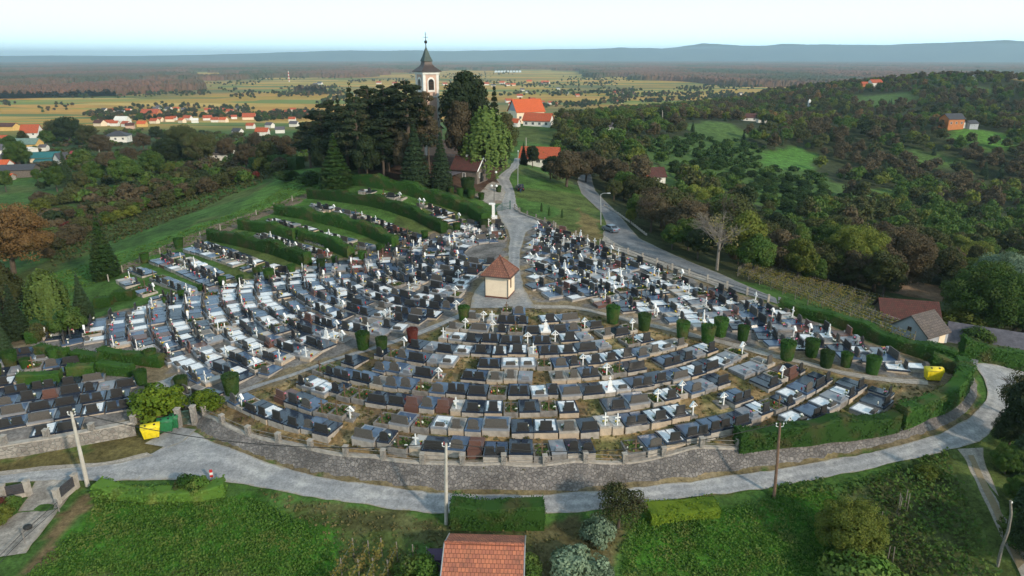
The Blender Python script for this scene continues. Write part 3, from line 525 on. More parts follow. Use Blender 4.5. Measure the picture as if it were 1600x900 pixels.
# left vertical wall
lw = empty('boundary_wall', (lwall[2][0], lwall[2][1], lwall[2][2])); lv = np.array(lwall); o0 = np.array(lw.location); gw = Geo(); gc = Geo()
dl = dense(lwall, 1.2); dt = nrm0 = np.gradient(dl[:, :2], axis=0); dt = dt/np.linalg.norm(dt, axis=1)[:, None]; dn = np.stack([-dt[:,1], dt[:,0]], 1); wz = Hout(dl[:,0], dl[:,1]); wt_ = np.convolve(np.pad(wz, 4, 'edge'), np.ones(9)/9, 'valid')+1.3
def wallstrip(g_, off, zlo, zhi):
    V = []
    for i in range(len(dl)):
        for o_, z_ in ((off[0], zlo[i]), (off[0], zhi[i]), (off[1], zhi[i]), (off[1], zlo[i])): V.append((dl[i,0]+dn[i,0]*o_-o0[0], dl[i,1]+dn[i,1]*o_-o0[1], z_-o0[2]))
    m_ = len(dl); g_.add(V, [(i*4+k, (i+1)*4+k, (i+1)*4+k+1, i*4+k+1) for i in range(m_-1) for k in range(3)]+[(0,1,2,3), (m_*4-1,m_*4-2,m_*4-3,m_*4-4)])
wallstrip(gw, (-.25,.25), wz-.5, wt_); wallstrip(gc, (-.31,.31), wt_-.02, wt_+.1)
gw.obj('stone_face', 'stone_wall', lw); gc.obj('coping', 'concrete', lw)
for u, v in ((-60,722),(11,713),(77,703),(147,693),(212,680)):
    p = np.array(gf(Hout, u, v))-o0; link('pillar', pm, lw, (p[0], p[1]+.1, p[2]+1.15))
reg(lw, 'wall', 'straight pale rubble stone wall with pillars', 'below the sky-tinted graves left of the bins')
# ------------------------------------------------------------------ graves
def grave(kindn, w, l, style, rng):
    """local frame: headstone at -Y (the downhill end); returns a list of (part, Geo, mats)"""
    base, slabm, rimm, stonem, hs = style; P = []; h = .5
    if kindn == 'slab':
        P.append(('base', Geo().box((0,0,-.15), (w,l,1.3)), [base]))
        s_ = Geo(); t = .16
        s_.box((0, -l/2+t/2, h+.09), (w+.04,t,.18), 1).box((0, l/2-t/2, h+.09), (w+.04,t,.18), 1).box((-w/2+t/2-.01, 0, h+.09), (t,l-2*t,.18), 1).box((w/2-t/2+.01, 0, h+.09), (t,l-2*t,.18), 1)
        if w > 1.6 and rng.random() < .6: s_.box((-w/4+.03, .02, h+.10), (w/2-t-.04, l-2*t, .16), 0).box((w/4-.03, .02, h+.10), (w/2-t-.04, l-2*t, .16), 0)
        else: s_.box((0, 0, h+.10), (w-2*t, l-2*t, .16), 0)
        P.append(('slab', s_, [slabm, rimm]))
    elif kindn == 'soil':
        s_ = Geo().box((0, -l/2, .1), (w,.14,.7), 1).box((0, l/2, .1), (w,.14,.7), 1).box((-w/2+.07, 0, .1), (.14,l-.14,.7), 1).box((w/2-.07, 0, .1), (.14,l-.14,.7), 1)
        P.append(('kerb', s_, [base, base])); P.append(('soil_bed', Geo().box((0,0,.12), (w-.28,l-.14,.46)), ['soil'])); h = .3
        r2 = np.random.default_rng(int(w*100)); Pp = r2.random((70,3))*[w-.4,l-.5,.25]+[-(w-.4)/2,-(l-.5)/2,.36]; Nn = r2.normal(size=(70,3)); Nn[:,2] = abs(Nn[:,2])+.5; Nn /= np.linalg.norm(Nn, axis=1)[:,None]
        P.append(('planting', Geo().leaves(Pp, Nn, .22, 0, r2), ['leaf_green']))
    else:
        P.append(('grave_border', Geo().box((0,0,.0), (w,l,.3)), [base])); h = .1
    y = -l/2+.3; z = h+.18
    if hs == 'block': P.append(('headstone', Geo().box((0,y,z+.07), (w*.62,.3,.14), 0).box((0,y-.02,z+.5), (w*.5,.15,.75), 0, taper=.97), [stonem]))
    elif hs == 'wide': P.append(('headstone', Geo().box((0,y,z+.07), (w*.9,.3,.14), 0).box((0,y-.02,z+.46), (w*.82,.14,.68), 0, taper=.94), [stonem]))
    elif hs == 'twin': P.append(('headstone', Geo().box((0,y,z+.07), (w*.9,.3,.14), 0).box((-w*.23,y,z+.46), (w*.38,.14,.68), 0, taper=.9).box((w*.23,y,z+.46), (w*.38,.14,.68), 0, taper=.9), [stonem]))
    elif hs == 'arch':
        hw = w*.33; pts = [(-hw,0),(hw,0),(hw,.62)]+[(hw*math.cos(a), .62+.26*math.sin(a)) for a in np.linspace(.35, math.pi-.35, 5)]+[(-hw,.62)]; n_ = len(pts)
        V = [(p[0], y-.05, z+p[1]) for p in pts]+[(p[0], y+.05, z+p[1]) for p in pts]+[(0,y-.05,z+.4),(0,y+.05,z+.4)]
        gq = Geo().add(V, [(i, (i+1) % n_, n_+(i+1) % n_, n_+i) for i in range(n_)], [(i, (i+1) % n_, 2*n_) for i in range(n_)]+[(n_+(i+1) % n_, n_+i, 2*n_+1) for i in range(n_)]); gq.box((0,y,z+.06), (w*.75,.34,.12)); P.append(('headstone', gq, [stonem]))
    elif hs == 'lean': P.append(('headstone', Geo().box((0,y+.1,z+.2), (w*.55,.42,.34), 0, taper=.85, skew=-.12), [stonem]))
    elif hs in ('cross', 'roofcross'):
        c_ = Geo().box((0,y,z+.55), (.11,.09,1.3)).box((0,y,z+.78), (.62,.08,.11))
        if hs == 'roofcross':
            for sx in (-1,1): c_.add(np.array([(0,y-.12,z+1.28),(0,y+.12,z+1.28),(sx*.44,y+.12,z+.84),(sx*.44,y-.12,z+.84),(0,y-.12,z+1.22),(0,y+.12,z+1.22),(sx*.44,y+.12,z+.78),(sx*.44,y-.12,z+.78)]), [(0,1,2,3),(4,7,6,5),(0,3,7,4),(1,5,6,2)])
        P.append(('cross', c_, [stonem]))
    elif hs == 'stele': P.append(('headstone', Geo().box((0,y,z+.1), (.6,.4,.2)).box((0,y,z+.55), (.46,.16,.8), 0, taper=.8).box((0,y,z+1.15), (.08,.08,.45)).box((0,y,z+1.2), (.3,.07,.08)), [stonem]))
    # lanterns and flowers on it
    top_ = h+.18 if kindn == 'slab' else h+.1
    fm = ['flower_white','flower_red','flower_pink','flower_yellow','leaf_green']
    for _ in range(int(rng.choice([0, 1, 1, 2, 2]))):
        fl = Geo(); fx, fy = rng.uniform(-w*.36, w*.36), -l/2+rng.uniform(.5,.9); cm = int(rng.choice([0,0,0,0,1,2,2,3]))
        fl.box((fx,fy,top_+.06), (.12,.12,.12), 4)
        for _ in range(7): fl.ball((fx+rng.normal()*.06, fy+rng.normal()*.06, top_+.18+rng.random()*.1), .05+rng.random()*.03, cm, 5, 3)
        for _ in range(3): fl.ball((fx+rng.normal()*.09, fy+rng.normal()*.09, top_+.16+rng.random()*.05), .06, 4, 5, 3)
        P.append(('flowers', fl, fm))
    for _ in range(int(rng.choice([0, 1, 1, 2]))):
        la = Geo(); fx, fy = rng.uniform(-w*.4, w*.4), -l/2+rng.uniform(.5,1.2); cm = int(rng.choice([0,1,1])); la.tube([(fx,fy,top_-.02),(fx,fy,top_+.16),(fx,fy,top_+.24)], [.07,.075,.03], 6, cm, True)
        P.append(('lantern', la, ['candle_red','candle_white','brass']))
    return P
styles = [ # name words, kind, width, length, (base, slab, rim, stone, headstone)
 ('black double grave with block headstone','slab',2.1,2.4,('concrete','granite_black','granite_black','headstone_black','block'),11),
 ('black double grave with wide headstone','slab',2.0,2.4,('concrete','granite_black','granite_black','headstone_black','wide'),12),
 ('white-slabbed black-rimmed grave','slab',1.9,2.3,('concrete_warm','marble_white','granite_black','headstone_black','block'),15),
 ('white-slabbed grey-rimmed grave','slab',1.7,2.3,('concrete','marble_white','granite_grey','headstone_rough','lean'),14),
 ('sky-tinted grave with arched headstone','slab',1.6,2.3,('concrete','granite_sky_tint','granite_sky_tint','headstone_rough','arch'),10),
 ('sky-tinted grave with twin headstones','slab',2.3,2.4,('concrete','granite_sky_tint','granite_black','headstone_black','twin'),8),
 ('grey grave with leaning headstone','slab',1.5,2.2,('concrete_dark','granite_grey','granite_grey','granite_grey','lean'),10),
 ('narrow black grave with arched headstone','slab',1.15,2.2,('concrete','granite_black','granite_black','headstone_black','arch'),10),
 ('reddish granite grave','slab',1.5,2.2,('granite_brown','granite_brown','granite_brown','granite_brown','wide'),3),
 ('pale terrazzo grave with white cross','slab',1.2,2.2,('concrete_warm','terrazzo','concrete','white_paint','cross'),7),
 ('rough concrete grave with block headstone','slab',1.6,2.2,('concrete_warm','concrete_dark','concrete','headstone_rough','block'),7),
 ('planted grave with white roofed cross','soil',1.2,2.1,('concrete','soil','concrete','white_paint','roofcross'),5),
 ('earth grave with dark wooden cross','soil',1.6,2.1,('concrete_dark','soil','concrete','old_wood','cross'),5),
 ('bordered plot with white roofed cross','plain',.9,1.7,('concrete_dark','soil','concrete','white_paint','roofcross'),6),
 ('white grave with pillar cross','slab',1.1,2.2,('concrete','marble_white','marble_white','white_paint','stele'),1.2),
 ('pale sky-tinted double grave','slab',2.2,2.4,('concrete','granite_sky_tint','granite_grey','headstone_rough','wide'),6)]
rng = np.random.default_rng(42); protos = []; allm = []
for nm, kd, w, l, st, wt in styles:
    vs = []
    for rep in range(3):
        P = grave(kd, w, l, st, rng); pr = ('grave', [(pn, gg.mesh(pn, mm), []) for pn, gg, mm in P]); vs.append((P, pr))
    protos.append((nm, w, l, wt, vs))
    for P, _ in vs:
        for _, _, mm in P:
            for x in mm:
                if x not in allm: allm.append(x)
def okin(poly, c, r, ang, w, l):
    ca, sa = math.cos(ang), math.sin(ang); pts = [(c[0]+a*w/2*ca-b*l/2*sa, c[1]+a*w/2*sa+b*l/2*ca) for a in (-1,1) for b in (-1,1)]
    return inpoly(np.array([p[0] for p in pts]), np.array([p[1] for p in pts]), poly).all()
topi = [p[:2] for p in G([(725,489),(568,535),(597,545),(645,529),(957,495),(1006,509),(1066,523),(1105,530),(1125,520),(1160,525),(1229,556),(1267,551),(1290,569),(1321,571),(1362,579),(363,608),(285,608),(1455,592)])]
topi = np.array(topi)
GR = []  # x, y, z, rot, proto idx, variant, sect, row
rng = np.random.default_rng(5)
wts = np.array([p[3] for p in protos], float)
rear_w = wts*np.array([.9,1,.9,1.2,1.2,.7,1.1,1.7,1.5,1.6,.8,.7,.8,1.2,2.2,1.1])
def fan(poly, cx, cy, r0, r1, dr, gap, sect, wt, skip, a0=-math.pi, a1=math.pi, jit=.0, lmax=9):
    k = 0; r = r1
    while r > r0:
        k += 1; a = a0; pos = []
        while a < a1:
            i = rng.choice(len(protos), p=wt/wt.sum()); w, l = protos[i][1:3]; sx_ = rng.uniform(.86, 1.16); w *= sx_
            if w > lmax: a += .1/r; continue
            a += (w/2)/r; x, y = cx+r*math.cos(a), cy+r*math.sin(a); ang = a+math.pi/2
            if okin(poly, (x, y), r, ang, w, l) and (len(topi) == 0 or np.hypot(topi[:,0]-x, topi[:,1]-y).min() > 1.7):
                if rng.random() > skip(x, y): rj = (rng.normal()*.22 if sect[0] == 'R' else rng.normal()*.14); GR.append((x+rj*math.cos(a), y+rj*math.sin(a), ang+rng.normal()*(.07 if sect[0] == 'R' else .03), i, int(rng.integers(0, 3)), sect, k, sx_)); a += (w/2+gap*(.5+rng.random()))/r; continue
                a += (w*.6)/r
            else: a -= (w/2)/r; a += .35/r
        r -= dr
CX, CY = 1.0, 101.0
Rmax = max(math.hypot(p[0]-CX, p[1]-CY) for p in FW_)
fan(FW_, CX, CY, 14, 67.7, 2.86, .08, 'F', wts, lambda x, y: .04+.3*(float(vnoise(np.array([x]), np.array([y]), 4, 77)[0]) > .8))
fan(RLW, CX-3, CY+8, 6, 110, 2.34, .02, 'RL', rear_w, lambda x, y: .04)
fan(RRW, -20, 74, 6, 90, 2.34, .02, 'RR', rear_w, lambda x, y: .05)
LLR = []
if 0: fan(LLW, -20, 92, 10, 90, 2.75, .06, 'LL', wts*np.array([2,2,.6,.4,2,2,.5,1,.3,.3,.4,.4,.3,.7,.4,1]), lambda x, y: .03)
wd = np.array(lwall[3][:2])-np.array(lwall[1][:2]); wd /= np.linalg.norm(wd); wn_ = np.array([-wd[1], wd[0]])
for k in range(9):
    t = -14.; o_ = np.array(lwall[1][:2])+wn_*(1.7+k*2.95)
    while t < 30:
        i = rng.choice(len(protos), p=(q_ := wts*np.array([2,2,.6,.4,2,2,.5,1,.3,.3,.4,.4,.3,.7,.4,1]))/q_.sum()); w, l = protos[i][1:3]; x, y = o_+wd*(t+w/2); an = math.atan2(wd[1], wd[0])
        if okin(LLW, (x, y), 0, an, w-.3, l-.3) and np.hypot(topi[:,0]-x, topi[:,1]-y).min() > 1.6: GR.append((x, y, an+rng.normal()*.01, i, int(rng.integers(0, 2)), 'LL', k)); t += w+.1+.1*rng.random()
        else: t += .35
# strips at the hedged sections: row lines in photo pixels
rowsl = [[(207,422),(305,459)],[(190,437),(252,470)],[(266,398),(362,442)],[(241,408),(338,448)],[(312,382),(400,412),(446,424)],[(293,390),(396,424),(430,440)],
 [(402,368),(470,388),(520,402)],[(395,378),(460,396),(500,412)],[(420,346),(500,366),(588,390)],[(426,356),(480,374),(560,396)],[(486,323),(580,345),(662,374)],[(490,332),(560,350),(640,380)],[(560,300),(655,318),(745,352)],[(640,325),(700,345),(735,360)]]
for ri, rw in enumerate(rowsl):
    P = dense([g(u, v) for u, v in rw], .3); sl = np.concatenate([[0], np.cumsum(np.linalg.norm(np.diff(P[:,:2], axis=0), axis=1))]); t = .8
    while t < sl[-1]-.6:
        i = rng.choice(len(protos), p=rear_w/rear_w.sum()); w, l = protos[i][1:3]; tt = t+w/2
        x, y = np.interp(tt, sl, P[:,0]), np.interp(tt, sl, P[:,1]); x2, y2 = np.interp(tt+.3, sl, P[:,0]), np.interp(tt+.3, sl, P[:,1]); ang = math.atan2(y2-y, x2-x)
        if rng.random() > .12: GR.append((x, y, ang+(math.pi if ri % 2 else 0), i, int(rng.integers(0, 2)), 'S', ri))
        t += w+.15+.3*rng.random()
gx_ = np.array([q[0] for q in GR]); gy_ = np.array([q[1] for q in GR])
def inz(q):
    x, y, a = q[:3]; l = protos[q[3]][2]; sx, sy = -math.sin(a), math.cos(a)
    return h1(x+sx*l*.5, y+sy*l*.5), h1(x-sx*l*.5, y-sy*l*.5)
zi = H(gx_+0, gy_+0); sx = -np.sin([q[2] for q in GR]); cy_ = np.cos([q[2] for q in GR]); zhi = np.maximum(H(gx_+sx*1.1, gy_+cy_*1.1), H(gx_-sx*1.1, gy_-cy_*1.1))
# size in the photo decides which stand as things of their own
dist = np.sqrt(gx_**2+gy_**2+(zi-CH)**2); uu, vv = px(gx_, gy_, zi); inv = (uu > -12) & (uu < 1612) & (vv < 915)
area = np.array([protos[q[3]][1]*protos[q[3]][2] for q in GR])/dist**2; area[~inv] = 0
order = np.argsort(-area); indiv = set(order[:300].tolist())
place = {'F': 'in the {} front arc', 'LL': 'in the {} pillared-wall row', 'RL': 'in {} arc past left path', 'RR': 'in {} arc past right path', 'S': 'in {} line between hedges'}
rmin = {}
for i in indiv: q = GR[i]; rmin[q[5]] = min(rmin.get(q[5], 99), q[6])
mass = Geo(); cache = {}
mi = {k: j for j, k in enumerate(allm)}
for j, q in enumerate(GR):
    if not inv[j]: continue
    x, y, a, i, v, sect, row = q[:7]; z = zhi[j]+(-.32 if sect in ('F',) else -.38); nm = protos[i][0]
    if protos[i][4][v][0][0][0] != 'base': z = zi[j]-.05
    sca = (q[7] if len(q) > 7 else 1, 1, 1+.22*(float(vnoise(np.array([x*9.]), np.array([y*9.]), 1, 5)[0])-.4))
    if j in indiv:
        o = put(protos[i][4][v][1], (x, y, z), a, sca); reg(o, 'grave', nm, place[sect].format(ordw(row-rmin[sect]+1)), 'graves in arcs inside the cemetery')
    else:
        if (i, v) not in cache:
            t = Geo()
            for pn, gg, mm in protos[i][4][v][0]: t.merge(gg.arrays(), mmap=np.array([mi[k] for k in mm]))
            cache[(i, v)] = t.arrays()
        ca_, sa_ = math.cos(a), math.sin(a); mass.merge(cache[(i, v)], [[ca_*sca[0],-sa_,0],[sa_*sca[0],ca_,0],[0,0,sca[2]]], (x, y, z))
o = mass.obj('graves', allm); kind(o, 'stuff'); o['label'] = 'dense mass of small graves filling the far part of the cemetery'
print('graves', len(GR), 'indiv', len(indiv), 'F', sum(1 for q in GR if q[5] == 'F'), 'LL', sum(1 for q in GR if q[5] == 'LL'))
#PART2
# ------------------------------------------------------------------ vegetation
def nrm(a): return a/(np.linalg.norm(a, axis=-1, keepdims=True)+1e-9)
def sph(r, n): return nrm(r.normal(size=(n, 3)))
def crown(r, cz, R3, K, n, size, cr=.42, fill=.12, gap=.0):
    """leaf clumps over an ellipsoid; leaves face outward from their own clump"""
    R3 = np.array(R3); cd = sph(r, K*2); cd = cd[cd[:,2] > -.65][:K]; cc = cd*R3*r.uniform(.5, .8, (len(cd), 1))+[0,0,cz]; rad = cr*R3.mean()*r.uniform(.65, 1.25, len(cc))
    g_ = Geo(); idx = r.integers(0, len(cc), n); d = sph(r, n); d[:,2] = d[:,2]*.8+.12; d = nrm(d)
    P = cc[idx]+d*rad[idx, None]*r.uniform(.78, 1.06, (n, 1))*[1,1,.8]
    Nn = nrm(d+sph(r, n)*.55); g_.leaves(P, Nn, size*r.uniform(.6, 1.35, n), 0, r)
    nf = int(n*fill); P = sph(r, nf)*R3*r.uniform(0, .62, (nf, 1))+[0,0,cz]; g_.leaves(P, sph(r, nf), size*1.9, 0, r); return g_
def trunkgeo(r, h, rad, cz, spread, nb=7, bare=False):
    g_ = Geo(); lean = r.normal(size=2)*.03*h; g_.tube([(0,0,-.6),(0,0,.1),(lean[0]*.5,lean[1]*.5,h*.4),(lean[0],lean[1],h*.75)], [rad*1.5,rad,rad*.75,rad*.3], 7)
    for i in range(nb):
        a = r.uniform(0, 6.28); z0 = h*r.uniform(.28, .6); L_ = spread*r.uniform(.6, .95); e = np.array([math.cos(a)*L_, math.sin(a)*L_, min(h*.9, z0+h*r.uniform(.15, .35))]); m_ = (np.array([lean[0]*.5,lean[1]*.5,z0])+e)/2+[0,0,-.04*h]
        g_.tube([(lean[0]*.5,lean[1]*.5,z0), m_, e], [rad*.42,rad*.28,rad*.08], 5)
        if bare:
            for q in range(9):
                t = r.uniform(.35, 1); p = m_*(1-t)+e*t; d = nrm(sph(r, 1)[0]+[0,0,.55]+.4*nrm(e-m_)); l2 = spread*r.uniform(.25, .5); p2 = p+d*l2
                g_.tube([p, (p+p2)/2+sph(r,1)[0]*.12, p2], [rad*.13,rad*.09,rad*.03], 4, 0, False)
                for w_ in range(7): d2 = nrm(d+sph(r,1)[0]*.8); p3 = p+(p2-p)*r.uniform(.3,1); g_.tube([p3, p3+d2*l2*r.uniform(.3,.6)], [rad*.05,rad*.02], 3, 0, False)
    return g_
def spruce(r, h, Rb, n, size):
    g_ = Geo(); z = h*(1-np.sqrt(r.random(n)))*.96; lay = np.floor(z/(h/16.)); ph = lay*1.7; a = np.round((r.random(n)*6.28)*9/6.28)/9*6.28+ph+r.normal(size=n)*.16
    Rz = Rb*np.power(1-z/h, .85)*(.85+.25*np.sin(lay*12.9))+.08; t = np.sqrt(r.random(n)); x = Rz*t
    P = np.stack([np.cos(a)*x, np.sin(a)*x, (lay+.5)*h/16-x*.32+r.normal(size=n)*.12+h*.03], 1); Nn = nrm(np.stack([np.cos(a)*.5, np.sin(a)*.5, np.ones(n)], 1)+sph(r, n)*.45)
    return g_.leaves(P, Nn, size*r.uniform(.7, 1.3, n), 0, r, 1.0)
def pinegeo(r, h, Rb, n, size):
    g_ = Geo(); K = 26; tr = Geo().tube([(0,0,-.5),(.1,0,h*.5),(0,.1,h*.97)], [.26,.2,.05], 7); cs = []
    for i in range(K):
        z = h*(.34+.62*i/K)+r.normal()*.2; rr = Rb*(1.05-.75*max(0, (z/h-.5)/.5)**1.4)*r.uniform(.5, 1); a = r.uniform(0, 6.28); c = np.array([math.cos(a)*rr*.68, math.sin(a)*rr*.68, z]); cs.append((c, rr*.55)); tr.tube([(0,0,z-.5), c-[0,0,.1]], [.08,.03], 4)
    idx = r.integers(0, K, n); c = np.array([q[0] for q in cs]); s_ = np.array([q[1] for q in cs]); d = sph(r, n)
    P = c[idx]+d*s_[idx, None]*[1.15,1.15,.34]*r.uniform(.5, 1.05, (n, 1)); Nn = nrm(d*[.5,.5,1]+[0,0,.5]+sph(r, n)*.5); g_.leaves(P, Nn, size*r.uniform(.7,1.3,n), 0, r)
    return g_, tr
def willow(r, h, Rb, n, size):
    g_ = Geo(); S = 240; a = r.uniform(0, 6.28, S); rr = Rb*np.sqrt(r.random(S)); zt = h*(.98-.40*(rr/Rb)**2)*r.uniform(.86, 1.03, S); L_ = h*r.uniform(.2, .6, S)*(rr/Rb*.7+.3)
    idx = r.integers(0, S, n); t = r.random(n); P = np.stack([np.cos(a[idx])*rr[idx]*(1+.1*t), np.sin(a[idx])*rr[idx]*(1+.1*t), zt[idx]-L_[idx]*t], 1)+r.normal(size=(n,3))*.12; P[:,2] = np.maximum(P[:,2], .3)
    Nn = nrm(np.stack([np.cos(a[idx]), np.sin(a[idx]), .3+.0*t], 1)+sph(r, n)*.6); return g_.leaves(P, Nn, size*r.uniform(.7,1.3,n), 0, r, 1.6, droop=1)
def cypress(r, h, Rb, n, size, flat=False):
    g_ = Geo(); z = r.random(n)*h; a = r.random(n)*6.28; t = z/h; Rz = Rb*(np.minimum(1, t*6+.5)*np.power(np.clip(1-t, 0, 1), .45) if not flat else (.72+.3*t)*np.where(t > .96, .8, 1))
    P = np.stack([np.cos(a)*Rz, np.sin(a)*Rz, z], 1)*r.uniform(.9,1.04,(n,1)); Nn = nrm(np.stack([np.cos(a), np.sin(a), .35+0*z], 1)+sph(r, n)*.45)
    g_.leaves(P, Nn, size*r.uniform(.7,1.3,n), 0, r)
    if flat:
        k = n//4; q = np.sqrt(r.random(k))*Rb*1.0; a = r.random(k)*6.28; g_.leaves(np.stack([np.cos(a)*q, np.sin(a)*q, h*.98+r.normal(size=k)*.05], 1), nrm(np.array([0,0,1.])+sph(r,k)*.5), size, 0, r)
    return g_
TP = {}
rg = np.random.default_rng(11)
def tproto(kindn, leaf, var=0):
    key = (kindn, leaf, var)
    if key in TP: return TP[key]
    base = (kindn, var)
    if base not in TP:
        r = np.random.default_rng(hash(kindn) % 1000 + var*7 if False else sum(map(ord, kindn))+var*31)
        if kindn == 'round': cg, tg = crown(r, 4.5, (3.3,3.2,3.5), 44, 12000, .27, .33), trunkgeo(r, 7.2, .22, 5, 2.6)
        elif kindn == 'wide': cg, tg = crown(r, 3.8, (4.3,4.0,3.3), 54, 14000, .29, .29), trunkgeo(r, 6.2, .28, 5, 3.4)
        elif kindn == 'big': cg, tg = crown(r, 3.9, (4.2,4.0,3.9), 120, 42000, .135, .21, .10), trunkgeo(r, 6.4, .25, 5, 3.2)
        elif kindn == 'tall': cg, tg = crown(r, 5.2, (2.4,2.5,4.5), 40, 11000, .26, .34), trunkgeo(r, 8.5, .2, 6, 1.9)
        elif kindn == 'thin': cg, tg = crown(r, 4.4, (3.0,3.0,3.0), 34, 5200, .20, .36, .05), trunkgeo(r, 7.4, .2, 5, 2.7, 9, True)
        elif kindn == 'bush': cg, tg = crown(r, 1.05, (1.6,1.6,1.3), 24, 4200, .16, .36), trunkgeo(r, 1.6, .07, 1, 1)
        elif kindn == 'spruce': cg, tg = spruce(r, 10, 2.3, 11000, .27), Geo().tube([(0,0,-.6),(0,0,5),(0,0,9.7)], [.26,.16,.03], 7)
        elif kindn == 'pine': cg, tg = pinegeo(r, 10, 2.9, 11000, .26)
        elif kindn == 'willow': cg, tg = willow(r, 9, 3.2, 6500, .26), trunkgeo(r, 8, .26, 6, 2.6)
        elif kindn == 'bare': cg, tg = crown(r, 5.2, (3.4,3.2,2.8), 22, 420, .22, .34, 0), trunkgeo(r, 8.4, .22, 5, 3.2, 17, True)
        elif kindn == 'cypress': cg, tg = cypress(r, 3, .42, 1100, .13), Geo().tube([(0,0,-.3),(0,0,2)], [.06,.03], 5)
        elif kindn == 'column': cg, tg = cypress(r, 10, 2.2, 6000, .36), Geo().tube([(0,0,-.3),(0,0,8)], [.22,.05], 6)
        elif kindn == 'topiary': cg, tg = cypress(r, 2.2, .85, 3000, .16, True).merge(Geo().tube([(0,0,.05),(0,0,1.9)], [.55,.72], 10)), Geo().tube([(0,0,-.4),(0,0,.4)], [.12,.1], 6)
        TP[base] = (cg, tg)
    cg, tg = TP[base]
    TP[key] = (cg.mesh('crown', 'leaf_'+leaf), tg.mesh('trunk', 'bark_pale' if kindn in ('bare',) else 'bark'))
    return TP[key]
NAT = {'big':8.0,'round':8.2,'wide':7.4,'tall':9.8,'thin':7.6,'bush':2.5,'spruce':10,'pine':10,'willow':9,'bare':8.6,'cypress':3,'column':10,'topiary':2.2}
def tree(kindn, leaf, x, y, h, name, cat, desc, place, group=None, var=None, wid=1.0, rz=None):
    v = int(rg.integers(0, 3)) if var is None else var
    if kindn in ('wide','round') and (h > 11.5 or (y < 75 and h > 3)): kindn = 'big'
    if kindn in ('big','pine','spruce','willow','bare','cypress','column','topiary','bush','thin'): v %= 2
    cm, tm = tproto(kindn, leaf, v); k = h/NAT[kindn]
    o = put((name, [('trunk', tm), ('crown', cm)]), (x, y, h1(x, y)-.05), rg.uniform(0, 6.28) if rz is None else rz, (k*wid, k*wid, k))
    reg(o, cat, desc, place, group); return o
def tpx(kindn, leaf, u, v, vt, name, cat, desc, place, group=None, **k):
    """base pixel (u, v) and top pixel row vt give the spot on the terrain and the height"""
    x, y, z = g(u, v); d = ray(u, vt); t = y/d[1]; h = max(.5, CH+d[2]*t-z); return tree(kindn, leaf, x, y, h, name, cat, desc, place, group, **k)
# trees around the church
CHP = 'in the clump around the church'
for u, v, vt, kd, lf, ds, wd in [
 (486,262,186,'pine','pine','low dark pine',1.1),(500,256,166,'pine','dark','low dark pine',1.0),(520,256,150,'pine','pine','tall layered pine',.9),(512,280,205,'round','dark','dark round tree',.8),(508,268,172,'pine','pine','bushy dark pine',1.0),(535,258,150,'spruce','dark','tall dark spruce',1.0),(554,262,130,'spruce','dark','tall dark spruce',1.05),
 (582,266,128,'pine','pine','tall layered pine',.85),(607,268,127,'pine','pine','tall layered pine',.85),(640,272,120,'pine','pine','tall layered pine',.95),(626,256,124,'pine','pine','tall layered pine',.75),(657,262,134,'pine','pine','tall layered pine',.6),(671,270,134,'pine','brown','brownish thinning pine',.42),
 (590,254,138,'pine','pine','tall layered pine',.9),(618,256,130,'pine','dark','tall layered pine',.9),(570,256,144,'pine','dark','tall layered pine',.8),(545,270,158,'pine','pine','leaning layered pine',1),(650,254,142,'pine','pine','tall layered pine',.8),(600,280,190,'pine','dark','low dark pine',1),(632,282,200,'tall','brown','brown bushy tree',.8),(575,285,205,'round','dark','dark round tree',.8),
 (562,282,150,'pine','pine','leaning layered pine',.8),(728,250,102,'tall','dark','tall round-topped dark tree',1.05),(719,266,150,'tall','brown','brown bushy tree',.8),(745,262,140,'tall','dark','tall round-topped dark tree',.8),
 (773,258,128,'spruce','dark','tall narrow spruce',.7),(790,262,170,'tall','olive','olive leafy tree',.8),(526,294,208,'spruce','hedge_dark','broad dark green conifer',1.5),(650,292,188,'spruce','spruce','green-brown spruce in front',1.15),(690,296,202,'spruce','spruce','dark young spruce in front',.95),
 (760,276,165,'willow','willow','light green weeping willow',1.05),(742,268,190,'willow','willow','light green weeping willow',.8),(600,262,150,'spruce','dark','slim dark spruce',.8),(520,262,160,'spruce','dark','slim dark spruce',.9)]:
    tpx(kd, lf, u, v, vt, {'pine':'pine_tree','spruce':'spruce_tree','willow':'willow_tree','column':'cypress_tree'}.get(kd, 'broadleaf_tree'), 'tree', ds, CHP, 'trees around the church', wid=wd)
# left side
tpx('wide','rust',22,428,306,'beech_tree','tree','large rust-brown round tree','at the left edge of the meadow', None, wid=1.05, var=0)
tpx('spruce','hedge_dark',167,434,334,'spruce_tree','tree','dense dark conifer','standing beside the left end of the graves', None, wid=1.0)
tpx('willow','willow',82,512,418,'birch_tree','tree','drooping yellowish tree','below the left meadow', None, wid=.85)
tpx('spruce','spruce',133,500,425,'spruce_tree','tree','small dark spruce','below the left meadow', None, wid=.9)
for u, v, vt, kd, lf, ds, wd in [(10,505,405,'willow','olive','olive drooping tree',.9),(-8,540,430,'spruce','spruce','large dark spruce',1),(30,530,440,'spruce','spruce','large dark spruce',.9),(48,500,470,'tall','green','green small tree',1),(8,560,490,'spruce','spruce','large dark spruce',.9),(108,520,480,'bush','green','round green bush',1),(60,530,505,'bush','olive','low olive bush',1)]:
    tpx(kd, lf, u, v, vt, 'tree' if kd != 'bush' else 'bush', 'tree' if kd != 'bush' else 'bush', ds, 'at the far left end of the cemetery', None, wid=wd)
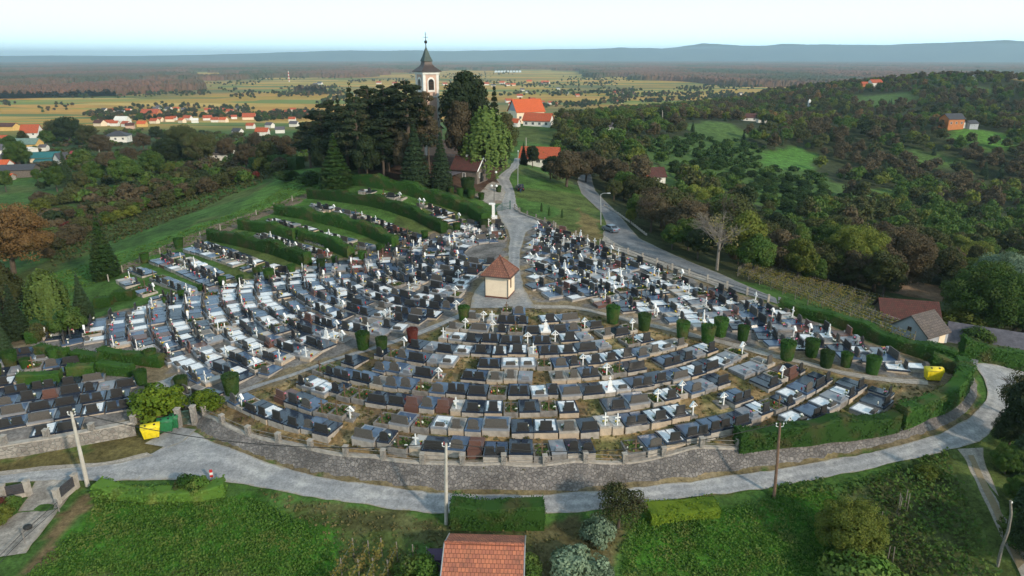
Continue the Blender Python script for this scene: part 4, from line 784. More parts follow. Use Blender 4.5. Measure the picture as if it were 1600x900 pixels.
for u, v, vt, kd, lf, ds, wd in [(290,252,188,'wide','olive','tall dark oak',1),(312,258,200,'round','olive','tall dark oak',1),(265,262,210,'round','dark','dark round tree',1),(240,280,232,'round','green','green round tree',1),(200,295,240,'wide','green','broad green tree',.9),
 (330,240,205,'round','olive','tall dark oak',.9),(355,250,212,'round','brown','brown round tree',1),(385,262,222,'wide','brown','brown round tree',.9),(420,262,215,'round','olive','olive leafy tree',.9),(445,255,206,'round','brown','brown round tree',1),(470,238,200,'tall','olive','olive leafy tree',1),
 (110,225,176,'wide','dark','tall dark oak',1),(90,222,182,'round','olive','tall dark oak',1),(140,230,190,'wide','olive','tall dark oak',.9),(160,245,205,'round','brown','brown round tree',1),(75,230,200,'round','green','green round tree',1),(30,262,215,'wide','green','broad green tree',.9),(20,240,210,'round','green','green round tree',1),
 (105,285,235,'spruce','spruce','dark green spruce',1),(90,300,255,'round','green','green round tree',.9),(130,300,265,'round','olive','olive leafy tree',.9),(150,290,250,'round','green','green round tree',1),(170,270,232,'round','brown','brown round tree',1),(205,262,225,'thin','brown','sparse brown tree',1),(60,285,262,'round','green','green round tree',.9),
 (40,235,202,'tall','olive','olive leafy tree',1),(225,235,205,'wide','brown','brown round tree',.8),(245,222,195,'round','dark','dark round tree',1),(475,225,198,'thin','olive','sparse olive tree',1),(400,236,205,'thin','brown','sparse brown tree',1),(130,262,232,'bush','green','green leafy bush',1.1),(502,225,190,'round','dark','dark round tree',.8),(10,300,262,'round','green','green round tree',.8)]:
    tpx(kd, lf, u, v, vt, 'spruce_tree' if kd == 'spruce' else 'broadleaf_tree', 'tree', ds, 'by the hillside houses', 'trees between the meadow and the hillside houses', wid=wd)
# scrub band of bushes across the left slope
band = [((70,395),(120,372),10),((115,368),(215,330),16),((215,330),(330,295),18),((330,292),(440,262),14),((60,330),(130,310),8),((140,312),(250,290),12),((250,280),(330,262),8),((90,345),(170,330),7)]
nb = 0
for (a, b, n) in band:
    for i in range(n):
        t = (i+.5)/n; u = a[0]+(b[0]-a[0])*t+rg.normal()*4; v = a[1]+(b[1]-a[1])*t+rg.normal()*4; lf = rg.choice(['brown','olive','green','redleaf' if rg.random() < .15 else 'brown','olive','yellowgreen'])
        x, y, z = g(u, v); tree('bush', lf, x, y, rg.uniform(2.2, 4.4), 'bush', 'bush', {'brown':'brown','olive':'olive','green':'green','redleaf':'purplish','yellowgreen':'yellow-green'}[lf]+' scrub bush', 'on the slope left of the meadow', 'scrub bushes on the left slope', wid=rg.uniform(.9, 1.4)); nb += 1
# two wide low shrubs by the meadow
for u, v in ((447,283),(486,288)): x, y, z = g(u, v); tree('bush','hedge_dark', x, y, 3.2, 'shrub','shrub','spreading dark green shrub','at the top of the meadow', wid=1.7)
# topiary shrubs along the paths
tps = [(725,500,478,'green'),(568,545,519,'green'),(597,549,527,'dark'),(645,534,513,'redleaf'),(957,504,478,'green'),(1006,515,490,'olive'),(1066,527,502,'green'),(1105,535,508,'green'),(1125,524,497,'green'),(1160,531,509,'green'),(1229,561,533,'green'),(1267,556,530,'green'),
 (1290,573,548,'olive'),(1321,572,551,'green'),(1362,583,557,'green'),(363,615,585,'olive'),(285,611,588,'olive'),(236,616,600,'olive'),(222,600,578,'green'),(237,569,546,'green'),(18,573,548,'green'),(85,562,543,'green'),(42,578,560,'green'),(-4,590,570,'green'),
 (259,475,464,'green'),(284,465,454,'green'),(315,457,445,'green'),(348,445,432,'green'),(376,442,430,'green'),(280,388,372,'green'),(227,410,395,'green'),(401,430,418,'green'),(421,438,420,'green'),(456,428,413,'green'),(502,420,405,'olive'),(524,412,400,'green'),(567,407,392,'green'),(595,396,381,'green'),
 (664,372,360,'green'),(714,362,348,'green'),(756,358,343,'olive'),(705,303,292,'green'),(719,306,294,'green'),(736,309,294,'green'),(752,312,301,'green'),(779,300,290,'dark'),(731,302,278,'olive')]
for u, v, vt, lf in tps:
    lf2 = {'green':'hedge','olive':'hedge_dark','dark':'hedge_dark','redleaf':'redleaf'}[lf]; w_ = 1.0 if v > 470 else 1.15
    tpx('topiary', lf2, u, v, vt, 'topiary_shrub','shrub', {'green':'clipped green','olive':'clipped dull green','dark':'clipped dark','redleaf':'dark red'}[lf]+' shrub', 'beside a cemetery path' if v > 440 else 'near the hedged grave rows', 'clipped shrubs along the paths', wid=w_)
for u, v, vt in ((846,330,317),(858,337,323),(878,340,326)): tpx('cypress','hedge_dark',u,v,vt,'cypress_tree','shrub','small dark columnar cypress','on the lawn beside the cemetery gate', wid=1.2)
# round bushes by the bins and gate
def leafbox(r, L_, w_, h_, size, dens, rough=.08, round_=.25):
    """clipped hedge block along X, leaves on every face over an inner mass"""
    g_ = Geo(); g_.box((0,0,h_/2-.1), (L_-.25, w_-.25, h_-.05))
    for fc, (a, b) in (('t',(L_,w_)),('f',(L_,h_)),('b',(L_,h_)),('l',(w_,h_)),('r',(w_,h_))):
        n = int(a*b*dens); p = (r.random((n,2))-.5); ja = r.normal(size=n)*rough
        if fc == 't': P = np.stack([p[:,0]*L_, p[:,1]*w_, h_+ja], 1); N0 = [0,0,1]
        elif fc in 'fb': s_ = -1 if fc == 'f' else 1; P = np.stack([p[:,0]*L_, s_*(w_/2+ja), (p[:,1]+.5)*h_], 1); N0 = [0,s_,.25]
        else: s_ = -1 if fc == 'l' else 1; P = np.stack([s_*(L_/2+ja), p[:,0]*w_, (p[:,1]+.5)*h_], 1); N0 = [s_,0,.25]
        g_.leaves(P, nrm(np.array(N0, float)+sph(r, n)*.6), size*r.uniform(.6,1.3,n), 0, r)
    return g_
def hedge(pts, w_, h_, leaf, desc, place, size=.2, dens=26, group=None, taper=True, hvar=.4, name='hedge'):
    P = dense(pts, .8); P = smooth(P, 2); r = np.random.default_rng(int(abs(P[0,0]*10))); g_ = Geo(); o0 = np.array([P[len(P)//2,0], P[len(P)//2,1], 0]); o0[2] = h1(o0[0], o0[1])
    Z = H(P[:,0], P[:,1]); T = np.gradient(P[:,:2], axis=0); T = nrm(T); Nn = np.stack([-T[:,1], T[:,0]], 1); n = len(P); V = []
    hh = h_*(1+hvar*(vnoise(np.arange(n), np.zeros(n), 3, 3)-.5)); prof = [(-.5,-.1),(-.5,.88),(-.4,.98),(.4,.98),(.5,.88),(.5,-.1)]
    for i in range(n):
        for a, b in prof: V.append((P[i,0]+Nn[i,0]*a*(w_-.2), P[i,1]+Nn[i,1]*a*(w_-.2), Z[i]+b*hh[i]))
    k = len(prof); Q = [(i*k+j, (i+1)*k+j, (i+1)*k+j+1, i*k+j+1) for i in range(n-1) for j in range(k-1)]; Q += [(0,1,4,5),(1,2,3,4),((n-1)*k+5,(n-1)*k+4,(n-1)*k+1,(n-1)*k),((n-1)*k+4,(n-1)*k+3,(n-1)*k+2,(n-1)*k+1)]
    g_.add(np.array(V)-o0, Q)
    L_ = np.concatenate([[0], np.cumsum(np.linalg.norm(np.diff(P[:,:2], axis=0), axis=1))]); per = w_+2*h_; m_ = int(L_[-1]*per*dens); t = r.random(m_)*L_[-1]; q = r.random(m_)*per
    def ip(a): return np.interp(t, L_, a)
    c = np.stack([ip(P[:,0]), ip(P[:,1])], 1); nn = nrm(np.stack([ip(Nn[:,0]), ip(Nn[:,1])], 1)); z = ip(Z); ht = ip(hh); topm = q < w_; lm = (q >= w_) & (q < w_+h_)
    off = np.where(topm, q-w_/2, np.where(lm, -w_/2, w_/2)); up_ = np.where(topm, ht-.35*np.abs(off/(w_/2))**4*.4, np.where(lm, (q-w_)/h_*ht, (q-w_-h_)/h_*ht)); lump = (vnoise(t, up_*1.5+off, .8, 4)-.5)*.42+(vnoise(t, up_*.5, 2.6, 6)-.5)*.34+r.normal(size=m_)*.05
    off = np.where(topm, off, off*(1+lump/(w_/2))); up_ = np.where(topm, up_+lump, up_)
    Pp = np.concatenate([c+nn*off[:,None], (z+up_)[:,None]], 1); nd = np.where(topm[:,None], np.array([0,0,1.]), np.concatenate([nn*np.sign(off)[:,None], np.full((m_,1), .3)], 1))
    g_.leaves(Pp-o0, nrm(nd+sph(r, m_)*.6), size*r.uniform(.6,1.35,m_), 0, r)
    for e, sg in ((0,-1),(n-1,1)):
        m2 = int(w_*h_*dens); a = (r.random(m2)-.5)*w_; b = r.random(m2)*h_; base = P[e,:2]+T[e]*sg*.05
        g_.leaves(np.concatenate([base+Nn[e]*a[:,None]+T[e]*(r.normal(size=m2)*.05)[:,None], (Z[e]+b)[:,None]], 1)-o0, nrm(np.array([T[e,0]*sg, T[e,1]*sg, .3])+sph(r, m2)*.6), size, 0, r)
    o = g_.obj(name, 'leaf_'+leaf, None, False, False, o0); reg(o, 'hedge', desc, place, group); return o
HG = 'hedges between the rows of graves'; HP = 'between the rows of graves'
for i, (pl, nm) in enumerate([([(541,287),(600,294),(640,303),(700,322),(735,334),(760,352)],'hedge nearest the church'),([(484,309),(540,315),(600,325),(650,342),(694,364)],'second hedge from the church'),
 ([(433,334),(480,342),(530,353),(580,368),(618,386)],'third hedge from the church'),([(377,357),(420,364),(463,374)],'short upper hedge piece'),([(471,374),(510,384),(549,402)],'short lower hedge piece'),([(329,374),(380,384),(430,396),(482,415)],'hedge farthest from the church')]):
    hedge(G(pl), 1.6 if i else 2.2, 2.1 if i else 2.4, 'hedge', 'long clipped '+nm, HP, .2, 22, HG)
hedge(G([(1150,700),(1200,694),(1260,690),(1320,682),(1380,672),(1398,668)]), 1.5, 2.0, 'hedge_dark' if 0 else 'hedge', 'thick clipped hedge', 'on the sloping wall right of the graves', .18, 34)
hedge(G([(1404,664),(1430,656),(1462,642),(1488,626),(1503,608),(1506,592),(1498,578)]), 1.6, 2.1, 'hedge', 'curved clipped hedge', 'on the bend by the yellow container', .18, 34)
hedge(G([(1455,572),(1480,579),(1500,586)]), 1.4, 1.6, 'hedge', 'short inner hedge', 'behind the right yellow container', .18, 34)
hedge(G([(1218,485),(1280,502),(1340,522),(1400,545),(1450,560),(1490,574)]), 1.6, 1.7, 'hedge', 'long dark hedge', 'between the graves and the vineyard', .18, 30)
hedge(G([(1500,556),(1540,564),(1575,573),(1620,584)]), 1.6, 2.4, 'hedge', 'tall hedge', 'beyond the road bend under the dark roof', .2, 34)
for a, b, nm in (((160,560),(255,572),'brown-patched hedge'),((62,556),(105,560),'dark hedge stub'),((32,603),(97,596),'long low hedge'),((108,590),(150,585),'low hedge'),((158,582),(208,586),'low hedge'),((118,565),(158,568),'dark hedge stub'),((45,535),(60,534),'dark hedge stub')):
    hedge(G([a, ((a[0]+b[0])/2,(a[1]+b[1])/2), b]), 1.3, 1.5, 'hedge', 'clipped '+nm, 'between the sky-tinted graves', .17, 30, 'low hedges in the left part')
for a, b in (((180,470),(210,466)),((150,480),(175,476)),((115,505),(130,503))): hedge(G([a, ((a[0]+b[0])/2,(a[1]+b[1])/2), b]), 1.3, 1.5, 'hedge', 'short block hedge', 'at the upper left corner of the graves', .18, 26)
hedge(G([(395,262),(430,262),(470,264)]), 2.5, 3.4, 'hedge_dark', 'dark tall hedge', 'at the top of the meadow', .3, 14)
hedge(G([(706,816),(740,817),(780,817),(820,817),(849,816)]), 1.9, 2.15, 'hedge', 'big square hedge', 'beside the lane and the concrete pole', .13, 60)
hedge(G([(1010,808),(1050,802),(1085,798),(1118,797)]), 2.2, .9, 'hedge_yellow', 'low yellow-green hedge', 'along the lane right of the plum tree', .15, 50, hvar=.6)
hedge(G([(155,768),(200,775),(240,778),(285,778),(330,775),(352,770)]), 1.6, 1.0, 'grass', 'overgrown straggling hedge', 'along the lane left of the marker post', .2, 40, hvar=1.1)
for u, v, s_, wd, lf in ((247,650,3.4,1.35,'hedge_yellow'),(322,640,2.3,1.2,'hedge_yellow')):
    x, y, z = g(u, v); tree('bush', lf, x, y, s_, 'bush', 'shrub', 'big round yellow-green bush' if s_ > 2 else 'smaller round yellow-green bush', 'by the cemetery side gate', wid=wd)
x, y, z = g(311,772); tree('bush','grass', x, y, 1.8, 'bush','shrub','leafy green bush','beside the red and white marker post')
tpx('bush','hedge',296,772,742,'bush','shrub','tall grassy bush','at the lane edge in the overgrown hedge')
# foreground plants
tpx('thin','olive',966,824,755,'plum_tree','tree','leaning plum tree with open crown','beside the lane', wid=1.3, var=1)
tpx('bush','silver',935,850,806,'shrub','shrub','grey-green upright shrub','below the plum tree', wid=.9); tpx('bush','silver',900,905,860,'shrub','shrub','silvery leafy shrub','right of the tiled roof', wid=1.3); tpx('bush','silver',940,905,878,'shrub','shrub','small silvery shrub','right of the tiled roof', wid=1)
tpx('round','yellowgreen',1322,872,775,'broadleaf_tree','tree','round yellowish-green tree','in the overgrown plot', wid=1.0); tpx('bush','green',825,900,868,'shrub','shrub','small leafy shrub','touching the tiled roof'); tpx('bush','grass',655,915,872,'shrub','shrub','bright green leafy shrub','left of the tiled roof', wid=1.2)
tpx('bush','grass',1345,925,868,'shrub','shrub','bright green bush','at the lower edge of the overgrown plot', wid=1.5); tpx('bush','yellowgreen',1448,745,724,'bush','shrub','yellow-green bush','by the lane fork', wid=1.3)
tpx('bush','green',22,795,774,'shrub','shrub','rounded green shrub','inside the gate fence', wid=.9); tpx('bush','redleaf',2,800,778,'shrub','shrub','red-leaved shrub','inside the gate fence'); tpx('bush','yellowgreen',4,815,790,'shrub','shrub','light green shrub','inside the gate fence')
for u, v, vt, kd, lf, ds, wd in [(1590,700,590,'tall','dark','dark leafy tree',1),(1600,740,640,'spruce','spruce','dark green spruce',1.2),(1575,700,640,'round','dark','dark leafy tree',.9),(1570,740,690,'round','green','green leafy tree',.9),(1612,820,700,'spruce','spruce','dark green spruce',1.1),(1590,790,740,'round','green','green leafy tree',.9),(1620,880,790,'round','dark','dark leafy tree',1),(1600,850,805,'bush','green','green roadside bush',1.3),(1585,655,575,'thin','olive','sparse olive tree',.9)]:
    tpx(kd, lf, u, v, vt, 'spruce_tree' if kd == 'spruce' else ('bush' if kd == 'bush' else 'broadleaf_tree'), 'tree' if kd != 'bush' else 'bush', ds, 'at the right edge beyond the track', None, wid=wd)
# named trees right of the road
RP = 'on the slope right of the road'
for u, v, vt, kd, lf, ds, wd in [(1120,422,325,'bare','weed','bare grey tree',1),(1160,425,322,'tall','yellowgreen','bright green tall tree',1.1),(1175,432,360,'round','green','green leafy tree',1),(1140,400,300,'thin','olive','sparse olive tree',1),(1020,345,286,'round','brown','brown round tree',1),(1045,352,290,'wide','brown','brown round tree',.9),
 (1075,392,335,'round','green','green leafy tree',1),(1050,390,345,'round','green','green leafy tree',1),(1090,405,350,'round','dark','dark leafy tree',1),(1085,340,285,'round','yellowgreen','bright green round tree',1),(975,310,262,'round','green','green leafy tree',1),(995,330,300,'round','green','green leafy tree',.9),(985,350,322,'round','yellowgreen','bright green round tree',.8),(960,300,245,'wide','brown','brown round tree',.9),
 (885,292,232,'wide','brown','brown round tree',1.05),(915,285,232,'wide','brown','brown round tree',.9),(860,280,240,'round','dark','dark leafy tree',1),(940,280,240,'wide','olive','olive wide tree',1),(850,262,232,'round','green','green leafy tree',.8),(832,262,225,'round','dark','dark leafy tree',.8),(818,258,222,'spruce','spruce','dark green spruce',.9),
 (1245,440,368,'round','yellowgreen','bright green round tree',1),(1215,428,356,'wide','brown','brown round tree',1),(1270,446,395,'round','green','green leafy tree',1),(1195,424,375,'round','yellowgreen','bright green round tree',.9),(1330,446,340,'wide','yellowgreen','yellow-green wide tree',1),(1365,456,375,'wide','brown','brown round tree',1),(1400,455,345,'wide','brown','brown round tree',1),(1440,430,352,'round','olive','olive wide tree',1),(1310,434,340,'round','green','green leafy tree',.8),
 (1535,520,398,'wide','green','huge green tree',1.1),(1570,500,385,'wide','silver','silver-grey willow',1.1),(1600,520,390,'wide','silver','silver-grey willow',1),(1510,505,430,'round','green','green leafy tree',1),(1580,530,440,'wide','green','green leafy tree',1),(1500,520,480,'bush','yellowgreen','yellow-green bush',1.3),(1485,530,500,'bush','yellowgreen','yellow-green bush',1.3),(1525,540,510,'bush','green','green bush',1.4)]:
    tpx(kd, lf, u, v, vt, 'bush' if kd == 'bush' else ('spruce_tree' if kd == 'spruce' else 'broadleaf_tree'), 'bush' if kd == 'bush' else 'tree', ds, RP, 'trees beside the vineyard and the road', wid=wd)
# ---- the wood on the right slope: nearest trees as things, the rest as one mass
houses_px = [(1015,285,30),(845,250,32),(825,195,42),(957,208,16),(1485,200,24),(1175,188,22),(1264,166,6)]
hw = [g(u, v)[:2]+(r_,) for u, v, r_ in houses_px]
cand = []
x0 = -10
yy = 100.
rw_ = np.random.default_rng(77)
road_up = pxpoly([(1216,480),(1090,440),(940,385),(938,332),(900,285),(905,246),(930,246),(960,322),(1030,384),(1120,422),(1220,462)])
vine_poly = pxpoly([(1150,434),(1216,464),(1300,496),(1400,534),(1440,535),(1445,492),(1330,458),(1250,438),(1160,416)])
barn_poly = pxpoly([(1360,520),(1362,495),(1480,495),(1500,545),(1480,560),(1400,545)])
while yy < 1050:
    sp_ = 5.8+(yy-100)*.0056; xx = -20.
    while xx < yy*1.0+40:
        x, y = xx+rw_.normal()*sp_*.28, yy+rw_.normal()*sp_*.28; cand.append((x, y, sp_)); xx += sp_
    yy += sp_*.95
cand = np.array(cand); keep = inpoly(cand[:,0], cand[:,1], woodR); 
for cpoly in clears[1:]+[road_up, vine_poly, barn_poly]: keep &= ~inpoly(cand[:,0], cand[:,1], cpoly)
cand = cand[keep]; cz = H(cand[:,0], cand[:,1]); cu, cv = px(cand[:,0], cand[:,1], cz)
inclear0 = inpoly(cand[:,0], cand[:,1], clears[0])
trees_now = np.array([(o.location.x, o.location.y) for o, _, _ in REG if o['category'] in ('tree',)])
sel = []
for i in range(len(cand)):
    x, y, s_ = cand[i]; u, v = cu[i], cv[i]
    if u < 850 or u > 1640 or v < 100: continue
    if y < 260 and np.hypot(trees_now[:,0]-x, trees_now[:,1]-y).min() < 4.2: continue
    if any(abs(u-hx) < hr*.55 and (-4 < v-hy < hr*.9+7) for (hx, hy, hr) in houses_px): continue
    zn = vnoise(x, y, 30, 31); zn2 = vnoise(x, y, 12, 32)
    if inclear0[i]:
        if zn2 < .25: continue
        kd, lf, h = 'bush', ('hedge_dark' if zn2 < .8 else 'green'), rw_.uniform(2, 3.6)
    else:
        if y > 200 and vnoise(x, y, 38, 39) > .80: continue
        lf = ('brown' if zn > .52 else ('olive' if zn > .34 else 'green')) if rw_.random() < .66 else rw_.choice(['dark','olive','green','yellowgreen','brown','yellowgreen'])
        if y > 420 and rw_.random() < .09: lf = rw_.choice(['rust','yellowgreen','yellowgreen'])
        kd = rw_.choice(['round','wide','tall','thin'], p=[.42,.34,.14,.10]); h = rw_.uniform(4.0, 9.6)
        if y > 330 and rw_.random() < .07: kd, lf = 'spruce', 'spruce'
    sel.append((y, x, kd, lf, h, u, v, inclear0[i]))
sel.sort(key=lambda q: q[0]); print('wood', len(sel))
low = {}
def lowtree(kd, leaf, r, n=760, size=.62):
    if kd == 'spruce': return spruce(r, 10, 2.3, n, .8)
    if kd == 'bush': return crown(r, 1.1, (1.8,1.8,1.25), 9, n//2, .5, .5)
    return crown(r, 4.6, (3.7,3.6,3.4) if kd == 'wide' else (3.1,3.1,3.7), 20, n, size, .36)
leafs = ['brown','olive','green','yellowgreen','dark','rust','spruce','hedge_dark','silver']; massw = Geo(); nind = 0; lr = np.random.default_rng(8)
LOW = {(k, v): lowtree(k, None, lr).arrays() for k in ('wide','round','spruce','bush') for v in range(3)}
dsc = {'brown':'brown','olive':'olive','green':'green','yellowgreen':'yellow-green','dark':'dark','rust':'rust-coloured','spruce':'dark','hedge_dark':'dark green','silver':'silver'}
NIND = 150
def addlow(G_, kd, lf, x, y, z, h, r):
    k2 = kd if kd in ('spruce','bush','wide') else 'round'; nat = {'spruce':10,'bush':2.5,'wide':8.2,'round':8.4}[k2]; s_ = h/nat; a = r.uniform(0, 6.28); c_, s2 = math.cos(a)*s_, math.sin(a)*s_
    G_.merge(LOW[(k2, int(r.integers(0, 3)))], [[c_,-s2,0],[s2,c_,0],[0,0,s_]], (x, y, z-.2), mmap=np.array([leafs.index(lf)]))
for y, x, kd, lf, h, u, v, b in sel:
    if nind < NIND and 870 < u < 1612 and not b:
        tree(kd, lf, x, y, h, 'spruce_tree' if kd == 'spruce' else 'broadleaf_tree', 'tree', dsc[lf]+' '+{'round':'round','wide':'broad','tall':'tall','thin':'sparse','spruce':'spruce'}[kd]+' tree', 'in the wood on the right slope', 'trees of the wood on the right slope'); nind += 1
    elif b and nind < NIND+40: tree('bush', lf, x, y, h, 'bush', 'bush', dsc[lf]+' bush', 'in the green rows on the right slope', 'bushes in rows on the right slope', wid=1.4); nind += 0.5
    else: addlow(massw, kd, lf, x, y, h1(x, y), h, rw_)
o = massw.obj('woods', ['leaf_'+k for k in leafs]); kind(o, 'stuff'); o['label'] = 'mixed autumn wood covering the far right slope'
sm = Geo(); rs_ = np.random.default_rng(91)
for _ in range(1500):
    u, v = rs_.uniform(-20, 520), rs_.uniform(196, 405); x, y, z = atz(u, v, -6); x, y, z = (x, y, 0)
    d = ray(u, v); 
    t = rs_.uniform(130, 700); x, y = d[0]*t, d[1]*t
    if not inpoly(np.array([x]), np.array([y]), woodL)[0] or vnoise(x, y, 16, 92) < .3: continue
    addlow(sm, 'bush' if rs_.random() < .7 else 'round', rs_.choice(['brown','olive','green','dark']), x, y, h1(x, y), rs_.uniform(1.5, 4.5), rs_)
o = sm.obj('undergrowth', ['leaf_'+k for k in leafs]); kind(o, 'stuff'); o['label'] = 'scrub and thicket covering the left hillside'
# ---- trees scattered in the plain, hedgerows, and around the villages: one mass
mp_ = Geo(); rp_ = np.random.default_rng(15)
def plain(u, v): return atz(u, v, -45)
lines = [((130,178),(250,165),60),((250,166),(400,168),60),((150,205),(260,196),30),((260,192),(420,186),45),((400,178),(500,172),40),((400,208),(500,190),40),((175,150),(330,146),120),((300,148),(330,146),20),((430,150),(540,146),150),((440,140),(530,138),60),((340,142),(430,146),30),
 ((0,144),(150,142),120),((60,150),(140,152),40),((360,152),(400,152),20),((540,128),(640,126),60),((700,130),(800,128),50),((700,118),(800,116),60),((820,135),(960,132),130),((860,148),(1000,143),160),((950,152),(1150,147),200),((880,165),(990,158),120),((1060,140),(1200,134),150),((880,125),(1200,120),300),
 ((780,150),(860,146),40),((800,170),(870,165),30),((500,160),(560,150),80),((0,165),(30,160),12),((60,172),(130,165),16),((140,182),(310,172),90),((150,196),(300,186),70),((320,186),(400,184),40),((320,175),(390,170),30),((400,184),(500,178),50),((410,196),(490,186),30),((780,135),(860,131),40),((840,168),(880,160),20),((1000,160),(1170,152),200),((640,122),(760,120),60),((400,125),(560,120),90),((0,132),(400,131),260)]
for a, b, n in lines:
    for i in range(n):
        t = rp_.random(); u = a[0]+(b[0]-a[0])*t+rp_.normal()*3; v = a[1]+(b[1]-a[1])*t+rp_.normal()*1.6+ (0 if n < 100 else rp_.normal()*1.5)
        if v < 92: continue
        x, y, z = plain(u, v); z = h1(x, y) if y < 1500 else -45
        addlow(mp_, 'round' if rp_.random() < .8 else 'wide', rp_.choice(['dark','olive','brown','green','rust'], p=[.3,.3,.18,.17,.05]), x, y, z, rp_.uniform(5, 10), rp_)
o = mp_.obj('trees_in_plain', ['leaf_'+k for k in leafs]); kind(o, 'stuff'); o['label'] = 'hedgerow trees and copses scattered over the plain'
# ---- forest of the plain: canopy of crowns as one rough sheet
th = np.linspace(-.74, .74, 760); rr_ = np.geomspace(1750, 12500, 390); TH, RR = np.meshgrid(th, rr_); FX, FY = RR*np.sin(TH), RR*np.cos(TH)
rf_ = np.random.default_rng(4); hgt = rf_.uniform(8, 19, TH.shape)*(1+.25*(vnoise(FX, FY, 300, 9)-.5))
uu_ = 800+FP*np.tan(TH); nzf = .6*vnoise(FX, FY*.35, 420, 13)+.4*vnoise(FX, FY*.6, 160, 14)
edge = np.interp(uu_, [0,250,420,500,620,800,1000,1200,1600], [1700,1950,2400,2800,3300,3700,2500,2000,1900]); thr = np.interp(RR/edge, [.85,1,1.25,3,6], [.78,.50,.33,.26,.18])
thr = thr+np.where((uu_ > 560) & (uu_ < 900) & (RR > 3200) & (RR < 4800), .2, 0)
msk = nzf > thr; hgt = np.where(msk, hgt, -2); V = np.stack([FX, FY, -45+hgt], -1).reshape(-1, 3); ncol = len(th)
q0 = (np.arange(len(rr_)-1)[:, None]*ncol+np.arange(ncol-1)); any_ = (msk[:-1,:-1] | msk[1:,:-1] | msk[:-1,1:] | msk[1:,1:]); q0 = q0[any_]
m, N, L, B = newmat('forest_canopy'); B.inputs['Roughness'].default_value = .9; B.inputs['Specular IOR Level'].default_value = .1; tc = N.new('ShaderNodeTexCoord')
mpg = N.new('ShaderNodeMapping'); mpg.inputs['Scale'].default_value = (1,.45,1); L.new(tc.outputs['Object'], mpg.inputs['Vector'])
a1 = noise_(.0022, 6, .6, mpg.outputs[0]); a2 = noise_(.03, 4, .7)
c_ = mixc(mrange(a1.outputs['Fac'], .42, .54, 0, 1), (.050,.062,.034), (.16,.075,.052)); c_ = mixc(mrange(a2.outputs['Fac'], .4, .7, 0, .6), c_, (.060,.060,.026)); L.new(c_, B.inputs['Base Color'])
o = Geo().add(V, np.stack([q0, q0+1, q0+ncol+1, q0+ncol], 1)).obj('forest', 'forest_canopy'); kind(o, 'stuff'); o['label'] = 'brown and dark green forest covering the distant plain'
# ---- distant hills
def hills(name, r0, r1, prof, seed, m_):
    th = np.linspace(-.72, .72, 420); rr_ = np.linspace(r0, r1, 46); TH, RR = np.meshgrid(th, rr_); X, Y = RR*np.sin(TH), RR*np.cos(TH); U = 800+FP*np.tan(TH)
    pu = [p[0] for p in prof]; pv = np.interp(U, pu, [p[1] for p in prof]); rc = r0+(r1-r0)*.62; el = (88.8-pv)/FP*math.cos(PIT)**2*1.08; top_ = np.maximum(0, CH+el*rc+45)
    t = (RR-r0)/(r1-r0); f = np.sin(np.clip(t/.62, 0, 1)*math.pi/2)**1.3*np.where(t > .62, np.cos(np.clip((t-.62)/.38, 0, 1)*math.pi/2), 1); nz_ = .55*vnoise(X, Y, 1500, seed)+.3*vnoise(X, Y, 600, seed+1)+.15*vnoise(X, Y, 250, seed+2)
    Z = -46+top_*f*(.72+.5*nz_*(1-f*.45)-.05); nc = len(th); q = (np.arange(len(rr_)-1)[:, None]*nc+np.arange(nc-1)).ravel()
    o = Geo().add(np.stack([X,Y,Z],-1).reshape(-1,3), np.stack([q,q+1,q+nc+1,q+nc],1)).obj(name, m_, None, True); kind(o, 'structure'); return o
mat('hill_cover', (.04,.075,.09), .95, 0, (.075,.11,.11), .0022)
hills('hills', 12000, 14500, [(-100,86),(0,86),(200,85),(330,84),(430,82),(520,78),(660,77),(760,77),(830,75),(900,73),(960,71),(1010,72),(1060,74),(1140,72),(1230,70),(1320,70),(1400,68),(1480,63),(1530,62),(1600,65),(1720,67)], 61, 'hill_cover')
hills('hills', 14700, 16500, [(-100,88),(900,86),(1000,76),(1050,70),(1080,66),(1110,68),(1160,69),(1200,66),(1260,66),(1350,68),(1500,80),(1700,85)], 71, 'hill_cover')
rt = np.random.default_rng(21); tw = Geo(); twm = ['white_plaster','tile_red','roof_dark','cream_plaster']
for _ in range(420):
    u = rt.choice([rt.uniform(20,260), rt.uniform(640,1000), rt.uniform(1150,1560)]); v = rt.uniform(90.5, 95.5); x, y, z = plain(u, v); s_ = rt.uniform(14, 40)
    tw.box((x, y, -45+15), (s_, 14, 22), int(rt.choice([0,0,3]))); tw.box((x, y, -45+29), (s_, 14, 7), int(rt.choice([1,2,0])), taper=.6)
o = tw.obj('far_town', twm); kind(o, 'stuff'); o['label'] = 'pale houses of far towns at the foot of the hills'
# ---- grass tufts and weeds in the foreground plots
def tufts(polys, dens, hgt, sz, leaf, name, label, seed):
    r = np.random.default_rng(seed); Ps = []
    for l in polys:
        P = pxpoly(l); xs = [p[0] for p in P]; ys = [p[1] for p in P]; n = int((max(xs)-min(xs))*(max(ys)-min(ys))*dens); x = r.uniform(min(xs), max(xs), n); y = r.uniform(min(ys), max(ys), n); k = inpoly(x, y, P); k &= (vnoise(x, y, 1.7, seed)+r.random(n)*.5 > .45); Ps.append(np.stack([x[k], y[k]], 1))
    P = np.concatenate(Ps); z = H(P[:,0], P[:,1]); n = len(P); g_ = Geo(); hh = hgt*(.5+vnoise(P[:,0], P[:,1], 1.9, seed+3)*1.2)
    for k in range(3):
        d = sph(r, n); d[:,2] = abs(d[:,2])+.3; g_.leaves(np.stack([P[:,0]+r.normal(size=n)*.12, P[:,1]+r.normal(size=n)*.12, z+hh*r.uniform(.2,1,n)], 1), nrm(d), sz*r.uniform(.6,1.5,n), 0, r, 1.3)
    o = g_.obj(name, 'leaf_'+leaf); kind(o, 'stuff'); o['label'] = label; return o
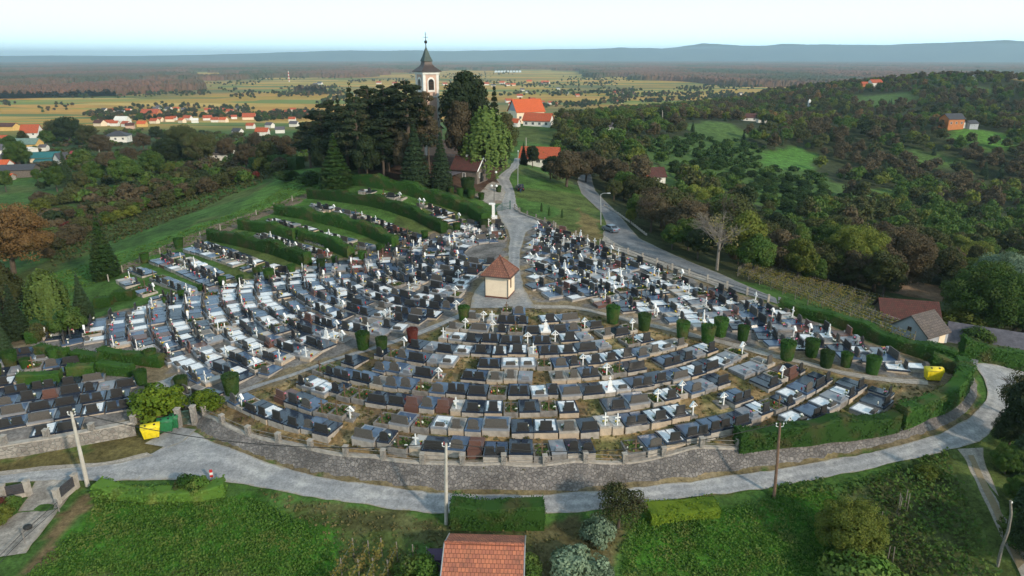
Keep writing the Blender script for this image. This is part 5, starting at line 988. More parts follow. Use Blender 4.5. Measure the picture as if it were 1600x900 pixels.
tufts([[(160,768),(400,780),(515,842),(540,920),(20,920),(140,805)],[(968,905),(975,815),(1010,812),(1120,800),(1200,778),(1290,765),(1300,800),(1320,850),(1310,905)]], 40, .22, .12, 'grass', 'meadow_grass', 'lush green grass of the two foreground plots', 51)
tufts([[(1335,905),(1325,800),(1360,760),(1470,722),(1500,760),(1530,830),(1560,905)]], 13, .6, .20, 'green', 'undergrowth', 'tangled undergrowth of the abandoned plot', 52)
tufts([[(1380,905),(1350,790),(1390,770),(1430,850),(1470,905)]], 9, 1.0, .18, 'olive', 'dry_weeds', 'tall dry weeds of the abandoned plot', 53)
tufts([[(1290,765),(1425,722),(1487,705),(1495,715),(1350,765),(1300,790)],[(1200,764),(1290,750),(1280,770),(1205,780)]], 14, .4, .2, 'green', 'roadside_grass', 'uneven roadside grass below the lane', 54)
tufts([[(400,765),(560,798),(700,815),(850,832),(960,815),(960,900),(540,900),(500,830)]], 5, .12, .16, 'weed', 'dry_grass', 'short dry grass around the tiled roof', 55)
tufts([[(60,435),(200,392),(400,320),(470,275),(500,270),(515,300),(430,325),(330,366),(180,430),(60,480)]], 3.0, .1, .2, 'grass', 'meadow_grass', 'uneven grass of the left slope meadow', 57)
tufts([[(200,300),(60,350),(80,420),(170,385),(330,320),(440,275),(400,262)]], 1.2, .5, .4, 'olive', 'rough_grass', 'rough weeds on the left slope', 58)
if 0: tufts([[(820,300),(860,345),(940,378),(938,345),(880,300),(830,275)]], 3, .1, .2, 'grass', 'lawn', 'mown grass beside the upper road', 59)
tufts([FWp for FWp in (F_px,)], 3.2, .14, .20, 'weed', 'cemetery_weeds', 'dry weeds between the front graves', 56)
# ------------------------------------------------------------------ buildings
def prism(L_, W_, h0, hr):
    x, y = L_/2, W_/2; return [(-x,-y,h0),(-x,y,h0),(-x,0,h0+hr),(x,-y,h0),(x,y,h0),(x,0,h0+hr)]
def gable_roof(L_, W_, h0, hr, ov=.4, th=.14, endov=None):
    eo = ov if endov is None else endov; g_ = Geo(); s_ = hr/(W_/2); y = W_/2+ov; z = h0-ov*s_; x = L_/2+eo; n = math.hypot(1, s_)
    for sg in (-1, 1):
        V = [(-x,sg*y,z),(x,sg*y,z),(x,0,h0+hr),(-x,0,h0+hr)]; V2 = [(a,b,c+th*n) for a, b, c in V]; V = V+V2
        Q = [(0,3,2,1),(4,5,6,7),(0,1,5,4),(1,2,6,5),(2,3,7,6),(3,0,4,7)]; Q = Q if sg < 0 else [tuple(reversed(q)) for q in Q]; g_.add(V, Q)
    return g_
def hip_roof(L_, W_, h0, hr, ov=.4, rl=None):
    x, y = L_/2+ov, W_/2+ov; r_ = (L_-W_)/2 if rl is None else rl; r_ = max(r_, .02); g_ = Geo(); z = h0
    g_.add([(-x,-y,z),(x,-y,z),(x,y,z),(-x,y,z),(-x,-y,z+.16),(x,-y,z+.16),(x,y,z+.16),(-x,y,z+.16),(-r_,0,z+hr),(r_,0,z+hr)], [(0,3,2,1),(0,1,5,4),(1,2,6,5),(2,3,7,6),(3,0,4,7),(4,5,9,8),(6,7,8,9)], [(5,6,9),(7,4,8)]); return g_
def win(parent, x, y, z, w, h, face, frame='white_paint', name='window', glass='glass_dark', wide=.07):
    """window on the wall plane; face is the outward direction 0:+x 1:+y 2:-x 3:-y"""
    a = {0:0, 1:math.pi/2, 2:math.pi, 3:-math.pi/2}[face]; g_ = Geo(); t = wide
    for c, d in (((.03,0,h/2-t/2),(.08,w,t)),((.03,0,-h/2+t/2),(.08,w,t)),((.03,w/2-t/2,0),(.08,t,h-2*t)),((.03,-w/2+t/2,0),(.08,t,h-2*t)),((.025,0,0),(.05,t*.7,h-2*t))): g_.box(c, d)
    o = g_.obj(name, frame, parent, loc=(x, y, z)); o.rotation_euler = (0,0,a)
    Geo().box((.008,0,0), (.012,w-2*t-.004,h-2*t-.004)).obj('pane', glass, o); return o
def house(u, v, wpx, rot, roofm, wallm, desc, place, depth=.7, wh=3.0, rh=None, hip=False, wins=2, chim=False, group=None, cat='house', name='house', at_=None, win_f='white_paint', L_=None, W_=None, zoff=0, gablem=None):
    x, y, z = at_ or g(u, v)
    D = math.sqrt(x*x+y*y+(CH-z)**2); L_ = L_ or wpx*D/FP; W_ = W_ or L_*depth; rh = rh or W_*.38
    o = empty(name, (x, y, z+zoff), rot); s_ = Geo().box((0,0,wh/2-1.2), (L_,W_,wh+2.4)); 
    if not hip:
        P = prism(L_, W_, wh, rh); s_.add(P, None, [(0,2,1),(3,4,5)], 1 if gablem else 0)
    s_.obj('wall', [wallm]+([gablem] if gablem else []), o)
    rf = (hip_roof(L_, W_, wh, rh, min(.5, L_*.05)) if hip else gable_roof(L_, W_, wh, rh, min(.5, L_*.05))).obj('roof', roofm, o, uv=True)
    if chim: Geo().box((L_*.18, W_*.1, wh+rh*.95), (.6,.6,rh*.7)).box((L_*.18, W_*.1, wh+rh*1.3+.1), (.75,.75,.12)).obj('chimney', 'tile_old', rf, uv=True)
    for i in range(wins):
        xx = -L_/2+L_*(i+.5)/wins
        win(o, xx, -W_/2, wh*.55, min(1.3, L_*.12), min(1.3, wh*.4), 3)
        if i < 2: win(o, L_/2, -W_/4+W_/2*i, wh*.55, min(1.1, W_*.13), min(1.3, wh*.4), 0)
    reg(o, cat, desc, place, group); return o, L_, W_, wh, rh
# chapel in the middle of the graves
x, y, z = g(776, 466); ch = empty('chapel', (x, y, z), R(-17)); y_ = 0
cw_, cd_, chh = 3.15, 3.15, 3.1
Geo().box((0,cd_/2,chh/2-.3), (cw_,cd_,chh+.6)).obj('wall', 'cream_plaster', ch); Geo().box((0,cd_/2,-.22), (cw_+.08,cd_+.08,.95)).obj('plinth', 'plinth_brown', ch)
rf = Geo(); e = .5; rf.add([(-cw_/2-e,-e,chh),(cw_/2+e,-e,chh),(cw_/2+e,cd_+e,chh),(-cw_/2-e,cd_+e,chh),(-cw_/2-e,-e,chh+.12),(cw_/2+e,-e,chh+.12),(cw_/2+e,cd_+e,chh+.12),(-cw_/2-e,cd_+e,chh+.12),(0,cd_/2,chh+2.4)], [(0,3,2,1),(0,1,5,4),(1,2,6,5),(2,3,7,6),(3,0,4,7)], [(4,5,8),(5,6,8),(6,7,8),(7,4,8)])
rfo = rf.obj('roof', 'tile_old', ch, uv=True); rd = Geo()
for sx, sy in ((-1,-e),(1,-e),(1,cd_+e),(-1,cd_+e)): rd.tube([(sx*(cw_/2+e),sy,chh+.14),(0,cd_/2,chh+2.44)], .09, 6)
rd.ball((0,cd_/2,chh+2.46), .16, 0, 8, 5); rd.obj('ridge_tile', 'tile_old', rfo, uv=True)
gt = Geo(); 
for a, b in (((-cw_/2-e,-e-.06),(cw_/2+e,-e-.06)),((cw_/2+e+.06,-e),(cw_/2+e+.06,cd_+e))): gt.tube([(a[0],a[1],chh+.02),(b[0],b[1],chh+.02)], .06, 6)
gt.obj('gutter', 'copper_brown', rfo)
for sx in (-1, 1): Geo().tube([(sx*(cw_/2+e),-e,chh),(sx*(cw_/2+.06),-.07,chh-.35),(sx*(cw_/2+.06),-.07,.05)], .045, 6).obj('downpipe', 'iron_dark', ch)
wn = win(ch, cw_/2, cd_*.42, 1.9, .34, 1.25, 0, 'old_wood', wide=.05); reg(ch, 'chapel', 'small cream chapel with pyramid tile roof', 'in the middle of the cemetery')
# church
x, y, z = g(672, 246); x, y, z = x*1.04, y*1.04, 9.5; cr = empty('church', (x, y, z), R(33)); tw_ = 4.35; TH_ = (36-math.tan(math.atan((112-450)/-FP)*-1)*0)-z
def ztop(v): d = ray(666, v); return CH+d[2]/d[1]*y-z
ze = ztop(112); zm = ztop(96); za = ztop(74); zb = ztop(65.5); zc = ztop(51)
Geo().box((0,0,ze/2-1), (tw_,tw_,ze+2)).obj('tower', 'pink_plaster', cr)
pl = Geo()
for sx in (-1,1):
    for sy in (-1,1): pl.box((sx*(tw_/2-.28), sy*(tw_/2-.28), ze/2-.9), (.72,.72,ze+1.8))
for k in range(4):
    zz = [ze-.35, ze-6.2, ze-12.5, 1.2][k]; pl.box((0,0,zz), (tw_+.5,tw_+.5,.35 if k else .55))
pl.obj('pilaster', 'white_plaster', cr)
for f, (dx, dy) in ((0,(1,0)),(3,(0,-1)),(2,(-1,0)),(1,(0,1))):
    a = {0:0, 1:math.pi/2, 2:math.pi, 3:-math.pi/2}[f]; aw = Geo(); pts = [(-.85,-1.5),(.85,-1.5),(.85,.6)]+[(.85*math.cos(t), .6+.85*math.sin(t)) for t in np.linspace(.3, math.pi-.3, 7)]+[(-.85,.6)]; n_ = len(pts)
    def arc(s_, dpt, m_): 
        V = [(dpt, p[0]*s_, p[1]*s_) for p in pts]+[(dpt,0,-.2)]; aw.add(V, None, [(i, (i+1) % n_, n_) for i in range(n_)], m_)
        V = [(dpt, p[0]*s_, p[1]*s_) for p in pts]+[(-.05, p[0]*s_, p[1]*s_) for p in pts]; aw.add(V, [(i, (i+1) % n_, n_+(i+1) % n_, n_+i) for i in range(n_)], None, m_)
    arc(1.25, .10, 0); arc(.92, .13, 1)
    for q in range(5): aw.box((.15,0,-1.1+q*.38), (.05,1.45,.07), 2)
    o = aw.obj('belfry_window', ['white_plaster','dark_opening','old_wood'], cr, loc=(dx*tw_/2, dy*tw_/2, ze-3.1)); o.rotation_euler = (0,0,a)
    for zz in (ze-9.4, ze-15.5): win(cr, dx*(tw_/2+.005), dy*(tw_/2+.005), zz, .9, 1.5, f, 'white_plaster', wide=.16)
def pyr(g_, profile, m_=0):
    V = []; 
    for hw, zz in profile: V += [(-hw,-hw,zz),(hw,-hw,zz),(hw,hw,zz),(-hw,hw,zz)]
    g_.add(V, [(i*4+k, i*4+(k+1) % 4, (i+1)*4+(k+1) % 4, (i+1)*4+k) for i in range(len(profile)-1) for k in range(4)], None, m_)
s1 = Geo(); hb = tw_/2
pyr(s1, [(hb+.15,ze-.02),(hb+.7,ze+.0),(hb+.7,ze+.12),(hb+.1,ze+.62),(hb*.68,ze+1.3),(hb*.54,ze+(zm-ze)*.7),(hb*.46,zm)], 0); rfo = s1.obj('roof', ['copper_brown'], cr)
s2 = Geo(); pyr(s2, [(hb*.46,zm-.01),(hb*.56,zm+.02),(hb*.55,zm+.15),(hb*.36,zm+(za-zm)*.35),(.12,za)], 0); s2.obj('spire', 'copper_green', rfo)
s3 = Geo().tube([(0,0,za-.2),(0,0,zc)], [.13,.06], 6).ball((0,0,zb), .42, 0, 10, 6).box((0,0,zc-1.1), (1.3,.09,.12)).box((0,0,zc-.35), (.5,.09,.1)).ball((0,0,zc), .12); o = s3.obj('cross', 'iron_dark', rfo)
Geo().box((0, tw_/2+9.5, 3.6), (10.5,18,9.2)).add([(x_, y_+tw_/2+9.5, z_) for x_, y_, z_ in [(-5.25,-9,8.2),(5.25,-9,8.2),(0,-9,13)]], None, [(0,1,2)]).obj('nave', 'pink_plaster', cr)
nr = gable_roof(18, 10.5, 8.2, 4.6, .45); nv = nr.obj('nave_roof', 'tile_brown', cr, uv=True); nv.location = (0, tw_/2+9.5, 0); nv.rotation_euler = (0,0,R(90))
for k in range(4): win(cr, -5.25, tw_/2+3+4*k, 4.4, 1.1, 2.6, 2, 'white_plaster', wide=.15)
reg(cr, 'church', 'pink church with green and brown spire', 'among dark conifers on the hill')
# groundskeeper's hut with annex
o, *_ = house(737, 285, 0, R(-24), 'tile_brown', 'plank_wall', 'small mortuary house with dark red roof', 'above the cemetery gate', L_=6.6, W_=5.6, wh=3.0, rh=2.5, wins=1, at_=(g(737,285)[0]-.6, g(737,285)[1]+2.6, g(737,285)[2]))
Geo().box((0,0,0), (3.6,7,.12)).obj('lean_to_roof', 'roof_slate', o, loc=(-2.2,-5.2,2.35)).rotation_euler = (0, R(0), 0)
for k in range(3): Geo().box((0,0,1.1), (.18,.18,2.4)).obj('post', 'old_wood', o, loc=(-3.6+k*1.4,-8.3,0))
Geo().box((0,0,0), (.1,1.3,2.1)).obj('door', 'dark_opening', o, loc=(3.32,-.6,1.1)); bb = Geo()
for sg in (-1,1): bb.tube([(3.75,0,5.6),(3.75,sg*3.3,2.75)], .12, 4)
bb.obj('bargeboard', 'white_paint', o); Geo().box((-.6,0,5.6), (.4,.4,.9)).obj('chimney', 'white_plaster', o)
# white school-like building and its wing behind the church hill
o, L_, W_, wh, rh = house(820, 196, 0, R(24), 'tile_orange', 'cream_plaster', 'large cream house with bright orange roof', 'behind the church hill', L_=15, W_=10.5, wh=6.4, rh=5.4, wins=4, at_=atz(822,193,4.2), gablem='grey_and_shade_plaster')  # shaded tone of the gables put into their colour as grey
for k in range(2): Geo().box((-3+5*k, .6, wh+rh+.2), (.7,.7,1.6)).obj('chimney', 'tile_brown', o, uv=True)
house(841, 200, 0, R(-18), 'tile_red', 'white_plaster', 'long white wing with red roof', 'in front of the orange-roofed house', L_=13, W_=7.5, wh=3.3, rh=3.0, wins=4, at_=atz(841,198,4.2))
house(804, 198, 0, R(-20), 'tile_red', 'white_plaster', 'tiny white porch house', 'left of the orange-roofed house', L_=5, W_=4, wh=2.4, rh=1.6, wins=2, at_=atz(803,199,4.6))
house(845, 256, 0, R(-12), 'tile_red', 'white_plaster', 'low house with wide brick-red roof', 'among the trees by the curved road', L_=11, W_=8, wh=2.4, rh=2.6, wins=3, at_=(g(845,262)[0], g(845,262)[1]+4, g(845,262)[2]+.6))
house(895, 262, 0, R(-20), 'tile_brown', 'white_plaster', 'half hidden house with faded roof', 'behind brown trees at the road', L_=9, W_=7, wh=2.6, rh=2.4, wins=2)
o, L_, W_, wh, rh = house(1015, 286, 0, R(8), 'tile_brown', 'white_plaster', 'white cottage with two-tone red roof', 'on the slope right of the road', L_=8.2, W_=6, wh=2.6, rh=2.3, wins=2)
rr2 = gable_roof(2.6, 6, 2.62, 2.32, .45, .16, .1).obj('patched_roof', 'tile_orange', o, uv=True); rr2.location = (-3.1, 0, .02)
house(957, 205, 0, R(-15), 'roof_slate', 'white_plaster', 'small hut with grey roof', 'on the ridge above the road', L_=6, W_=5, wh=2.4, rh=1.6, wins=1)
house(1485, 199, 0, R(8), 'roof_dark', 'orange_plaster', 'orange house with dark roof', 'in the meadow on the right ridge', L_=10, W_=8, wh=5.2, rh=2.6, wins=3)
house(1500, 198, 0, R(20), 'roof_slate', 'white_plaster', 'small white shed', 'beside the orange house', L_=4, W_=4, wh=2.6, rh=1.4, wins=0, cat='shed', name='shed')
house(1515, 200, 0, R(20), 'roof_dark', 'grey_and_shade_plaster', 'grey outbuilding', 'beside the orange house', L_=7, W_=5, wh=2.8, rh=1.6, wins=1, cat='shed', name='shed')
house(1176, 189, 0, R(-5), 'tile_brown', 'white_plaster', 'long low house with brown roof', 'on the ridge in the right wood', L_=16, W_=8, wh=3, rh=2.6, wins=3)
house(1190, 192, 0, R(-5), 'roof_slate', 'white_plaster', 'small white outbuilding', 'on the ridge in the right wood', L_=6, W_=5, wh=2.6, rh=1.6, wins=0, cat='shed', name='shed')
house(1366, 136, 0, R(10), 'tile_red', 'white_plaster', 'white house with red roof', 'on the far right ridge', L_=13, W_=9, wh=5, rh=3, wins=0); house(1349, 139, 0, R(10), 'tile_red', 'orange_plaster', 'small reddish house', 'on the far right ridge', L_=7, W_=6, wh=5, rh=2.6, wins=0)
house(1526, 126, 0, R(0), 'roof_dark', 'white_plaster', 'small white house', 'near the crest of the far right ridge', L_=9, W_=7, wh=4, rh=2.4, wins=0); house(1443, 121, 0, R(0), 'roof_dark', 'white_plaster', 'narrow white tower', 'on the crest of the far right ridge', L_=3.4, W_=3.4, wh=9, rh=2, wins=0, cat='tower', name='tower')
# the two barns and the dark roof right
o, L_, W_, wh, rh = house(1432, 524, 0, R(28), 'tile_grey', 'grey_and_shade_plaster', 'old grey barn with patchy tile roof', 'beyond the long hedge', L_=4.4, W_=4.9, wh=1.9, rh=2.0, wins=0, cat='barn', name='barn', at_=(*g(1434,528)[:2], g(1434,528)[2]-.5), gablem='grey_and_shade_plaster')
Geo().box((0,0,0), (1.3,.06,1.6)).obj('door', 'cream_plaster', o, loc=(.9,-2.47,.8)); win(o, -2.2, 0, 2.2, .5, .6, 2, 'old_wood')
house(1405, 500, 0, R(-14), 'tile_brown', 'plank_wall', 'long barn with dark red-brown roof', 'behind the grey barn', L_=7.4, W_=5.0, wh=1.9, rh=1.9, wins=0, cat='barn', name='barn', at_=(*g(1412,507)[:2], g(1412,507)[2]))
house(1545, 545, 0, R(-30), 'roof_slate', 'white_plaster', 'low house with dark slate roof', 'hidden behind the tall hedge right', L_=9, W_=6, wh=1.7, rh=1.9, wins=2, at_=(*g(1545,541)[:2], g(1545,541)[2]-1.2))
# tiled roof at the bottom
x, y, z = atz(756, 905, 0.2); gar = empty('garage', (x, y+1.75, h1(x, y+1.75)), R(-2.5)); gl, gw2, gh = 5.9, 4.6, 2.2
Geo().box((0,0,gh/2-.4), (gl-.5,gw2-.4,gh+.8)).add([(x_*(gl-.5)/gl, y_, z_) for x_, y_, z_ in prism(gl, gw2-.4, gh, 1.0)], None, [(0,2,1),(3,4,5)]).obj('wall', 'white_plaster', gar)
ro = gable_roof(gl-.4, gw2, gh, 1.1, .35, .1, .22).obj('roof', 'tile_garage', gar, uv=True)
rg_ = Geo()
for k in range(19): rg_.tube([(-gl/2-.02+k*.31, 0, gh+1.24), (-gl/2+.30+k*.31, 0, gh+1.27)], [.11,.13], 7)
rg_.obj('ridge_tile', 'tile_garage', ro, uv=True); Geo().tube([(-gl/2-.2,-gw2/2-.42,gh-.12),(gl/2+.2,-gw2/2-.42,gh-.12)], .07, 6).obj('gutter', 'galvanised', ro)
for sx in (-1,1): Geo().box((sx*(gl/2+.02), -1.4, gh+.50), (.04,3.0,.16)).obj('flashing', 'galvanised', ro).rotation_euler = (0,0,0)
for q in list(ro.children):
    if q.name.startswith('flashing'): bpy.data.objects.remove(q)
fl_ = Geo()
for sx in (-1,1):
    for sy in (-1,1): fl_.tube([(sx*(gl/2+.04), sy*(gw2/2+.35), gh-.05), (sx*(gl/2+.04), 0, gh+1.2)], .05, 4)
fl_.obj('flashing', 'galvanised', ro); reg(gar, 'garage', 'outbuilding with weathered orange tile roof', 'at the bottom beside the vine rows')
tw2 = Geo().box((0,0,.5), (1.5,1.2,1.0)).box((0,0,1.04), (1.6,1.3,.08)).box((.3,-.62,.5), (.5,.05,.6)); x, y, z = g(684, 884); o = tw2.obj('storage_box', 'purple_cloth', None, loc=(x, y, z)); reg(o, 'box', 'dark purple covered box', 'touching the left end of the tiled roof')
# hillside houses on the left
VL = 'among the hillside houses at left'
house(45, 240, 0, R(6), 'roof_green', 'yellow_plaster', 'yellow house with pale green roof', VL, L_=15, W_=9, wh=4.2, rh=2.6, wins=3, at_=(*g(42,237)[:2], g(42,237)[2]+.5)); house(52, 214, 0, R(8), 'tile_red', 'white_plaster', 'house with steep red roof', VL, L_=11.5, W_=9, wh=3, rh=5, wins=2, at_=(*g(52,218)[:2], g(52,218)[2]+2.5))
house(47, 238, 0, R(-10), 'white_plaster', 'white_plaster', 'white flat-walled block', 'below the yellow house', L_=5.6, W_=5, wh=3.4, rh=.6, wins=0, at_=(*g(48,242)[:2], g(48,242)[2]))
o, L_, W_, wh, rh = house(75, 250, 0, R(14), 'roof_teal', 'cream_plaster', 'cream shed with teal metal roof', VL, L_=11.5, W_=6.5, wh=3.0, rh=1.9, wins=0, cat='shed', name='shed', at_=(*g(75,256)[:2], g(75,256)[2]+.4))
Geo().box((0,0,0), (10,4.2,.12)).obj('lower_roof', 'roof_teal', o, loc=(1.5,-5.2,1.9)).rotation_euler = (R(14),0,0); Geo().box((1.5,-5.2,.6), (9.6,3.6,2.0)).obj('annex', 'plank_wall', o)
house(124, 258, 0, R(-12), 'roof_crimson', 'white_plaster', 'white house with crimson roof', VL, L_=5.5, W_=7, wh=3, rh=3, wins=1); house(99, 258, 0, R(60), 'roof_dark', 'white_plaster', 'white gable with dark roof edge', VL, L_=5, W_=5, wh=2.8, rh=2.6, wins=0)
house(25, 276, 0, R(14), 'roof_dark', 'plank_wall', 'wide dark brown barn', VL, L_=15, W_=8, wh=3.2, rh=1.5, wins=0, cat='barn', name='barn'); house(15, 262, 0, R(-40), 'tile_grey', 'plank_wall', 'grey-brown gabled shed', VL, L_=6, W_=8, wh=3, rh=3.6, wins=1, cat='shed', name='shed', at_=(*g(14,262)[:2], g(14,262)[2]))
house(3, 262, 0, R(0), 'tile_orange', 'white_plaster', 'small orange-roofed house', VL, L_=8, W_=5, wh=2.6, rh=1.8, wins=0, at_=(*g(3,266)[:2], g(3,266)[2])); house(8, 276, 0, R(4), 'tile_orange', 'concrete', 'low orange-roofed store', VL, L_=7, W_=4, wh=1.6, rh=1.0, wins=0, cat='shed', name='shed', at_=(*g(6,282)[:2], g(6,282)[2]))
house(-2, 245, 0, R(10), 'roof_slate', 'white_plaster', 'white house with slate roof', VL, L_=8, W_=7, wh=4, rh=2.4, wins=2); house(3, 225, 0, R(10), 'tile_red', 'white_plaster', 'low red-roofed house', VL, L_=9, W_=7, wh=3, rh=2.6, wins=1); house(14, 204, 0, R(-6), 'tile_brown', 'yellow_plaster', 'tan house with brown roof', VL, L_=16, W_=9, wh=4, rh=2.6, wins=0)
house(186, 222, 0, R(12), 'roof_dark', 'white_plaster', 'white bungalow with dark hipped roof', 'above the brown trees at left', L_=13, W_=11, wh=3.4, rh=3.0, hip=True, wins=3, at_=(*g(186,222)[:2], g(186,222)[2]+.8)); house(345, 250, 0, R(-4), 'tile_grey', 'white_plaster', 'old house with mossy dark roof', 'among the trees left of the church', L_=10, W_=7, wh=2.6, rh=2.6, wins=1, at_=(*g(345,250)[:2], g(345,250)[2]+.5))
house(66, 236, 0, R(10), 'roof_slate', 'white_plaster', 'small white annex', VL, L_=6, W_=5, wh=2.4, rh=1.2, wins=0, cat='shed', name='shed')
# the far village, house by house
RC = {'r':('tile_red','red-roofed'),'o':('tile_orange','orange-roofed'),'d':('roof_dark','dark-roofed'),'g':('roof_slate','grey-roofed'),'b':('tile_brown','brown-roofed')}
WC = {'w':('white_plaster','white'),'c':('cream_plaster','cream'),'y':('yellow_plaster','yellow'),'p':('pink_plaster','pink'),'k':('orange_plaster','brick')}
vil = [(164,175,10,'dw'),(176,176,11,'rw'),(190,179,11,'gw'),(201,176,10,'ow'),(208,178,8,'bc'),(244,173,9,'gw'),(249,170,8,'gw'),(264,173,10,'dw'),(276,173,8,'oc'),(288,174,8,'gc'),(237,181,28,'rk'),(157,197,15,'bc'),(172,196,12,'rw'),(180,197,9,'rw'),(192,193,20,'ww'),(198,198,12,'rw'),(204,201,10,'bp'),(223,198,13,'oy'),
 (242,193,12,'rc'),(251,190,9,'rc'),(266,190,12,'rc'),(272,188,8,'rw'),(294,188,12,'rw'),(285,192,10,'oc'),(325,188,13,'rw'),(337,191,12,'rw'),(350,191,12,'oc'),(366,186,9,'rw'),(390,187,20,'rc'),(360,177,11,'rp'),(375,172,10,'dw'),(325,175,10,'rp'),(349,175,10,'rk'),(392,201,8,'rw'),(372,211,12,'dg' if 0 else 'dw'),(305,192,9,'ww'),
 (409,180,12,'rw'),(432,176,10,'rw'),(449,178,11,'rc'),(458,174,9,'rw'),(466,176,10,'rw'),(478,178,8,'ro'[0]+'c'),(491,179,10,'gw'),(425,181,8,'rc'),(457,190,11,'rw'),(460,198,14,'gw'),(422,200,13,'gw'),(438,208,13,'gw'),(411,212,20,'rw'),(488,199,12,'gc'),(440,182,7,'rw'),(484,184,9,'oc'),
 (592,131,8,'rw'),(617,132,8,'rw'),(695,133,8,'rw'),(760,133,9,'rw'),(771,135,7,'gw'),(785,131,9,'ow'),(793,134,8,'rw'),(802,134,8,'oc'),(827,129,9,'yy' if 0 else 'oy'),(852,131,14,'ow'),(845,133,7,'gw'),(816,142,7,'gw'),(824,145,6,'gw'),(885,147,7,'gw'),(902,151,7,'rp'),(962,147,9,'rp'),(975,148,6,'gw'),(987,148,9,'bp'),(860,163,9,'rw'),(847,162,8,'rw'),(832,158,10,'rw'),
 (868,165,7,'oc'),(795,160,12,'rw'),(812,152,10,'rw'),(800,165,11,'rw'),(967,162,9,'oc'),(1157,148,6,'gw'),(1010,150,6,'gw'),(500,132,8,'gw'),(493,133,6,'gw'),(540,117,12,'ww'),(585,117,12,'ww'),(548,118,8,'ww'),(872,140,6,'gw')]
RC['w'] = ('white_plaster','white-roofed'); RC['y'] = RC['o']
for i, (u, v, wp, c) in enumerate(vil):
    rk, wk = c[0], c[1]; vv_ = v; x, y, z = g(u, v); D = math.hypot(x, y); L_ = max(7, wp*D/FP*.85)
    plc = 'in the left village on the plain' if u < 310 else ('in the middle village on the plain' if u < 520 else ('far out on the plain' if v < 136 else 'on the plain beyond the church'))
    house(u, v, 0, R((i*37) % 50-25), RC[rk][0], WC[wk][0], f'{WC[wk][1]} {RC[rk][1]} {"hall" if wp > 17 else "house"}', plc, L_=L_, W_=min(L_*.75, 14), wh=min(4.6, 2.6+L_*.08), wins=0, group='houses of the villages on the plain')
# white and red mast on the plain
x, y, z = g(452, 128); hm_ = (CH+ray(452,111)[2]/ray(452,111)[1]*y)-z; ms = empty('mast', (x, y, z))
for k in range(7): Geo().tube([(0,0,hm_*k/7),(0,0,hm_*(k+1)/7)], 1.9-k*.12, 8).obj('section', 'white_paint' if k % 2 == 0 else 'signal_red', ms)
reg(ms, 'mast', 'tall red and white banded mast', 'on the plain left of the church')
# greenhouse strip
gh_ = Geo(); xa = plain(775, 112.5); xb = plain(800, 113)
for k in range(9): gh_.box((xa[0]+k*17, xa[1]+k*3, -42), (13,260,6), 0, taper=.8)
o = gh_.obj('greenhouse', 'white_paint'); reg(o, 'greenhouse', 'long pale greenhouse roofs', 'far out on the plain right of the church tree')
# little white wayside shrine
x, y, z = g(1264, 166); o = empty('wayside_shrine', (x, y, z)); Geo().box((0,0,2.2), (2.2,2,4.6)).obj('wall', 'white_paint', o); Geo().box((0,0,5.6), (2.4,2.2,2.4), taper=.05).obj('roof', 'white_paint', o); reg(o, 'shrine', 'tiny white pointed shrine', 'in the wood on the right ridge')
# ------------------------------------------------------------------ street furniture
def ray_h(u, v, y): d = ray(u, v); t = y/d[1]; return (d[0]*t, y, CH+d[2]*t)
def pole(ub, vb, ut, vt, m_, r0, r1, name, cat, desc, place, extra=None, hf=None, n=8):
    b = gf(hf or H, ub, vb); t = ray_h(ut, vt, b[1]); o = empty(name, b); d = np.array(t)-np.array(b); Geo().tube([(0,0,-.8), d*.5, d], [r0, (r0+r1)/2, r1], n).obj('shaft', m_, o)
    if extra: extra(o, d)
    reg(o, cat, desc, place); return o, b, t
def insul(o, d):
    for k in (-1, 1): Geo().tube([(d[0]+k*.12, d[1], d[2]-.35), (d[0]+k*.3, d[1], d[2]-.3), (d[0]+k*.3, d[1], d[2]-.1)], .03, 5).ball((d[0]+k*.3, d[1], d[2]-.05), .07).obj('insulator', 'white_paint', o)
pA = pole(137, 759, 111, 643, 'pole_concrete', .19, .11, 'utility_pole', 'utility pole', 'leaning concrete utility pole', 'beside the lane near the driveway', insul)
pB = pole(697, 819, 697, 692, 'pole_concrete', .17, .10, 'utility_pole', 'utility pole', 'straight concrete utility pole', 'left of the big square hedge', insul)
pC = pole(1210, 777, 1219, 661, 'pole_wood', .15, .10, 'utility_pole', 'utility pole', 'reddish wooden utility pole', 'beside the lane under the clipped hedge', insul)
b = g(1559, 884); t = ray_h(1579, 782, b[1]); o = empty('wooden_pole', b); d = np.array(t)-np.array(b); Geo().tube([(0,0,-.5), d*.3+[.05,0,0], d*.55+[.28,0,0], d*.8+[.25,0,0], d], [.13,.12,.11,.10,.08], 7).obj('shaft', 'bark_pale', o); Geo().ball(tuple(d+[.1,0,-.15]), .1).obj('insulator', 'white_paint', o); reg(o, 'pole', 'crooked bare wooden pole', 'beside the grassy track')
def catenary(a, b, sag, r=.022): return [(a[0]+(b[0]-a[0])*t, a[1]+(b[1]-a[1])*t, a[2]+(b[2]-a[2])*t-sag*4*t*(1-t)) for t in np.linspace(0, 1, 14)]
for a, b, ds in ((pA[2], pB[2], 'thin black cable above the lane between the concrete poles'), (pB[2], pC[2], 'thin black cable from concrete pole to wooden pole')):
    o0 = np.array(a); pts = [tuple(np.array(p)-o0) for p in catenary(a, b, 1.6)]; o = Geo().tube(pts, .035, 5).obj('cable', 'rubber', None, loc=tuple(o0)); reg(o, 'cable', ds, '')
def lampx(o, d): Geo().tube([tuple(d), tuple(d+[.5,0,.25]), tuple(d+[1.3,0,.28])], .05, 5).obj('arm', 'galvanised', o); Geo().box((d[0]+1.55, d[1], d[2]+.28), (.75,.26,.13), taper=.8).obj('lamp_head', 'galvanised', o)
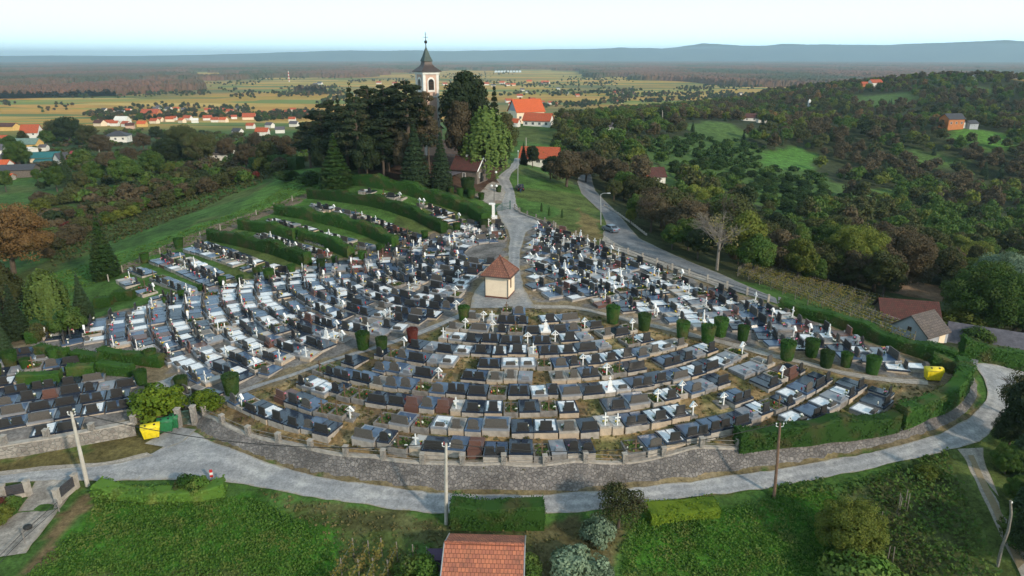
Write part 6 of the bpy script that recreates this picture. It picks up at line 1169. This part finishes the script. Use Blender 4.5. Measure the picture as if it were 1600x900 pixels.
pole(939, 352, 938.5, 304, 'galvanised', .11, .07, 'street_lamp', 'street lamp', 'tall grey lamp with arm', 'beside the parked silver car', lampx)
pole(809, 294, 809.5, 236, 'galvanised', .10, .07, 'street_lamp', 'street lamp', 'tall slim pale lamp pole', 'above the dark parked car', lambda o, d: Geo().ball(tuple(d), .16).obj('lamp_head', 'white_paint', o))
def globes(o, d):
    Geo().tube([(d[0]-.5,d[1],d[2]-.1),(d[0],d[1],d[2]-.25),(d[0]+.5,d[1],d[2]-.1)], .04, 5).obj('arm', 'iron_dark', o)
    for k in (-.5,.5): Geo().ball((d[0]+k, d[1], d[2]+.08), .27, 0, 10, 7).obj('globe', 'white_paint', o)
pole(772, 315, 772, 291, 'iron_dark', .06, .05, 'globe_lamp', 'lamp', 'black lamp with two white globes', 'beside the round clipped bush', globes); pole(775, 293, 775, 269, 'iron_dark', .06, .05, 'globe_lamp', 'lamp', 'black lamp with one white globe', 'at the forecourt of the mortuary', lambda o, d: Geo().ball(tuple(d), .27, 0, 10, 7).obj('globe', 'white_paint', o))
for u, v, vt, pl_ in ((1035,193,172,'in the wood on the ridge'),(1035.5,194,175,'in the wood on the ridge'),(155,247,234,'among bushes left'),(822,236,215,'below the orange-roofed house'),(821,258,240,'behind the red roof by the road')): pole(u, v, u, vt, 'pole_concrete', .16, .12, 'utility_pole', 'utility pole', 'distant pale utility pole', pl_)
# statue pedestal by the gate
x, y, z = g(771, 341); o = empty('pillar_monument', (x, y, z)); Geo().box((0,0,.2), (1.5,1.2,.5)).obj('base', 'marble_white', o); Geo().box((0,0,1.5), (.6,.5,2.4), taper=.85).box((0,0,2.85), (.75,.6,.25)).obj('pillar', 'white_paint', o); Geo().box((-.5,0,2.9), (.7,.4,.3)).obj('wing', 'white_paint', o); reg(o, 'monument', 'white stone pillar monument', 'beside the green cemetery gate')
# gate
ga, gb_ = np.array(g(774,332)), np.array(g(797,327)); o = empty('cemetery_gate', ga); dv = gb_-ga
for t_, w_ in ((0,.25),(1,.25),(.45,.1)): Geo().box((dv[0]*t_, dv[1]*t_, dv[2]*t_+.85), (w_,w_,2.0)).obj('gate_post', 'gate_green', o)
for a_, b_ in ((.04,.43),(.47,.96)):
    lf = Geo(); p0, p1 = dv*a_, dv*b_
    for hh in (.25,.75,1.45): lf.tube([p0+[0,0,hh], p1+[0,0,hh]], .035, 4)
    for k in range(9): q = p0+(p1-p0)*k/8; lf.tube([q+[0,0,.25], q+[0,0,1.45]], .02, 4)
    lf.obj('gate_leaf', 'gate_green', o)
reg(o, 'gate', 'green metal double gate', 'across the path to the church')
# low wall with posts right of the path, and post row along the upper road
def postfence(pts, sp, hh, m_, desc, place, rail=True, kerb=None, pw=.28, name='fence', railm='iron_dark'):
    P = dense(pts, .5); s_ = np.concatenate([[0], np.cumsum(np.linalg.norm(np.diff(P[:,:2], axis=0), axis=1))]); n = max(2, int(s_[-1]/sp)); q = [np.array([np.interp(s_[-1]*k/n, s_, P[:,j]) for j in range(3)]) for k in range(n+1)]
    for a in q: a[2] = h1(a[0], a[1])
    o = empty(name, tuple(q[n//2])); o0 = q[n//2]; me = Geo().box((0,0,hh/2-.1), (pw,pw,hh+.2), taper=.92).mesh('post', m_)
    for a in q: link('post', me, o, tuple(a-o0))
    if rail:
        rl_ = Geo()
        for a, b in zip(q[:-1], q[1:]):
            for z_ in (.4, .8): rl_.tube([a-o0+[0,0,hh*z_], b-o0+[0,0,hh*z_]], .03, 4)
        rl_.obj('rail', railm, o)
    if kerb:
        kb = Geo()
        for a, b in zip(q[:-1], q[1:]): c = (a+b)/2-o0; d = b-a; kb.box((c[0], c[1], c[2]+.0), (math.hypot(d[0], d[1])+.05, .3, kerb*2), rz=math.atan2(d[1], d[0]))
        kb.obj('kerb', 'concrete', o)
    reg(o, 'fence', desc, place); return o
postfence(G([(804,327),(815,335),(832,341),(850,348),(865,354)]), 2.6, 1.1, 'concrete_dark', 'low kerb wall with dark posts', 'right of the cemetery gate', True, .3)
postfence(G([(868,357),(905,372),(940,384),(1000,404),(1060,426),(1130,449),(1200,472)]), 3.2, 1.1, 'concrete', 'post and rail fence', 'between graves and upper parking strip', True)
postfence(G([(170,440),(200,420),(240,402),(290,380),(330,366),(380,345),(430,325),(484,303)]), 4.2, 1.2, 'concrete', 'row of pale fence posts', 'along the upper left edge of the grave rows', False, None, .14)
postfence(G([(944,322),(965,334),(990,352),(1010,368)]), 1.6, .45, 'concrete', 'pale concrete crash barrier', 'on the right edge of the upper road', True, .22, .2, railm='concrete')
# bins
def bin_(u, v, m_, desc, place, w_=1.35, rz=0, hf=None, recycle=False, name='waste_container'):
    p = gf(hf or H, u, v); o = empty(name, p, rz); d_, h_ = 1.0, 1.1
    Geo().box((0,0,.16+h_/2), (w_*.86,d_*.8,h_), 0).box((0,0,.16+h_*.5), (w_*.9,d_*.84,.08)).add(*[]) if False else None
    b_ = Geo(); x_, y_ = w_/2, d_/2; b_.add([(-x_*.82,-y_*.75,.16),(x_*.82,-y_*.75,.16),(x_*.82,y_*.75,.16),(-x_*.82,y_*.75,.16),(-x_,-y_,h_+.1),(x_,-y_,h_+.1),(x_,y_,h_+.1),(-x_,y_,h_+.1)], [(0,3,2,1),(0,1,5,4),(1,2,6,5),(2,3,7,6),(3,0,4,7),(4,5,6,7)])
    for k in (-.3,0,.3): b_.box((k*w_,-y_*.9,h_*.6), (.05,.08,h_*.8))
    b_.obj('body', m_, o); ld = Geo(); n = 8
    for k in range(n):
        a, b2 = math.pi*k/n, math.pi*(k+1)/n; ld.add([(-x_-.04,-y_*math.cos(a)*1.04,h_+.1+.34*math.sin(a)),(x_+.04,-y_*math.cos(a)*1.04,h_+.1+.34*math.sin(a)),(x_+.04,-y_*math.cos(b2)*1.04,h_+.1+.34*math.sin(b2)),(-x_-.04,-y_*math.cos(b2)*1.04,h_+.1+.34*math.sin(b2)),(-x_-.04,0,h_+.1),(x_+.04,0,h_+.1)], [(0,1,2,3)], [(0,3,4),(2,1,5)])
    lo = ld.obj('lid', m_, o, True)
    for k in (-.25,.25): Geo().tube([(k*w_,-y_*.45,h_+.36),(k*w_,-y_*.5,h_+.44)], .10, 10).obj('hatch', 'dark_opening', lo)
    Geo().box((0,-y_*.99,h_+.14), (w_*.7,.03,.06)).obj('slot', 'dark_opening', lo)
    lb = Geo().box((.1*w_,-y_*.93,h_*.62), (w_*.42,.03,.22)); lb.obj('label', 'bin_label', o).rotation_euler = (R(-6),0,0)
    for sx in (-1,1):
        for sy in (-1,1): Geo().tube([(sx*x_*.7-.03, sy*y_*.6, .09),(sx*x_*.7+.03, sy*y_*.6, .09)], .09, 10).obj('wheel', 'rubber', o)
    reg(o, 'waste container', desc, place); return o
bin_(238, 684, 'bin_yellow', 'yellow lidded waste container', 'left of the green bins by the side gate', 1.6, R(22), Hout); bin_(261, 674, 'bin_green', 'large green waste container', 'between yellow bin and small green bin', 1.35, R(20), Hout); bin_(275, 668, 'bin_green', 'small green waste bin', 'against the stone gate pillar', .7, R(15), Hout)
bin_(1456, 594, 'bin_yellow', 'yellow waste container', 'inside the hedge at the right bend', 1.6, R(-6), H)
# side gate pillars, metal gate
for u, v, ds in ((281,667,'left'),(305,663,'right')):
    p = gf(Hout, u, v); o = empty('gate_pillar', p); Geo().box((0,0,.9), (.45,.45,2.2)).obj('pillar', 'stone_wall', o); Geo().box((0,0,2.04), (.55,.55,.09)).obj('cap', 'concrete', o); reg(o, 'gate pillar', f'stone pillar at the {ds} of the side gate', 'near the green bins')
p1_, p2_ = np.array(gf(Hout, 287, 664)), np.array(gf(Hout, 300, 662)); o = empty('side_gate', p1_); dv = p2_-p1_; lf = Geo()
for hh in (.1,.8,1.5): lf.tube([[0,0,hh], dv+[0,0,hh]], .03, 4)
for k in range(9): lf.tube([dv*k/8+[0,0,.1], dv*k/8+[0,0,1.6]], .018, 4)
lf.obj('gate_leaf', 'gate_green', o); reg(o, 'gate', 'dark green metal side gate', 'between two stone pillars by the bins')
# marker post
p = g(332, 753); o = empty('marker_post', p); 
for k in range(5): Geo().box((0,0,.15+k*.24), (.24,.12,.24), rz=.2).obj('band', 'signal_red' if k % 2 == 0 else 'white_paint', o)
reg(o, 'marker post', 'red and white striped marker post', 'at the near edge of the lane')
# bottom-left house fence and gate
def panelfence(pts, desc, place):
    o = empty('panel_fence', pts[0]); o0 = np.array(pts[0]); P = [np.array(p)-o0 for p in pts]
    for a in P: Geo().box((a[0],a[1],.65), (.38,.38,1.6)).box((a[0],a[1],1.48), (.46,.46,.08)).obj('pillar', 'concrete', o)
    for a, b in zip(P[:-1], P[1:]):
        d = b-a; L_ = math.hypot(d[0], d[1]); c = (a+b)/2; an = math.atan2(d[1], d[0]); Geo().box((c[0],c[1],c[2]+.12), (L_-.3,.22,.5), rz=an).obj('low_wall', 'concrete', o); s_ = Geo()
        for k in range(5): s_.box((c[0],c[1],c[2]+.46+k*.19), (L_-.36,.05,.165), rz=an)
        s_.obj('slat_panel', 'roof_dark', o)
    reg(o, 'fence', desc, place)
panelfence([g(-35,786), g(8,782), g(46,774)], 'dark slatted fence with pale pillars', 'left of the driveway'); panelfence([g(92,788), g(120,762)], 'short dark slatted fence panel', 'right of the driveway')
postfence(G([(93,800),(65,826),(38,850),(10,878),(-15,905)]), 3.0, 1.2, 'concrete_dark', 'thin wire fence on slim posts', 'beside the concrete driveway', True, None, .08)
x, y, z = g(44, 826); o = Geo().ball((0,0,.15), (.35,.3,.22), 0, 9, 6).obj('ball', 'rubber', None, True, loc=(x, y, z)); reg(o, 'ball', 'small dark round ball', 'lying on the concrete driveway')
# cars
def car(u, v, rz, m_, desc, place, open_=False):
    p = g(u, v); o = empty('parked_car', (p[0], p[1], p[2]+.05), rz, .9); b_ = Geo(); prof = [(-2.05,.35),(-2.1,.72),(-1.95,.98),(-1.5,1.02),(-.85,1.42),(.45,1.45),(1.15,1.02),(1.9,.86),(2.08,.62),(2.05,.32)]; n = len(prof)
    V = [];
    for yy_, s_ in ((-.84,1),(.84,1)):
        for a, c in prof: V.append((a, yy_*(1 if c < 1.1 else .80), c))
    b_.add(V, [(i, (i+1) % n, n+(i+1) % n, n+i) for i in range(n)], None); b_.add(V[:n]+[(0,-.84,.6)], None, [(i+1 if i+1 < n else 0, i, n) for i in range(n)]); b_.add(V[n:]+[(0,.84,.6)], None, [(i, (i+1) % n, n) for i in range(n)])
    b_.obj('body', m_, o)
    for nm, c, d, ry in (('rear_window',(-1.2,0,1.24),(.66,1.25,.02),-32),('windscreen',(.82,0,1.26),(.72,1.25,.02),32)): q = Geo().box((0,0,0), d).obj(nm, 'glass_dark', o, loc=c); q.rotation_euler = (0, R(ry), 0)
    for sy in (-1,1):
        q = Geo().box((0,0,0), (1.7,.02,.30)).obj('side_window', 'glass_dark', o, loc=(-.15, sy*.775, 1.2)); q.rotation_euler = (R(-sy*18)*-1, 0, 0)
        for sx in (-1.3,1.3): w_ = Geo().tube([(sx, sy*.70,.32),(sx, sy*.86,.32)], .32, 12).obj('wheel', 'rubber', o); Geo().tube([(sx, sy*.855,.32),(sx, sy*.875,.32)], .19, 10).obj('rim', 'galvanised', w_)
        Geo().box((-2.08, sy*.62, .78), (.06,.3,.16)).obj('taillight', 'lamp_red', o); Geo().box((2.02, sy*.6, .68), (.08,.34,.14)).obj('headlight', 'bin_label', o)
    if open_: q = Geo().box((0,0,0), (1.0,1.4,.06)).obj('tailgate', m_, o, loc=(-1.7,0,1.75)); q.rotation_euler = (0, R(-15), 0)
    reg(o, 'car', desc, place); return o
car(954, 362, R(118), 'car_silver', 'silver-blue hatchback parked facing away', 'on the gravel by the lamp'); car(812, 298, R(100), 'car_black', 'dark car with its tailgate open', 'beside the path above the gate', True)
# two people at the open boot
def person(u, v, h_, rz, desc, place, sh='shirt_dark', bend=0.):
    p = g(u, v); o = empty('person', p, rz, h_/1.75); import bmesh
    me = bpy.data.meshes.new('body'); J = [(0,0,.95),(0,-.02-bend*.1,1.2),(0,-.02-bend*.2,1.42),(0,-.02-bend*.24,1.52),(0,-.03-bend*.28,1.68),(.1,0,.9),(.11,0,.5),(.11,.03,.08),(.11,-.13,.04),(-.1,0,.9),(-.11,.04,.5),(-.11,.1,.08),(-.11,-.06,.04),(.2,-.02-bend*.2,1.4),(.25,-.06-bend*.2,1.13),(.24,-.2-bend*.2,.92),(-.2,-.02-bend*.2,1.4),(-.25,-.06-bend*.2,1.13),(-.24,-.2-bend*.2,.92)]
    E = [(0,1),(1,2),(2,3),(3,4),(0,5),(5,6),(6,7),(7,8),(0,9),(9,10),(10,11),(11,12),(2,13),(13,14),(14,15),(2,16),(16,17),(17,18)]; rad = [.15,.14,.15,.06,.10,.1,.065,.045,.04,.1,.065,.045,.04,.065,.045,.035,.065,.045,.035]
    me.from_pydata(J, E, []); b = link('body', me, o); md = b.modifiers.new('s', 'SKIN'); me.materials.append(MATS['jeans'])
    for i, r_ in enumerate(rad): me.skin_vertices[0].data[i].radius = (r_, r_*.85)
    me.skin_vertices[0].data[0].use_root = True; sb = b.modifiers.new('d', 'SUBSURF'); sb.levels = 1; sb.render_levels = 1
    hy = -.03-bend*.28; Geo().ball((0,hy,1.66), (.10,.115,.135), 0, 10, 8).ball((0,hy-.115,1.65), (.018,.03,.03)).obj('head', 'skin', o, True); Geo().ball((0,hy+.02,1.70), (.112,.118,.12), 0, 10, 8).obj('hair', 'hair', o, True)
    Geo().tube([(0,0,.9),(0,-.02-bend*.1,1.2),(0,-.02-bend*.2,1.46)], [.18,.19,.14], 10).tube([(.18,-.02-bend*.2,1.41),(.26,-.06-bend*.2,1.13)], [.085,.065], 8).tube([(-.18,-.02-bend*.2,1.41),(-.26,-.06-bend*.2,1.13)], [.085,.065], 8).obj('jacket', sh, o, True); reg(o, 'person', desc, place)
person(813.5, 301, 1.72, R(150), 'person in dark jacket and jeans', 'standing at the open car boot', bend=.6); person(816.5, 299, 1.75, R(200), 'person in black clothes', 'beside the open car boot')
# vines: foreground rows and the vineyard on the right
def vinerow(a, b, h_, lf, desc, place, seed, dens=70, posts=3, group='vine rows', cat='vine row'):
    r = np.random.default_rng(seed); a, b = np.array(a), np.array(b); L_ = np.linalg.norm((b-a)[:2]); o = empty('vine_row', (a[0], a[1], a[2])); n = int(L_*dens); t = r.random(n); P = (b-a)*t[:,None]; zz = H(P[:,0]+a[0], P[:,1]+a[1])-a[2]; P[:,2] = zz+h_*(.25+.75*r.random(n)**.7); P[:,:2] += r.normal(size=(n,2))*.17; k = vnoise(t*L_, P[:,2], .6, seed) > .22; P = P[k]
    Geo().leaves(P, nrm(sph(r, len(P))+[0,-.3,.5]), .2*r.uniform(.6,1.3,len(P)), 0, r).obj('foliage', 'leaf_'+lf, o); me = Geo().tube([(0,0,-.3),(0,0,h_+.15)], [.06,.05], 6).mesh('post', 'bark_pale' if posts > 2 else 'pole_concrete')
    for k in range(posts): q = (b-a)*(k/max(1, posts-1)); link('post', me, o, (q[0], q[1], h1(a[0]+q[0], a[1]+q[1])-a[2]))
    Geo().tube([(0,0,h_*.85), ((b-a)[0],(b-a)[1],(b-a)[2]+h_*.85)], .012, 3).obj('wire', 'galvanised', o); reg(o, cat, desc, place, group)
for i, (p0, p1, lf) in enumerate([((553,862),(515,915),'vine'),((577,866),(545,915),'vine'),((597,862),(570,915),'vine'),((621,868),(592,915),'vine'),((646,872),(622,915),'green'),((668,876),(655,915),'green')]):
    vinerow(g(p0[0], p0[1]+8), g(p1[0], p1[1]+20), 1.6, lf, 'leafy vine row on stakes', 'left of the tiled roof', 100+i)
A0, A1, B0, B1 = [np.array(g(*p)) for p in ((1148,430),(1425,541),(1150,424) if 0 else (1165,416),(1445,490))]
for i in range(11):
    t = i/10; a = A0+(B0-A0)*t; b = A1+(B1-A1)*t; a = a+(b-a)*.02; a[2], b[2] = h1(a[0], a[1]), h1(b[0], b[1])
    vinerow(a, b, 1.35, 'vine', 'long vine row', 'in the vineyard below the road', 200+i, 34, 14)
for i in range(9):
    u, v = 1385+rg.uniform(-28,40), 845+rg.uniform(-60,40); p = g(u, v); o = Geo().tube([(0,0,-.2),(.1*rg.normal(),.05,1.7)], [.05,.04], 5).obj('stake', 'bark_pale', None, loc=p); reg(o, 'stake', 'leaning pale wooden stake', 'in the dry weeds of the overgrown plot', 'old vineyard stakes')
# ------------------------------------------------------------------ camera, light, air
finish_labels()
cam = bpy.data.cameras.new('camera'); cam.lens = FP/1600*36; cam.sensor_width = 36; cam.clip_end = 60000; cam.clip_start = .5
co = bpy.data.objects.new('camera', cam); C.objects.link(co); co.location = (0, 0, CH); co.rotation_euler = (R(90)-PIT, 0, 0); sc.camera = co
SEL, SAZ = R(24), R(136)   # sun elevation; azimuth measured clockwise from +Y (behind right of the camera)
w = bpy.data.worlds.new('World'); sc.world = w; w.use_nodes = True; N, L = w.node_tree.nodes, w.node_tree.links
sk = N.new('ShaderNodeTexSky'); sk.sky_type = 'NISHITA'; sk.sun_disc = False; sk.sun_elevation = SEL; sk.sun_rotation = SAZ; sk.air_density = 1.0; sk.dust_density = 1.2; sk.ozone_density = 1.0
tc = N.new('ShaderNodeTexCoord'); mp = N.new('ShaderNodeMapping'); mp.inputs['Scale'].default_value = (1, 1, 5); L.new(tc.outputs['Generated'], mp.inputs['Vector'])
nz = N.new('ShaderNodeTexNoise'); nz.inputs['Scale'].default_value = 2.2; nz.inputs['Detail'].default_value = 6; L.new(mp.outputs[0], nz.inputs['Vector'])
mr = N.new('ShaderNodeMapRange'); mr.inputs['From Min'].default_value = .42; mr.inputs['From Max'].default_value = .7; mr.inputs['To Min'].default_value = .35; mr.inputs['To Max'].default_value = .95; L.new(nz.outputs['Fac'], mr.inputs['Value'])
sx = N.new('ShaderNodeSeparateXYZ'); L.new(tc.outputs['Generated'], sx.inputs[0]); hr = N.new('ShaderNodeMapRange'); hr.inputs['From Min'].default_value = .0; hr.inputs['From Max'].default_value = .62; hr.inputs['To Min'].default_value = .9; hr.inputs['To Max'].default_value = 0; L.new(sx.outputs['Z'], hr.inputs['Value'])
am = N.new('ShaderNodeMath'); am.operation = 'MAXIMUM'; L.new(mr.outputs['Result'], am.inputs[0]); L.new(hr.outputs['Result'], am.inputs[1])
mx = N.new('ShaderNodeMix'); mx.data_type = 'RGBA'; L.new(am.outputs[0], mx.inputs['Factor']); L.new(sk.outputs[0], mx.inputs['A']); mx.inputs['B'].default_value = (6.3, 8.6, 9.4, 1)
g2 = N.new('ShaderNodeMapRange'); g2.interpolation_type = 'SMOOTHSTEP'; g2.inputs['From Min'].default_value = .0; g2.inputs['From Max'].default_value = .16; g2.inputs['To Min'].default_value = 1; g2.inputs['To Max'].default_value = 0; L.new(sx.outputs['Z'], g2.inputs['Value'])
m2 = N.new('ShaderNodeMix'); m2.data_type = 'RGBA'; L.new(g2.outputs['Result'], m2.inputs['Factor']); L.new(mx.outputs['Result'], m2.inputs['A']); m2.inputs['B'].default_value = (10.2, 13.6, 14.8, 1)
L.new(m2.outputs['Result'], N['Background'].inputs['Color']); N['Background'].inputs['Strength'].default_value = .11
sl = bpy.data.lights.new('sun', 'SUN'); sl.energy = 3.3; sl.angle = R(3); sl.color = (1, .86, .67)
so = bpy.data.objects.new('sun', sl); C.objects.link(so); so.rotation_euler = (R(90)-SEL, 0, math.pi-SAZ)
so.location = (40, -20, 60)
hz = Geo().box((0, 12250, 60), (50600, 25500, 300)); 
hm = bpy.data.materials.new('air'); hm.use_nodes = True; hn = hm.node_tree.nodes; hn.remove(hn['Principled BSDF']); pv = hn.new('ShaderNodeVolumePrincipled')
pv.inputs['Color'].default_value = (.60, .83, 1, 1); pv.inputs['Density'].default_value = 8.5e-5; pv.inputs['Anisotropy'].default_value = .2; hm.node_tree.links.new(pv.outputs[0], hn['Material Output'].inputs['Volume']); MATS['air'] = hm
kind(hz.obj('haze', 'air'), 'stuff')
sc.view_settings.view_transform = 'Standard'; sc.view_settings.look = 'None'; sc.view_settings.exposure = 0.2; sc.view_settings.gamma = 1
sc.cycles.use_denoising = True; sc.cycles.use_adaptive_sampling = True; sc.cycles.adaptive_threshold = .02; sc.cycles.max_bounces = 6; sc.cycles.transparent_max_bounces = 6; sc.cycles.volume_bounces = 4
sc.cycles.diffuse_bounces = 3; sc.cycles.glossy_bounces = 2
